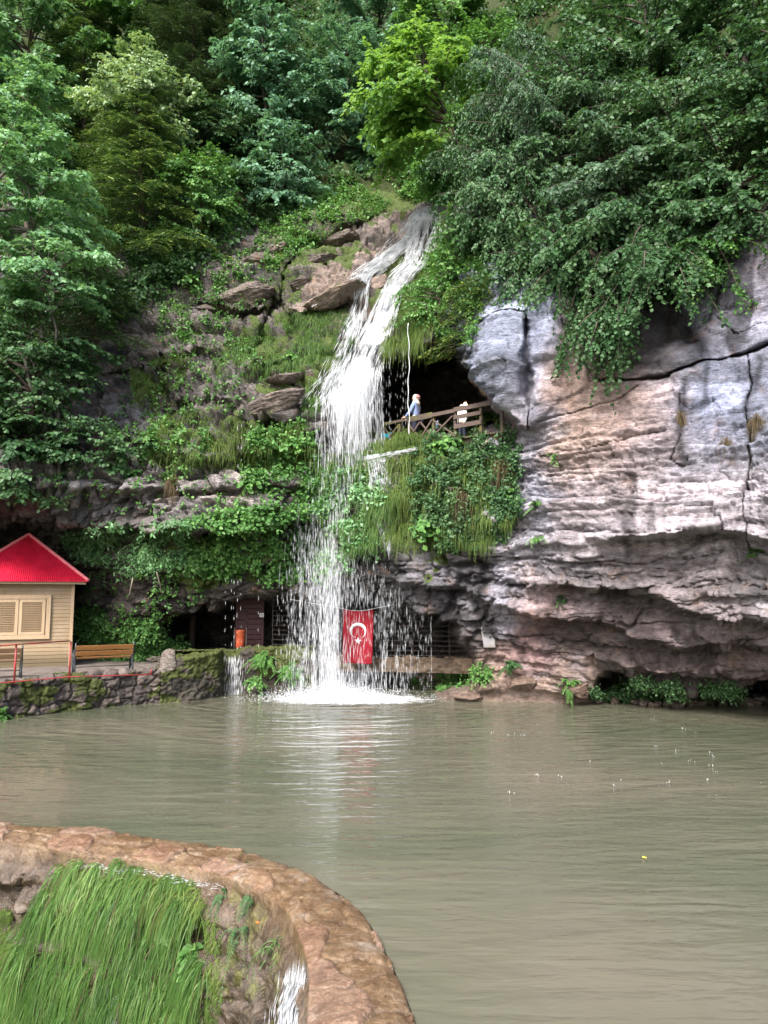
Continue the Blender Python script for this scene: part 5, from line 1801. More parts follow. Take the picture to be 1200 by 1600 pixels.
leaf_mat_region('undergrowth', 'dark leafy undergrowth covering the wooded slope under the trees', [(-60, -60), (1260, -60), (1260, 120), (1260, 200), (900, 320), (700, 290), (640, 285), (560, 310), (470, 330), (330, 400), (250, 470), (100, 560), (-60, 640)], 24000, L_DARK, 101, 0.20, 0.15, 6, 0.9, 60)
leaf_mat_region('undergrowth', 'low green leaves on the stony slope beside the top of the waterfall', [(430, 300), (640, 265), (620, 310), (590, 335), (500, 380), (420, 420), (380, 380)], 1300, L_MID, 102, 0.12, 0.09, 6, 0.35, 30)
grass_region('grass', 'short mossy grass on the boulders beside the top of the waterfall', [(430, 330), (630, 285), (620, 315), (560, 365), (440, 470), (400, 470)], 3500, L_GRASS, 103, 0.22, 0.014)
grass_region('grass', 'bright hanging grass on the slope left of the falling water', [(460, 490), (560, 480), (555, 540), (520, 610), (490, 650), (470, 640), (480, 600), (400, 590), (340, 590), (330, 560), (400, 520)], 9000, L_LUSH, 104, 0.38, 0.014)
grass_region('grass', 'long pale grass on the ledge below the left boulder', [(215, 655), (300, 640), (380, 660), (490, 660), (500, 700), (480, 740), (380, 735), (240, 725)], 4500, L_GRASS, 105, 0.48, 0.014, dens=18)
grass_region('grass', 'tufty grass on the small ledge in the middle of the left rock', [(205, 570), (290, 550), (290, 590), (250, 640), (210, 630)], 1800, L_GRASS, 106, 0.40, 0.013)
grass_region('grass', 'yellowish grass hanging beside the upper waterfall over the cave mouth', [(615, 420), (680, 400), (690, 480), (660, 560), (620, 560), (600, 540)], 4200, L_GRASS, 107, 0.55, 0.013, droop=1.3)
grass_region('grass', 'long grass hanging down the outcrop below the walkway', [(600, 690), (700, 690), (800, 720), (810, 800), (770, 850), (690, 850), (610, 850), (570, 800), (580, 720)], 4800, L_GRASS, 108, 0.42, 0.014, droop=1.3, dens=18)
grass_region('grass', 'mossy grass under the old railing', [(590, 672), (700, 655), (700, 700), (590, 702)], 4500, L_GRASS, 109, 0.36, 0.014)
grass_region('grass', 'wet grass behind the falling water', [(490, 690), (600, 690), (620, 800), (590, 860), (510, 860), (490, 780)], 4500, L_LUSH, 110, 0.42, 0.014, droop=1.2)
leaf_mat_region('ivy', 'broad leaved creeper hanging from the left overhang', [(285, 820), (380, 800), (510, 790), (520, 905), (440, 912), (300, 895)], 1500, L_MID, 111, 0.125, 0.11, 7, 0.40, 22)
leaf_mat_region('ivy', 'cool green fern like foliage along the overhang behind the hut', [(95, 830), (200, 822), (300, 822), (300, 880), (200, 895), (110, 870)], 900, L_COOL, 112, 0.15, 0.06, 8, 0.5, 26)
leaf_mat_region('ivy', 'sparse small leaves on the dark rock under the overhang', [(120, 890), (300, 880), (320, 940), (240, 985), (130, 980)], 260, L_MID, 113, 0.10, 0.08, 6, 0.25, 18)
leaf_mat_region('weeds', 'bright green weeds on the bank behind the bench', [(112, 990), (170, 980), (230, 985), (300, 1012), (300, 1045), (112, 1045)], 1300, L_MID, 114, 0.11, 0.085, 7, 0.45, 30)
leaf_mat_region('ivy', 'leafy plants on the left ledge beside the falling water', [(400, 665), (495, 660), (500, 770), (460, 790), (390, 770), (370, 740)], 700, L_MID, 115, 0.12, 0.10, 7, 0.35, 22)
leaf_mat_region('ivy', 'leafy plants scattered over the left ledges', [(180, 650), (330, 640), (330, 700), (300, 760), (200, 740), (150, 700)], 300, L_MID, 116, 0.11, 0.09, 7, 0.3, 20)
leaf_mat_region('ivy', 'mixed leafy plants covering the outcrop below the walkway', [(640, 700), (720, 665), (800, 645), (812, 700), (815, 800), (790, 850), (700, 865), (640, 840)], 2100, L_DARK, 117, 0.10, 0.08, 6, 0.42, 16)
leaf_mat_region('ivy', 'small leaves on the dark rock left of the upper waterfall', [(240, 440), (330, 400), (440, 380), (420, 470), (300, 540), (250, 520)], 560, L_MID, 118, 0.11, 0.085, 6, 0.3, 18)
leaf_mat_region('ivy', 'wet leaves behind the thin end of the falling water', [(490, 740), (600, 740), (600, 880), (500, 910)], 600, L_COOL, 119, 0.12, 0.10, 6, 0.3, 18)
leaf_mat_region('weeds', 'low weeds with small pale flowers along the right shore', [(925, 1078), (1000, 1066), (1060, 1072), (1160, 1074), (1165, 1090), (1000, 1092), (920, 1092)], 1700, L_DARK, 120, 0.075, 0.06, 7, 0.38, 30, up=1.0)
leaf_mat_region('weeds', 'green weeds at the foot of the lower cave', [(700, 1040), (760, 1035), (770, 1060), (720, 1075), (640, 1085), (640, 1065)], 420, L_MID, 121, 0.08, 0.06, 7, 0.3, 24, up=1.0)
leaf_mat_region('ivy', 'dark leaves creeping under the hazels on the right rock', [(860, 380), (960, 360), (1190, 330), (1100, 420), (1060, 470), (960, 500), (880, 470)], 700, L_DARK, 122, 0.12, 0.10, 6, 0.5, 26)
leaf_mat_region('ivy', 'leaves on the bank right of the upper waterfall', [(670, 400), (710, 330), (760, 380), (770, 440), (740, 540), (690, 540), (640, 470)], 1100, L_MID, 123, 0.10, 0.075, 6, 0.35, 24)

grass_region('grass', 'mossy grass in the joints of the rock left of the pale slab', [(260, 430), (420, 390), (480, 440), (440, 520), (330, 560), (260, 540)], 2000, L_GRASS, 124, 0.28, 0.013, dens=16)
leaf_mat_region('ivy', 'small fresh plants in the cracks of the bare left rock', [(180, 520), (340, 500), (420, 560), (400, 650), (300, 650), (190, 640)], 360, L_MID, 125, 0.11, 0.085, 6, 0.3, 15)
leaf_mat_region('ivy', 'green plants along the light rock band of the left ledge', [(60, 720), (250, 740), (480, 750), (500, 800), (300, 815), (80, 790)], 150, L_MID, 126, 0.11, 0.09, 6, 0.3, 14)
leaf_mat_region('weeds', 'leafy weeds at the back of the terrace between the hut and the cave', [(115, 960), (200, 965), (300, 1000), (310, 1040), (115, 1040)], 900, L_MID, 127, 0.12, 0.09, 7, 0.6, 30, up=0.9)

leaf_mat_region('undergrowth', 'fresh green leaves on the bank right behind the lip of the waterfall', [(560, 255), (720, 225), (720, 305), (690, 318), (650, 312), (600, 300)], 1100, L_MID, 128, 0.15, 0.11, 7, 0.6, 40)
px_tree(broad_tree, 690, 262, 45, 40, 27.5, basepx=(700, 300), name='bush', label='fresh green bush leaning over the lip of the waterfall', mat=L_MID, seed=53, nb=40, leafL=0.14, leafW=0.10, droop=0.4, cat='bush', trunk_r=0.04)

# ================================================================== FALLING WATER
def m_fall():
    t = NT('white_water')
    p = t.pbr((0.86, 0.88, 0.90), 0.25, 0.5)
    tr = t.n('BsdfTranslucent')
    t.set(tr.inputs[0], (0.80, 0.84, 0.88))
    mx = t.n('MixShader')
    mx.inputs[0].default_value = 0.35
    t.set(mx.inputs[1], p.outputs[0])
    t.set(mx.inputs[2], tr.outputs[0])
    return t.done(mx)


M_FALL = m_fall()


def m_veil():
    """fine falling drops: bright but partly clear"""
    t = NT('falling_drops')
    p = t.pbr((0.76, 0.79, 0.83), 0.3, 0.5)
    tr = t.n('BsdfTransparent')
    mx = t.n('MixShader')
    mx.inputs[0].default_value = 0.62
    t.set(mx.inputs[1], tr.outputs[0])
    t.set(mx.inputs[2], p.outputs[0])
    return t.done(mx)


M_VEIL = m_veil()


def streaks(name, A, B, Wd, parent, mat=None):
    """elongated drops from A to B with a round-ish middle"""
    k = len(A)
    d = unit(B - A)
    x = unit(np.cross(d, np.array([0.31, 0.2, 0.93]) + 0 * d))
    y = np.cross(d, x)
    Wd = np.broadcast_to(Wd, (k,))[:, None]
    m = A * 0.42 + B * 0.58
    V = np.stack([A, m + x * Wd, m + y * Wd, m - x * Wd, m - y * Wd, B], 1)
    o = np.arange(k)[:, None] * 6
    Fc = np.concatenate([o + np.array([q]) for q in ([0, 1, 2], [0, 2, 3], [0, 3, 4], [0, 4, 1], [5, 2, 1], [5, 3, 2], [5, 4, 3], [5, 1, 4])])
    o = link(name, mesh_np(name, V.reshape(-1, 3), [Fc], smooth=True), mat or M_FALL, parent)
    o['kind'] = 'stuff'
    return o


rg = np.random.default_rng(303)
fall = empty('waterfall', at(560, 1088, 23.2).ravel())
tag(fall, 'tall white waterfall streaming down the mossy rocks into the pool', 'waterfall')
FO = np.array(fall.location)


def course(path, width, n, lenpx, wd, off=0.06, seed=0):
    """streaks over the rock along a pixel path; WIDTH px at each node"""
    g = np.random.default_rng(seed)
    P = np.array(path, float)
    L = np.concatenate([[0], np.cumsum(np.linalg.norm(np.diff(P, axis=0), axis=1))])
    s = g.uniform(0, L[-1], n)
    lane = np.clip(g.normal(size=n) * 0.55, -1.25, 1.25)
    cl = fbm(np.stack([lane * np.interp(s, L, width) / 7 + 31 * seed, s / 26, np.zeros(n)], -1), 3, seed)
    sel = g.random(n) < np.clip(0.55 + 2.2 * cl, 0.03, 1)
    s, lane = s[sel], lane[sel]
    n = len(s)
    ln = lenpx * g.uniform(0.5, 1.4, n)

    def pos(sv, extra):
        sv = np.clip(sv, 0, L[-1])
        x, y = np.interp(sv, L, P[:, 0]), np.interp(sv, L, P[:, 1])
        w = np.interp(sv, L, width)
        x = x + lane * w * 0.5
        p, n_, nb = surf(x, y)
        base = at(x, y, np.interp(sv, L, depth) if depth is not None else p[:, 1])
        return p, n_, nb, x, y
    depth = None
    # a smoothed depth along the course keeps the water riding over the rock
    ss = np.linspace(0, L[-1], 80)
    xs, ys = np.interp(ss, L, P[:, 0]), np.interp(ss, L, P[:, 1])
    dm = np.min([surf(xs + q, ys)[0][:, 1] for q in (-8, -3, 0, 3, 8)], axis=0)
    for _ in range(6):
        dm[1:-1] = np.minimum(dm[1:-1], (dm[:-2] + dm[2:]) / 2 * 0.5 + dm[1:-1] * 0.5)

    def wpos(sv, j):
        sv = np.clip(sv, 0, L[-1])
        x, y = np.interp(sv, L, P[:, 0]), np.interp(sv, L, P[:, 1])
        w = np.interp(sv, L, width)
        x = x + lane * w * 0.5
        p = surf(x, y)[0]
        Yd = np.minimum(p[:, 1], np.interp(sv, ss, dm) + 0.15) - off - np.abs(j)
        return at(x, y, Yd)
    j = g.normal(size=n) * 0.13
    A = wpos(s, j)
    lane = lane + g.normal(size=n) * 0.10
    B = wpos(s + ln, j + g.normal(size=n) * 0.06)
    ok = s + ln < L[-1]
    return A[ok] - FO, B[ok] - FO, (wd * g.uniform(0.5, 1.5, n))[ok]


segs = []
segs.append(course([(668, 322), (652, 348), (630, 378), (600, 405), (575, 425), (562, 440)], [20, 34, 40, 30, 40, 30], 4200, 17, 0.006, seed=1))       # upper left branch
segs.append(course([(670, 325), (664, 360), (655, 395), (645, 420)], [20, 40, 46, 40], 2200, 16, 0.006, seed=2))
segs.append(course([(655, 405), (632, 425), (615, 450), (600, 490), (585, 530), (565, 580), (545, 640)], [34, 34, 26, 32, 40, 50, 60], 10000, 24, 0.0065, seed=3))
segs.append(course([(600, 405), (570, 425), (567, 455), (560, 490), (548, 530), (530, 580), (515, 630)], [30, 30, 14, 22, 34, 46, 56], 2400, 22, 0.006, seed=4))
segs.append(course([(560, 428), (530, 448), (500, 470), (485, 480)], [16, 10, 8, 6], 260, 10, 0.010, seed=5))
segs.append(course([(560, 560), (545, 600), (520, 640)], [50, 80, 90], 1500, 20, 0.006, seed=6))
A = np.concatenate([q[0] for q in segs])
B = np.concatenate([q[1] for q in segs])
Wd = np.concatenate([q[2] for q in segs])
streaks('upper_cascade', A, B, Wd, fall)
# solid core of the upper streams: thin sheets of water riding on the rock
def ribbon(name, path, width, off):
    P = np.array(path, float)
    n = 60
    L = np.concatenate([[0], np.cumsum(np.linalg.norm(np.diff(P, axis=0), axis=1))])
    s = np.linspace(0, L[-1], n)
    x, y, w = np.interp(s, L, P[:, 0]), np.interp(s, L, P[:, 1]), np.interp(s, L, width)
    m = 9
    u = np.linspace(-0.5, 0.5, m)
    X = x[:, None] + w[:, None] * u[None] * (1 + 0.35 * vn(np.stack([s / 9, 0 * s, 0 * s], -1), 7))[:, None]
    Yp = np.repeat(y[:, None], m, 1)
    D = surf(X, Yp)[0][..., 1]
    D = np.minimum(D, D.min(1, keepdims=True) + 0.12)
    for _ in range(5):
        D[1:-1] = np.minimum(D[1:-1], (D[:-2] + D[2:]) / 2)
    D = D - off * (1 - (2 * np.abs(u[None])) ** 2) + 0.05 * fbm(np.stack([X / 5, Yp / 22, 0 * X], -1), 3, 9)
    q = np.arange(n * m).reshape(n, m)
    me = mesh_np(name, (at(X, Yp, D) - FO).reshape(-1, 3), [np.stack([q[:-1, :-1], q[1:, :-1], q[1:, 1:], q[:-1, 1:]], -1).reshape(-1, 4)])
    o = link(name, me, M_FALL, fall)
    o.modifiers.new('thickness', 'SOLIDIFY').thickness = 0.02


if 0: ribbon('stream', [(652, 408), (632, 425), (616, 450), (601, 490), (588, 530), (575, 565)], [18, 22, 13, 15, 17, 14], 0.07)
if 0: ribbon('stream', [(666, 325), (650, 350), (628, 382), (604, 404)], [8, 14, 12, 8], 0.05)


# free fall: density read along the drop
def freefall(rows, n, ydep, ysp, lenpx, wd, seed):
    g = np.random.default_rng(seed)
    rows = np.array(rows, float)          # py, x0, x1 (1 sigma-ish), weight
    py = g.uniform(rows[0, 0], rows[-1, 0], n * 2)
    wgt = np.interp(py, rows[:, 0], rows[:, 3])
    py = py[g.random(n * 2) < wgt / rows[:, 3].max()][:n]
    n = len(py)
    c, h = np.interp(py, rows[:, 0], rows[:, 1]), np.interp(py, rows[:, 0], rows[:, 2])
    # clumps: whole lumps of water fall together
    cx_ = np.clip(g.normal(size=n) * 0.5, -1.15, 1.15)
    cl = fbm(np.stack([cx_ * h / 5 + 50, py / 60, np.zeros(n)], -1), 3, seed)
    keep = g.random(n) < np.clip(0.75 + 1.2 * cl, 0.15, 1)
    py, c, h, cx_ = py[keep], c[keep], h[keep], cx_[keep]
    n = len(py)
    x = c + cx_ * h
    Y = ydep + g.normal(size=n) * ysp
    ln = lenpx * g.uniform(0.35, 1.5, n)
    A = at(x, py, Y)
    B = at(x + g.normal(size=n) * 0.6, py + ln, Y)
    # vertical
    B[:, 0] = A[:, 0] + g.normal(size=n) * 0.008
    B[:, 1] = A[:, 1]
    ok = B[:, 2] > 0.0
    ok &= ~((x > 530) & (x < 592) & (py > 935) & (py < 1040) & (g.random(n) < 0.72))       # the sheet is thin in front of the flag
    return A[ok] - FO, B[ok] - FO, (wd * np.exp(g.normal(size=n) * 0.45))[ok]


ff_ = [freefall([(570, 568, 24, 1.6), (640, 550, 42, 1.6), (680, 546, 48, 1.0), (715, 542, 50, 0.36), (780, 533, 46, 0.22), (900, 520, 40, 0.24), (1000, 518, 38, 0.30), (1088, 524, 48, 0.55)], 12000, 22.95, 0.28, 20, 0.0030, 11),
       freefall([(600, 540, 40, 1.5), (680, 545, 46, 0.8), (730, 540, 44, 0.3), (800, 528, 34, 0.3), (900, 516, 22, 0.6), (1000, 513, 19, 0.9), (1090, 514, 24, 1.2)], 3600, 22.95, 0.22, 24, 0.0034, 12),
       freefall([(700, 600, 60, 0.3), (800, 590, 70, 0.6), (920, 570, 90, 1.0), (1090, 565, 95, 1.2)], 5500, 23.0, 0.30, 16, 0.0026, 13),
       freefall([(780, 470, 22, 0.4), (930, 480, 40, 1.0), (1088, 480, 44, 1.0)], 3000, 23.1, 0.3, 14, 0.0026, 14)]
streaks('falling_curtain', np.concatenate([q[0] for q in ff_]), np.concatenate([q[1] for q in ff_]), np.concatenate([q[2] for q in ff_]), fall, M_VEIL)
# thin sheets of water: streaky, torn and half clear
def m_sheet():
    t = NT('torn_water_sheet')
    n1 = t.noise(t.coord((9, 9, 0.55)), 1.0, 4, 0.6)
    n2 = t.noise(t.coord((34, 34, 1.6)), 1.0, 3, 0.6)
    n3 = t.noise(t.coord((2.2, 2.2, 0.8)), 1.0, 3, 0.5)
    f = t.math('ADD', t.math('MULTIPLY', n1, 0.75), t.math('ADD', t.math('MULTIPLY', n2, 0.55), t.math('MULTIPLY', n3, 0.5)))
    f = t.math('ADD', f, t.math('SUBTRACT', t.attr('dens'), 1.40))
    a = t.ramp(f, [(0.0, 0.0), (0.45, 0.9)])
    p = t.pbr((0.84, 0.86, 0.89), 0.35, 0.4)
    tl = t.n('BsdfTranslucent')
    t.set(tl.inputs[0], (0.84, 0.87, 0.9))
    m1 = t.n('MixShader')
    m1.inputs[0].default_value = 0.35
    t.set(m1.inputs[1], p.outputs[0])
    t.set(m1.inputs[2], tl.outputs[0])
    tr = t.n('BsdfTransparent')
    mx = t.n('MixShader')
    t.set(mx.inputs[0], a)
    t.set(mx.inputs[1], tr.outputs[0])
    t.set(mx.inputs[2], m1.outputs[0])
    return t.done(mx)


M_SHEET = m_sheet()


def veil(rows, Y, seed):
    """rows: py, centre, half width, density; a hanging sheet at distance Y"""
    rows = np.array(rows, float)
    n, m = 160, 36
    y = np.linspace(rows[0, 0], rows[-1, 0], n)
    u = np.linspace(-1, 1, m)
    c, h, dn = (np.interp(y, rows[:, 0], rows[:, k]) for k in (1, 2, 3))
    X = c[:, None] + h[:, None] * u[None]
    Yp = np.repeat(y[:, None], m, 1)
    P = at(X, Yp, np.full(X.shape, Y))
    P[..., 1] += 0.10 * fbm(np.stack([P[..., 0] * 3, P[..., 2] * 0.5, 0 * X + seed], -1), 3, seed)
    d = dn[:, None] * (1 - np.abs(u[None]) ** 2.2) + np.where(np.abs(u[None]) > 0.97, -0.6, 0)
    q = np.arange(n * m).reshape(n, m)
    me = mesh_np('veil', (P - FO).reshape(-1, 3), [np.stack([q[:-1, :-1], q[1:, :-1], q[1:, 1:], q[:-1, 1:]], -1).reshape(-1, 4)], {'dens': d.ravel()})
    return link('veil', me, M_SHEET, fall)


veil([(560, 568, 26, 0.75), (600, 560, 36, 0.85), (650, 552, 46, 0.75), (690, 548, 52, 0.55), (740, 542, 52, 0.26), (850, 528, 46, 0.20), (1000, 522, 42, 0.24), (1090, 526, 52, 0.38)], 22.9, 3)
veil([(590, 545, 44, 0.50), (640, 545, 56, 0.62), (700, 542, 62, 0.42), (760, 536, 60, 0.28), (900, 520, 40, 0.42), (1000, 515, 34, 0.55), (1090, 517, 40, 0.62)], 23.1, 8)
veil([(700, 580, 60, 0.10), (900, 560, 90, 0.16), (1000, 550, 100, 0.20), (1090, 548, 105, 0.30)], 22.75, 12)


def flow(path, width, dens, off, seed):
    """a torn sheet of water riding over the rock along a pixel path"""
    P = np.array(path, float)
    n, m = 90, 15
    L = np.concatenate([[0], np.cumsum(np.linalg.norm(np.diff(P, axis=0), axis=1))])
    s = np.linspace(0, L[-1], n)
    x, y, w = np.interp(s, L, P[:, 0]), np.interp(s, L, P[:, 1]), np.interp(s, L, width)
    u = np.linspace(-1, 1, m)
    X = x[:, None] + w[:, None] * u[None] * 0.5
    Yp = np.repeat(y[:, None], m, 1)
    D = surf(X, Yp)[0][..., 1]
    D = np.minimum(D, D.min(1, keepdims=True) + 0.25)
    for _ in range(6):
        D[1:-1] = np.minimum(D[1:-1], (D[:-2] + D[2:]) / 2)
    D = D - off
    d = np.interp(s, L, dens)[:, None] * (1 - np.abs(u[None]) ** 2) - np.where(np.abs(u[None]) > 0.95, 0.6, 0) + 0.25 * fbm(np.stack([X / 9, Yp / 9, 0 * X], -1), 3, seed)
    q = np.arange(n * m).reshape(n, m)
    me = mesh_np('flow', (at(X, Yp, D) - FO).reshape(-1, 3), [np.stack([q[:-1, :-1], q[1:, :-1], q[1:, 1:], q[:-1, 1:]], -1).reshape(-1, 4)], {'dens': d.ravel()})
    return link('flow', me, M_SHEET, fall)


flow([(668, 322), (650, 350), (628, 380), (600, 405), (575, 428), (566, 450)], [22, 34, 40, 36, 34, 20], [0.7, 0.75, 0.6, 0.55, 0.5, 0.5], 0.10, 1)
flow([(670, 325), (665, 360), (657, 395), (646, 420)], [18, 40, 46, 36], [0.5, 0.45, 0.4, 0.6], 0.10, 2)
flow([(652, 408), (632, 425), (616, 450), (601, 490), (586, 530), (572, 575)], [34, 36, 28, 34, 44, 52], [0.85, 0.95, 1.0, 1.0, 1.0, 0.9], 0.12, 3)
flow([(568, 450), (560, 490), (548, 530), (530, 580), (512, 640)], [18, 24, 34, 44, 50], [0.55, 0.5, 0.45, 0.45, 0.4], 0.10, 4)

# drips from the cave lip beside the fall
g = np.random.default_rng(77)
A, B = [], []
for x in list(g.uniform(592, 640, 22)):
    y = 540 + g.uniform(0, 30)
    while y < 690:
        l_ = g.uniform(4, 16)
        A.append(at(x, y, 22.7).ravel())
        B.append(A[-1] - np.array([0, 0, l_ * 0.02]))
        y += l_ + g.uniform(3, 26)
streaks('drip', np.array(A) - FO, np.array(B) - FO, 0.0022, fall, M_VEIL)

# thin rope of water over the cave mouth
tk = empty('water_trickle', at(640, 690, 22.5).ravel())
tag(tk, 'thin twisting thread of water dropping past the woman at the cave mouth', 'trickle')
yy = np.linspace(505, 688, 60)
xx = 638.5 + 0.7 * np.sin(yy / 6.0) + 1.0 * np.sin(yy / 17.0)
b = MB()
b.tube(at(xx, yy, 22.55) - np.array(tk.location), list(0.007 + 0.006 * np.abs(np.sin(yy / 11))), 6)
b.build('thread', M_FALL, tk, smooth=True)

# side spout below the walkway
sp2 = empty('side_spout', at(600, 720, 22.3).ravel())
tag(sp2, 'small spout of white water fanning out below the railing', 'spout')
SO = np.array(sp2.location)
A, B, Wd = [], [], []
for k in range(700):
    u_ = g.random()
    x0 = 572 + 32 * g.random() ** 0.8
    arc = g.random()
    y0 = 708 + 10 * (x0 - 572) / 32
    px_ = x0 + 6 * arc
    py_ = y0 + 130 * arc ** 1.6 * (0.5 + 0.7 * (x0 - 570) / 36)
    p = at(px_, py_, 22.15 + 0.05 * g.normal()).ravel()
    A.append(p)
    B.append(p - np.array([-0.02 * (1 - arc), 0, 0.10 + 0.25 * arc]))
    Wd.append(0.0045 * math.exp(g.normal() * 0.4))
for k in range(170):
    t_ = g.random()
    p = at(655 - 82 * t_, 701 + 13 * t_ + g.normal() * 1.6 + 5 * t_ * (1 - t_), 22.05 + 0.06 * g.normal()).ravel()
    A.append(p)
    B.append(p + np.array([-0.22, 0, -0.02 - 0.05 * t_]))
    Wd.append(0.006 * math.exp(g.normal() * 0.4) * (1.2 - 0.5 * abs(t_ - 0.2)))
for k in range(160):
    p = at(609 + g.normal() * 1.2, 735 + 115 * g.random(), 22.15).ravel()
    A.append(p)
    B.append(p - np.array([0, 0, 0.35]))
    Wd.append(0.005)
streaks('spray', np.array(A) - SO, np.array(B) - SO, np.array(Wd), sp2, M_VEIL)

# dripping threads on the left and the spill over the pool wall
tk = empty('water_trickle', at(370, 1000, 22.7).ravel())
tag(tk, 'line of single drops falling in front of the orange bin', 'trickle')
TO = np.array(tk.location)
A, B = [], []
for x in (362, 366, 371, 377, 352, 404, 378, 372):
    y = 640 if x in (378, 372) else 905
    e_ = 745 if x in (378, 372) else 1015
    while y < e_:
        l_ = g.uniform(3, 11)
        A.append(at(x + g.normal() * 0.5, y, 22.6).ravel())
        B.append(A[-1] - np.array([0, 0, l_ * 0.02]))
        y += l_ + g.uniform(5, 22)
streaks('drops', np.array(A) - TO, np.array(B) - TO, 0.0045, tk)
tk = empty('water_spill', at(365, 1060, 23.9).ravel())
tag(tk, 'small spill of water running down the mossy wall below the orange bin', 'trickle')
TO = np.array(tk.location)
n = 260
x = 366 + g.normal(size=n) * 7
y = 1022 + 58 * g.random(n)
A = at(x, y, 23.93 - 0.04 * g.random(n))
streaks('thread', A - TO, A - TO - np.array([0, 0.02, 0.30]), 0.0035, tk)

# foam and splash where it lands
def m_foam():
    t = NT('churned_foam')
    v = t.coord()
    n1 = t.noise(v, 3.0, 8, 0.75)
    n2 = t.noise(t.coord((1, 1.6, 1)), 11, 6, 0.8)
    sp = t.n('VectorMath', operation='DISTANCE')
    mp = t.n('Mapping')
    g_ = t.n('NewGeometry')
    t.set(mp.inputs['Vector'], g_.outputs['Position'])
    c_ = at_z(548, 1094, 0.0).ravel()
    mp.inputs['Location'].default_value = (-c_[0] * 0.34, -c_[1] * 0.72, 0)
    mp.inputs['Scale'].default_value = (0.34, 0.72, 0)
    t.set(sp.inputs[0], mp.outputs[0])
    sp.inputs[1].default_value = (0, 0, 0)
    f = t.math('SUBTRACT', t.math('ADD', t.math('MULTIPLY', n1, 0.9), t.math('MULTIPLY', n2, 0.7)), t.math('MULTIPLY', sp.outputs['Value'], 0.75))
    a = t.ramp(f, [(0.14, 0.0), (0.50, 0.9)])
    p = t.pbr((0.80, 0.82, 0.83), 0.6, 0.3)
    tr = t.n('BsdfTransparent')
    mx = t.n('MixShader')
    t.set(mx.inputs[0], a)
    t.set(mx.inputs[1], tr.outputs[0])
    t.set(mx.inputs[2], p.outputs[0])
    return t.done(mx)


c_ = at_z(548, 1094, 0.0).ravel()
xs, ys = np.meshgrid(np.linspace(-5.4, 5.4, 180), np.linspace(-2.6, 2.2, 90))
rr_ = np.hypot(xs * 0.34, ys * 0.72)
zz = 0.02 + 0.05 * np.exp(-(rr_ / 0.5) ** 2) * (1 + fbm(np.stack([xs * 4, ys * 4, 0 * xs], -1), 3, 5)) + 0.010 * fbm(np.stack([xs * 2, ys * 3, 0 * xs], -1), 3, 6) * (rr_ < 1.5)
V = np.stack([xs + c_[0], ys + c_[1], zz], -1)
q = np.arange(xs.size).reshape(xs.shape)
fq = np.stack([q[:-1, :-1], q[:-1, 1:], q[1:, 1:], q[1:, :-1]], -1)[rr_[:-1, :-1] < 1.75]
tag(link('foam', mesh_np('foam', V.reshape(-1, 3), [fq], smooth=True), m_foam()), 'white foam spreading on the pool where the waterfall lands', 'foam', kind='stuff')
n = 16000
a_ = rg.uniform(0, 2 * math.pi, n)
r_ = np.abs(rg.normal(size=n)) * 0.55
P = np.stack([c_[0] - 0.45 + np.cos(a_) * r_ * 2.0, c_[1] + np.sin(a_) * r_ * 0.8, np.abs(rg.normal(size=n)) * 0.26 * np.exp(-r_ * 0.7)], -1)
o = streaks('splash', P, P + np.stack([rg.normal(size=n) * 0.012, 0 * a_, np.full(n, 0.028)], -1), 0.006 * np.exp(rg.normal(size=n) * 0.4), None, M_VEIL)
tag(o, 'spray of fine droplets jumping off the pool under the waterfall', 'splash', kind='stuff')
# rain of drips hitting the water on the right
n = 26
P = at_z(rg.uniform(760, 1200, n), 1120 + 130 * rg.random(n) ** 1.3, 0.0)
A, B, Wd = [], [], []
for p in P:
    k_ = rg.integers(1, 5)
    for _ in range(k_):
        q_ = p + rg.normal(size=3) * np.array([0.03, 0.03, 0])
        A.append(q_)
        B.append(q_ + np.array([rg.normal() * 0.01, 0, rg.uniform(0.015, 0.06)]))
        Wd.append(rg.uniform(0.0025, 0.006))
o = streaks('splash', np.array(A), np.array(B), np.array(Wd), None)
tag(o, 'little white splashes of dripping water on the pool below the right rock face', 'splash', kind='stuff')

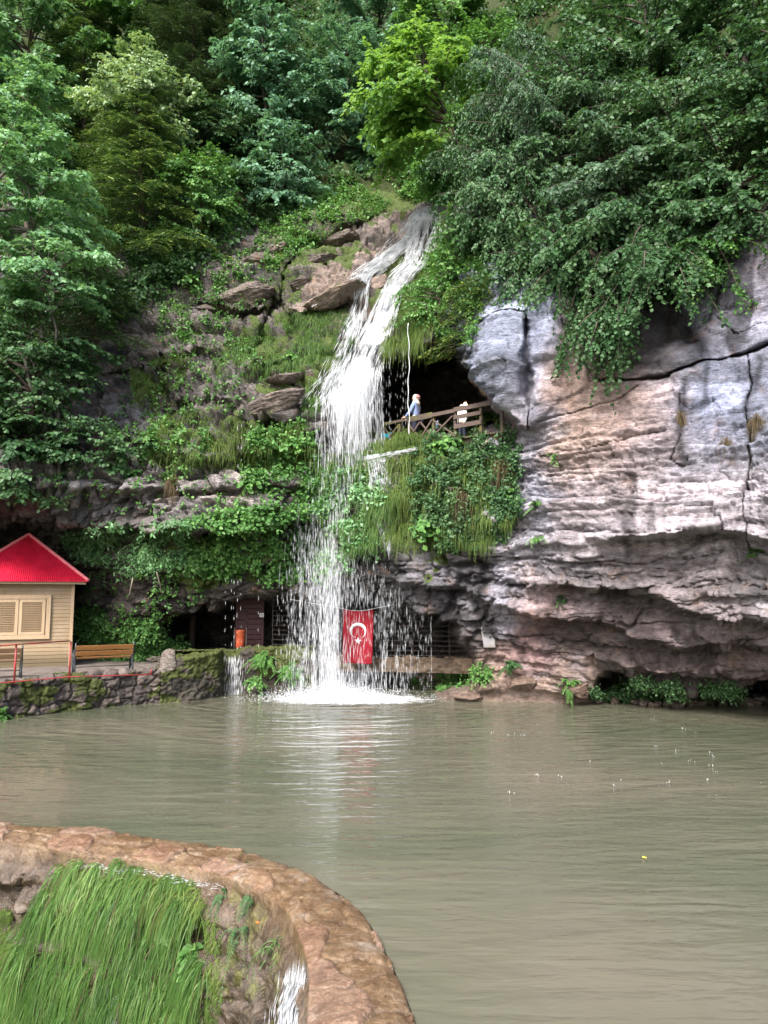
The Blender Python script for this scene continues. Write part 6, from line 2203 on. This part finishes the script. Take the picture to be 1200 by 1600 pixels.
# ================================================================== LOOSE ROCKS
def rock(name, label, P, size, seed, tone_, cat='rock', group=None, moss_=0.0, rz=0.0, cuts=9, sub=6, tilt=0.0):
    g = np.random.default_rng(seed)
    bm = bmesh.new()
    bmesh.ops.create_icosphere(bm, subdivisions=sub, radius=1.0)
    V = np.array([v.co[:] for v in bm.verts])
    Fc = np.array([[v.index for v in f.verts] for f in bm.faces])
    bm.free()
    for k in range(cuts):
        n_ = rnd_unit(g, 1)[0]
        d = V @ n_
        lim = g.uniform(0.42, 0.80)
        V = V - n_ * np.maximum(d - lim, 0)[:, None] * 0.92
    o = g.uniform(0, 50, 3)
    V = V * (1 + 0.14 * fbm(V * 1.6 + o, 5, seed, 0.6)[:, None] + 0.10 * fbm(V * np.array([3, 3, 11]) + o, 4, seed + 1)[:, None])
    V = V * np.array(size) / 2
    c_, s_ = math.cos(tilt), math.sin(tilt)
    V = np.stack([V[:, 0] * c_ + V[:, 2] * s_, V[:, 1], -V[:, 0] * s_ + V[:, 2] * c_], 1)
    c_, s_ = math.cos(rz), math.sin(rz)
    V = np.stack([V[:, 0] * c_ - V[:, 1] * s_, V[:, 0] * s_ + V[:, 1] * c_, V[:, 2]], 1)
    t_ = 0.75 * np.array(tone_)[None] * (0.8 + 0.5 * fbm(V * 2 + o, 3, seed + 2)[:, None])
    ms = np.clip(moss_ + 0.6 * fbm(V * 2.5 + o, 4, seed + 3) + 0.25 * V[:, 2] / size[2], 0, 1) * (moss_ > 0)
    ob = link(name, mesh_np(name, V, [Fc], {'tone': t_, 'moss': ms, 'wet': np.full(len(V), 0.2)}), M_ROCK)
    ob.location = P
    return tag(ob, label, cat, group)


rock('boulder', 'big leaning brown boulder on the grassy ledge left of the fall', at(428, 640, 23.35).ravel(), (2.7, 1.7, 1.15), 5, (0.33, 0.26, 0.225), moss_=0.15, tilt=R(-14), cuts=14)
rock('rock_slab', 'pale tilted rock slab beside the upper waterfall', at(520, 468, 25.3).ravel(), (2.7, 1.5, 0.95), 8, (0.50, 0.38, 0.30), moss_=0.25, tilt=R(-24), cuts=14)
rock('rock_slab', 'small flat rock ledge above the leaning boulder', at(450, 592, 24.1).ravel(), (1.7, 1.2, 0.34), 12, (0.33, 0.27, 0.23), moss_=0.25, tilt=R(-12), cuts=12)
rock('boulder', 'wet rock parting the two upper streams', at(590, 447, 26.0).ravel(), (1.5, 1.0, 0.7), 15, (0.38, 0.29, 0.24), moss_=0.1, tilt=R(-22), cuts=12)
for k, (x, y, sx, sz, s) in enumerate([(400, 405, 1.5, 0.8, 21), (380, 455, 1.9, 1.0, 22), (335, 480, 1.4, 0.6, 23), (500, 400, 1.3, 0.6, 24), (440, 385, 1.0, 0.6, 25), (545, 370, 1.6, 0.6, 26), (470, 435, 1.1, 0.5, 27)]):
    p = surf(x, y)[0]
    lab = ['dark boulder highest on the left of the stony slope', 'rounded dark boulder below the conifer on the stony slope', 'flat dark rock under the rounded boulder on the slope', 'mossy block above the pale slab', 'small block on the stony slope under the bluish tree', 'long wet rock beside the top of the waterfall', 'mossy block between the stony slope and the pale slab'][k]
    rock('boulder', lab, p + np.array([0, 0.12, -0.12]), (sx * 1.25, sx, sz * 1.1), s, (0.23, 0.185, 0.155), moss_=0.2 if k % 2 else 0.05, tilt=R(-12), cuts=13, group='boulders on the slope left of the waterfall')
g = np.random.default_rng(99)
xs = np.concatenate([np.sort(g.uniform(925, 1190, 30)), [1160, 960, 1050, 990]])
for k, x in enumerate(xs):
    sz = [0.42, 0.30, 0.32, 0.26][k - 30] if k >= 30 else 0.14 + 0.13 * g.random()
    p = at_z(x, 1099 + g.uniform(-3, 3) - (3 if k >= 30 else 0), 0.05).ravel()
    lab = 'small pale stone in the row along the right shore below the weeds' if k < 30 else ['largest grey brown block at the right end of the shore stones', 'pale stone wider than its neighbours at the left end of the shore', 'flat pale stone in the middle of the shore row', 'reddish brown block near the left end of the shore row'][k - 30]
    rock('shore_stone', lab, p, (sz * 1.5, sz * 1.2, sz * (0.9 if k >= 30 else 0.7)), 300 + k, (0.26, 0.20, 0.165) if k != 33 else (0.24, 0.13, 0.10), cat='stone', group='stones along the right shore', cuts=8, sub=3 if k < 30 else 4, rz=g.uniform(0, 3))
for (x, y, s_, sd_, lab) in [(905, 1078, (1.0, 0.8, 0.55), 41, 'pinkish block at the foot of the earth bank by the weeds'), (815, 1062, (0.9, 0.7, 0.5), 42, 'cracked pink stone on the earth bank'), (725, 1088, (1.1, 0.7, 0.25), 43, 'flat pink rock at the waterline left of the earth bank')]:
    rock('bank_stone', lab, surf(x, y)[0], s_, sd_, (0.34, 0.235, 0.18), cat='stone', cuts=11)
rock('white_stone', 'pale boulder set on the end of the terrace wall', at_z(263, 1052, 0.95).ravel() + np.array([0, 0, 0.28]), (0.62, 0.5, 0.75), 51, (0.33, 0.28, 0.24), cat='stone', cuts=10)


# ================================================================== SINGLE PLANTS
def leafy_plant(name, label, P, out, stems, H, leafL, leafW, mat, seed, cat='plant', lv_per=7, spread=0.9, pinnate=False, droop=0.5, group=None):
    g = np.random.default_rng(seed)
    r = empty(name, tuple(P))
    tag(r, label, cat, group)
    st = MB()
    lv = Leaves()
    out = np.asarray(out, float)
    for k in range(stems):
        d = unit(out * 0.55 + UPV * 0.8 + g.normal(size=3) * spread * 0.6)
        L = H * g.uniform(0.55, 1.1)
        t_ = np.linspace(0, 1, 8)[:, None]
        c = d * L * t_ - UPV * L * droop * t_ ** 2.2 + g.normal(size=3) * 0.02
        st.tube(c, np.linspace(0.010, 0.003, 8) * max(0.6, H), 4, cap=False)
        n_ = lv_per * (2 if pinnate else 1)
        us = np.linspace(0.22, 1.0, n_)
        p = np.stack([np.interp(us, t_[:, 0], c[:, q]) for q in range(3)], 1)
        tg = unit(np.stack([np.interp(us, t_[:, 0], np.gradient(c[:, q])) for q in range(3)], 1))
        sd = unit(np.cross(tg, UPV + 0.2 * g.normal(size=3)))
        if pinnate:
            for s in (-1, 1):
                sc_ = (1.1 - 0.55 * us) * g.uniform(0.8, 1.1, n_)
                lv.add(p, tg * 0.45 + sd * s + g.normal(size=(n_, 3)) * 0.1 - UPV * 0.15, UPV + out * 0.3 + g.normal(size=(n_, 3)) * 0.15, leafL * sc_, leafW * sc_, np.clip(0.5 + g.normal(size=n_) * 0.14 + 0.15 * us, 0, 1))
        else:
            sg = np.where(np.arange(n_) % 2, 1.0, -1.0)[:, None]
            sc_ = g.uniform(0.65, 1.15, n_)
            lv.add(p, tg * 0.5 + sd * sg * g.uniform(0.3, 1, (n_, 1)) + g.normal(size=(n_, 3)) * 0.3 - UPV * 0.2, UPV * 0.7 + out * 0.5 + g.normal(size=(n_, 3)) * 0.3, leafL * sc_, leafW * sc_, np.clip(0.5 + g.normal(size=n_) * 0.16 + 0.12 * us, 0, 1))
    st.build('stem', M_STEM, r)
    link('leaves', lv.mesh('leaves'), mat, r)
    return r


M_STEM = m_plain('green_stem', (0.09, 0.12, 0.04), 0.6, 0.3)
for (nm, lab, x, y, stems, H, lL, lW, mat, pin, cat) in [
    ('butterbur', 'large leaved bright green plant at the water edge right of the fall', 655, 1078, 16, 0.75, 0.34, 0.30, L_MID, False, 'plant'),
    ('weed_clump', 'low green clump beside the large leaved plant', 690, 1078, 26, 0.5, 0.10, 0.08, L_MID, False, 'plant'),
    ('weed_clump', 'bright green clump on the pink earth bank', 758, 1060, 26, 0.45, 0.09, 0.06, L_MID, False, 'plant'),
    ('weed_clump', 'thin green clump low on the right of the earth bank', 888, 1072, 20, 0.55, 0.10, 0.06, L_MID, True, 'plant'),
    ('dark_plant', 'dark pointed shrub against the reddish foot of the rock', 795, 1040, 18, 0.55, 0.12, 0.06, L_DARK, True, 'plant'),
    ('burdock', 'tall dark big leaved plant in front of the low cave on the right', 1030, 1085, 20, 1.1, 0.30, 0.22, L_DARK, False, 'plant'),
    ('fern', 'small bright fern high on the right edge of the layered rock', 1178, 868, 14, 0.5, 0.12, 0.04, L_MID, True, 'fern'),
    ('fern', 'tiny green plant in a crack of the layered rock below the spur', 842, 845, 12, 0.35, 0.09, 0.06, L_MID, False, 'plant'),
    ('fern', 'small fern on the rock left of the layered face', 838, 790, 12, 0.45, 0.10, 0.05, L_MID, True, 'fern'),
    ('fern', 'little green tuft on the pink rock below the long crack', 866, 722, 10, 0.32, 0.09, 0.06, L_MID, False, 'plant'),
    ('fern', 'tiny fern under the reddish ledge on the right rock', 876, 940, 10, 0.3, 0.08, 0.05, L_DARK, True, 'fern'),
    ('wild_vine', 'bright broad leaved vine tumbling down below the railing', 700, 700, 34, 0.95, 0.20, 0.17, L_MID, False, 'plant'),
    ('wild_vine', 'light green big leaved plant low on the overgrown outcrop', 668, 820, 26, 0.6, 0.19, 0.16, L_MID, False, 'plant'),
    ('elder_bush', 'elder bush with feathery leaves below the boards of the railing', 765, 660, 44, 1.3, 0.17, 0.075, L_MID, True, 'bush'),
    ('elder_bush', 'feathery bush in front of the right end of the railing boards', 735, 672, 36, 1.0, 0.15, 0.07, L_MID, True, 'bush'),
    ('elder_bush', 'feathery green bush low on the right side of the outcrop', 792, 775, 26, 0.7, 0.15, 0.07, L_MID, True, 'bush'),
    ('elder_bush', 'cool green feathery bush overhanging the dark rock behind the bench', 235, 850, 40, 1.1, 0.20, 0.075, L_COOL, True, 'bush'),
    ('elder_bush', 'cool green feathery bush just right of the hut roof', 160, 852, 34, 1.0, 0.19, 0.075, L_COOL, True, 'bush'),
    ('elder_bush', 'feathery green bush hanging above the dark cave mouth', 355, 845, 34, 1.0, 0.18, 0.08, L_MID, True, 'bush'),
    ('wild_vine', 'broad leaved vine hanging beside the left edge of the falling water', 455, 700, 26, 0.75, 0.18, 0.155, L_MID, False, 'plant'),
    ('wild_vine', 'broad leaved plant hanging under the ledge near the drips', 395, 755, 22, 0.6, 0.16, 0.13, L_MID, False, 'plant'),
    ('wild_vine', 'bright leafy clump on the ledge above the left overhang', 232, 690, 22, 0.6, 0.15, 0.12, L_MID, False, 'plant'),
    ('wild_vine', 'round leaved clump in the middle of the left ledge', 205, 742, 20, 0.5, 0.14, 0.12, L_MID, False, 'plant'),
    ('wild_vine', 'bushy green plant on the slope near the stony ledge', 300, 440, 26, 0.8, 0.17, 0.12, L_MID, False, 'plant'),
    ('wild_vine', 'leafy green clump on the grassy slope left of the boulder rocks', 455, 560, 22, 0.5, 0.14, 0.11, L_MID, False, 'plant'),
]:
    P, N, NB = surf(x, y)
    leafy_plant(nm, lab, P - NB * 0.05, NB, stems, H, lL, lW, mat, int(x * 7 + y), cat, 7, 0.9, pin, 0.6)
for (nm, lab, P, stems, H, lL, lW, mat, pin) in [
    ('bank_plant', 'bright green plant on top of the mossy wall left of the fall', at(412, 1032, 23.85).ravel(), 34, 0.75, 0.14, 0.07, L_MID, True),
    ('bank_plant', 'leafy plant low on the mossy wall next to the falling water', at(455, 1050, 23.7).ravel(), 34, 0.75, 0.15, 0.09, L_MID, True),
    ('bank_plant', 'small leaves at the foot of the mossy wall', at(400, 1066, 23.8).ravel(), 22, 0.45, 0.12, 0.08, L_MID, False),
    ('bank_plant', 'little green tuft in the lower left of the rubble wall', at(4, 1118, 19.1).ravel(), 14, 0.4, 0.14, 0.05, L_MID, True),
    ('bank_plant', 'tiny green sprig near the top of the rubble wall', at(32, 1084, 20.0).ravel(), 8, 0.25, 0.08, 0.05, L_MID, False)]:
    leafy_plant(nm, lab, P, (0, -1, 0), stems, H, lL, lW, mat, int(stems * 31 + H * 100), 'plant', 7, 0.9, pin, 0.7)


def tuft(name, label, P, out, n, L, Wd, mat, seed, droop=0.9, cat='grass tuft', parent=None):
    g = np.random.default_rng(seed)
    d = unit(np.asarray(out) * 0.6 + UPV * 0.8 + g.normal(size=(n, 3)) * 0.45)
    o = blades(name, np.zeros((n, 3)) + g.normal(size=(n, 3)) * 0.06, d, L * g.uniform(0.5, 1.2, n), Wd, droop * g.uniform(0.6, 1.3, n), np.clip(0.5 + g.normal(size=n) * 0.2, 0, 1), mat)
    o.location = P
    return tag(o, label, cat)


for (lab, x, y, n, L, mat) in [('dry straw coloured grass tuft hanging under the left ledge', 270, 748, 260, 0.75, L_DRY), ('dry brown tuft in the crack of the blue grey rock', 1062, 650, 120, 0.6, L_DRY), ('dry tuft on the right edge of the rock face', 1182, 655, 130, 0.6, L_DRY),
                               ('yellow straw hanging down the middle of the outcrop', 722, 770, 220, 0.9, L_DRY), ('pale tuft on the small ledge of the bare left rock', 225, 590, 200, 0.55, L_GRASS), ('grey dry tuft on the right side of the outcrop', 785, 720, 180, 0.8, L_DRY), ('small dry tuft below the right edge crack', 1135, 690, 90, 0.4, L_DRY)]:
    P, N, NB = surf(x, y)
    tuft('grass_tuft', lab, P, NB, n, L, 0.013, mat, int(x + y), 1.5)

# roots and bare twigs
M_TWIG = m_plain('pale_dead_twig', (0.26, 0.22, 0.18), 0.8, 0.3, 9)
for lab, pts in [('pale bare root hanging behind the bench', [(222, 893), (216, 915), (212, 930)]), ('forked dead twig on the overgrown outcrop', [(760, 705), (768, 690), (776, 672), (783, 655)]), ('thin bare root beside the feathery bush', [(258, 880), (263, 900), (266, 918)])]:
    p = np.array([surf(x, y)[0] + surf(x, y)[2] * 0.45 for x, y in pts])
    o = MB()
    o.tube(p - p[0], np.linspace(0.022, 0.008, len(p)), 6)
    if 'forked' in lab:
        o.tube(np.array([p[1], p[1] + (p[2] - p[1]) * 0.7 + np.array([0.25, 0, 0.05]), p[1] + np.array([0.6, 0, 0.35])]) - p[0], [0.014, 0.010, 0.005], 6)
    o = o.build('dead_twig', M_TWIG, smooth=True)
    o.location = p[0]
    tag(o, lab, 'twig')

# ================================================================== GREENERY AND WATER ON THE WEIR
rg = np.random.default_rng(404)
fx, fy, fdz = project(face.reshape(-1, 3))
fN = np.repeat(onrm[:, None], NF - 1, 1).reshape(-1, 3)
fP = face.reshape(-1, 3)


def weir_roots(poly, n, seed, tufts=0):
    g = np.random.default_rng(seed)
    ok = np.nonzero(poly_sdf(fx, fy, poly) < 0)[0]
    k = ok[g.integers(len(ok), size=n)]
    if n > 4000 and tufts:
        tc = fP[ok[g.integers(len(ok), size=tufts)]]
        d_ = ((fP[k][:, None, :] - tc[None]) ** 2).sum(2)
        near_ = tc[d_.argmin(1)]
        return fP[k] + (near_ - fP[k]) * 0.55 + g.normal(size=(n, 3)) * 0.015, fN[k], g
    return fP[k] + g.normal(size=(n, 3)) * 0.015, fN[k], g


def weir_grass(label, poly, n, mat, seed, L, Wd, lean=(-0.55, 0, 0), droop=0.95):
    P, N, g = weir_roots(poly, n, seed, 240 if n > 4000 else 0)
    d = unit(N * 0.75 + UPV * 0.45 + np.array(lean) * (0.6 + 0.9 * fbm(P * 2.2, 2, seed + 8))[:, None] + g.normal(size=(n, 3)) * 0.36)
    rn = np.clip(0.45 + 0.45 * fbm(P * 1.6, 3, seed) + g.normal(size=n) * 0.17, 0, 1)
    o = blades('grass', P, d, L * g.uniform(0.35, 1.25, n), Wd * g.uniform(0.6, 1.35, n), droop * g.uniform(0.7, 1.5, n), rn, mat, nseg=6, facing=0.75)
    return tag(o, label, 'grass', kind='stuff')


weir_grass('long lush grass hanging down the outer face of the weir', [(95, 1350), (180, 1340), (300, 1372), (312, 1440), (330, 1530), (315, 1640), (-60, 1640), (-40, 1520), (30, 1450)], 8000, L_LUSH, 1, 0.46, 0.0095, lean=(-0.34, 0, 0), droop=1.15)
weir_grass('paler and dry blades mixed through the weir grass', [(95, 1350), (180, 1340), (300, 1372), (312, 1440), (330, 1530), (315, 1640), (-60, 1640), (-40, 1520), (30, 1450)], 900, L_DRY, 11, 0.40, 0.008, lean=(-0.2, 0, 0), droop=1.2)
weir_grass('sparse yellowish grass at the top right of the weir grass', [(200, 1360), (310, 1375), (330, 1420), (250, 1420)], 700, L_GRASS, 2, 0.34, 0.009)
weir_grass('yellow green moss like grass at the left edge of the weir', [(-60, 1430), (20, 1420), (30, 1500), (-20, 1560), (-60, 1560)], 1500, L_GRASS, 3, 0.20, 0.010)
weir_grass('strip of short yellow moss between the grass and the bare stone', [(318, 1440), (345, 1430), (350, 1560), (330, 1640), (308, 1640), (325, 1540)], 1800, L_GRASS, 4, 0.06, 0.008, lean=(0, 0, 0))


def face_at(px, py):
    k = np.argmin((fx - px) ** 2 + (fy - py) ** 2)
    return fP[k], fN[k]


for (nm, lab, x, y, stems, H, lL, lW, pin, mat) in [
    ('sow_thistle', 'broad pale leaved plant between the weir grass and the bare stone', 282, 1420, 8, 0.42, 0.17, 0.12, False, L_PALE),
    ('sow_thistle', 'drooping broad leaves low in the bare part of the weir', 305, 1480, 7, 0.32, 0.15, 0.10, False, L_MID),
    ('trailing_vetch', 'trailing plant with small paired leaves hanging down the weir stone', 372, 1462, 7, 0.48, 0.045, 0.020, True, L_DARK),
    ('trailing_vetch', 'light sprig with paired leaves near the corner of the weir crest', 395, 1405, 5, 0.28, 0.042, 0.020, True, L_DARK),
    ('trailing_vetch', 'small feathery sprig at the upper end of the bare weir stone', 345, 1400, 4, 0.28, 0.050, 0.022, True, L_DARK),
    ('weir_weed', 'thin grassy weed beside the small fall over the weir', 432, 1480, 7, 0.26, 0.12, 0.012, False, L_MID)]:
    P, N = face_at(x, y)
    leafy_plant(nm, lab, P, N, stems, H, lL, lW, mat, int(x * 3 + y), 'plant', 7, 0.8, pin, 1.3)
tuft('grass_tuft', 'few thin grass blades growing on the weir crest', at_z(375, 1352, 0.06).ravel(), (0, -0.2, 0.4), 9, 0.28, 0.006, L_GRASS, 61, 0.3)
tuft('grass_tuft', 'wisp of dry grass at the left end of the weir crest', at_z(8, 1300, 0.06).ravel(), (0, -0.2, 0.4), 10, 0.22, 0.005, L_DRY, 62, 0.3)

# thin falls over the weir
def weir_fall(label, pts, n, wid, wd, lenm, seed):
    """pts: pixel course on the weir"""
    g = np.random.default_rng(seed)
    r = empty('weir_trickle', face_at(*pts[0])[0])
    tag(r, label, 'trickle')
    O = np.array(r.location)
    P3 = []
    for (x, y) in pts:
        p, n_ = face_at(x, y)
        P3.append(p + n_ * 0.05)
    P3 = np.array(P3)
    L = np.concatenate([[0], np.cumsum(np.linalg.norm(np.diff(P3, axis=0), axis=1))])
    s = g.uniform(0, L[-1], n)
    la = np.random.default_rng(seed + 1).normal(size=(n, 3)) * np.array([wid, wid, 0.01])

    def ip(sv):
        return np.stack([np.interp(sv, L, P3[:, k]) for k in range(3)], 1)
    streaks('thread', ip(s) + la - O, ip(s + lenm) + la * 0.95 - O, wd * np.exp(g.normal(size=n) * 0.4), r)


weir_fall('white trickle pouring off the weir crest beside the bottom edge', [(486, 1492), (476, 1530), (462, 1570), (455, 1640)], 620, 0.055, 0.0015, 0.22, 5)
weir_fall('thin white trickle through the grass at the bottom of the weir', [(190, 1540), (186, 1570), (180, 1640)], 500, 0.02, 0.0016, 0.2, 6)
weir_fall('second thin trickle just left of the grass trickle', [(146, 1560), (140, 1590), (138, 1640)], 360, 0.016, 0.0016, 0.2, 7)
weir_fall('glistening film of water over the rim above the weir grass', [(140, 1350), (220, 1358), (300, 1372), (350, 1385)], 260, 0.06, 0.0013, 0.06, 8)
# fallen leaves
for (nm, lab, P, mat, L) in [('fallen_leaf', 'single yellow leaf floating on the pool', at_z(1003, 1340, 0.012).ravel(), m_plain('yellow_leaf', (0.55, 0.42, 0.06), 0.5, 0.1), 0.07), ('fallen_leaf', 'small orange leaf caught on the bare weir stone', face_at(403, 1442)[0] + face_at(403, 1442)[1] * 0.04, None, 0.06)]:
    lv = Leaves()
    lv.add(np.zeros((1, 3)), np.array([[1, 0.2, 0.05]]), np.array([[0.1, -0.3, 1.0]]), L, L * 0.6, 0.8)
    o = link(nm, lv.mesh(nm), mat or m_plain('orange_leaf', (0.50, 0.14, 0.03), 0.5, 0.1))
    o.location = P
    tag(o, lab, 'leaf')

# ================================================================== CAMERA, SKY, SUN
cam = bpy.data.cameras.new('camera')
cam.sensor_fit = 'VERTICAL'
cam.angle_y = 2 * math.atan(800 / F)
cam.clip_start = 0.05
cam.clip_end = 3000
co = bpy.data.objects.new('camera', cam)
co.location = CAM
co.rotation_euler = (math.pi / 2 + PITCH, 0, 0)
COL.objects.link(co)
sc.camera = co
SUN_EL, SUN_AZ = R(46), R(205)       # compass: the sun stands behind the camera, a little to the left
w = bpy.data.worlds.new('World')
sc.world = w
w.use_nodes = True
nt = w.node_tree
sky = nt.nodes.new('ShaderNodeTexSky')
sky.sky_type = 'NISHITA'
sky.sun_disc = False
sky.sun_elevation = SUN_EL
sky.sun_rotation = SUN_AZ
sky.air_density = 1.0
sky.dust_density = 4.0
sky.ozone_density = 1.0
bg = nt.nodes['Background']
nt.links.new(sky.outputs[0], bg.inputs[0])
bg.inputs[1].default_value = 0.10
sd = bpy.data.lights.new('sun', 'SUN')
sd.energy = 1.5
sd.angle = R(14)
sd.color = (1.0, 0.985, 0.955)
so = bpy.data.objects.new('sun', sd)
dirv = Vector((math.sin(SUN_AZ) * math.cos(SUN_EL), math.cos(SUN_AZ) * math.cos(SUN_EL), math.sin(SUN_EL)))
so.rotation_euler = dirv.to_track_quat('Z', 'Y').to_euler()
COL.objects.link(so)
sc.view_settings.view_transform = 'Standard'
sc.view_settings.look = 'None'
sc.view_settings.exposure = 2.15
sc.view_settings.gamma = 1.0
sc.cycles.max_bounces = 8
sc.cycles.diffuse_bounces = 2
sc.cycles.glossy_bounces = 3
sc.cycles.transparent_max_bounces = 16
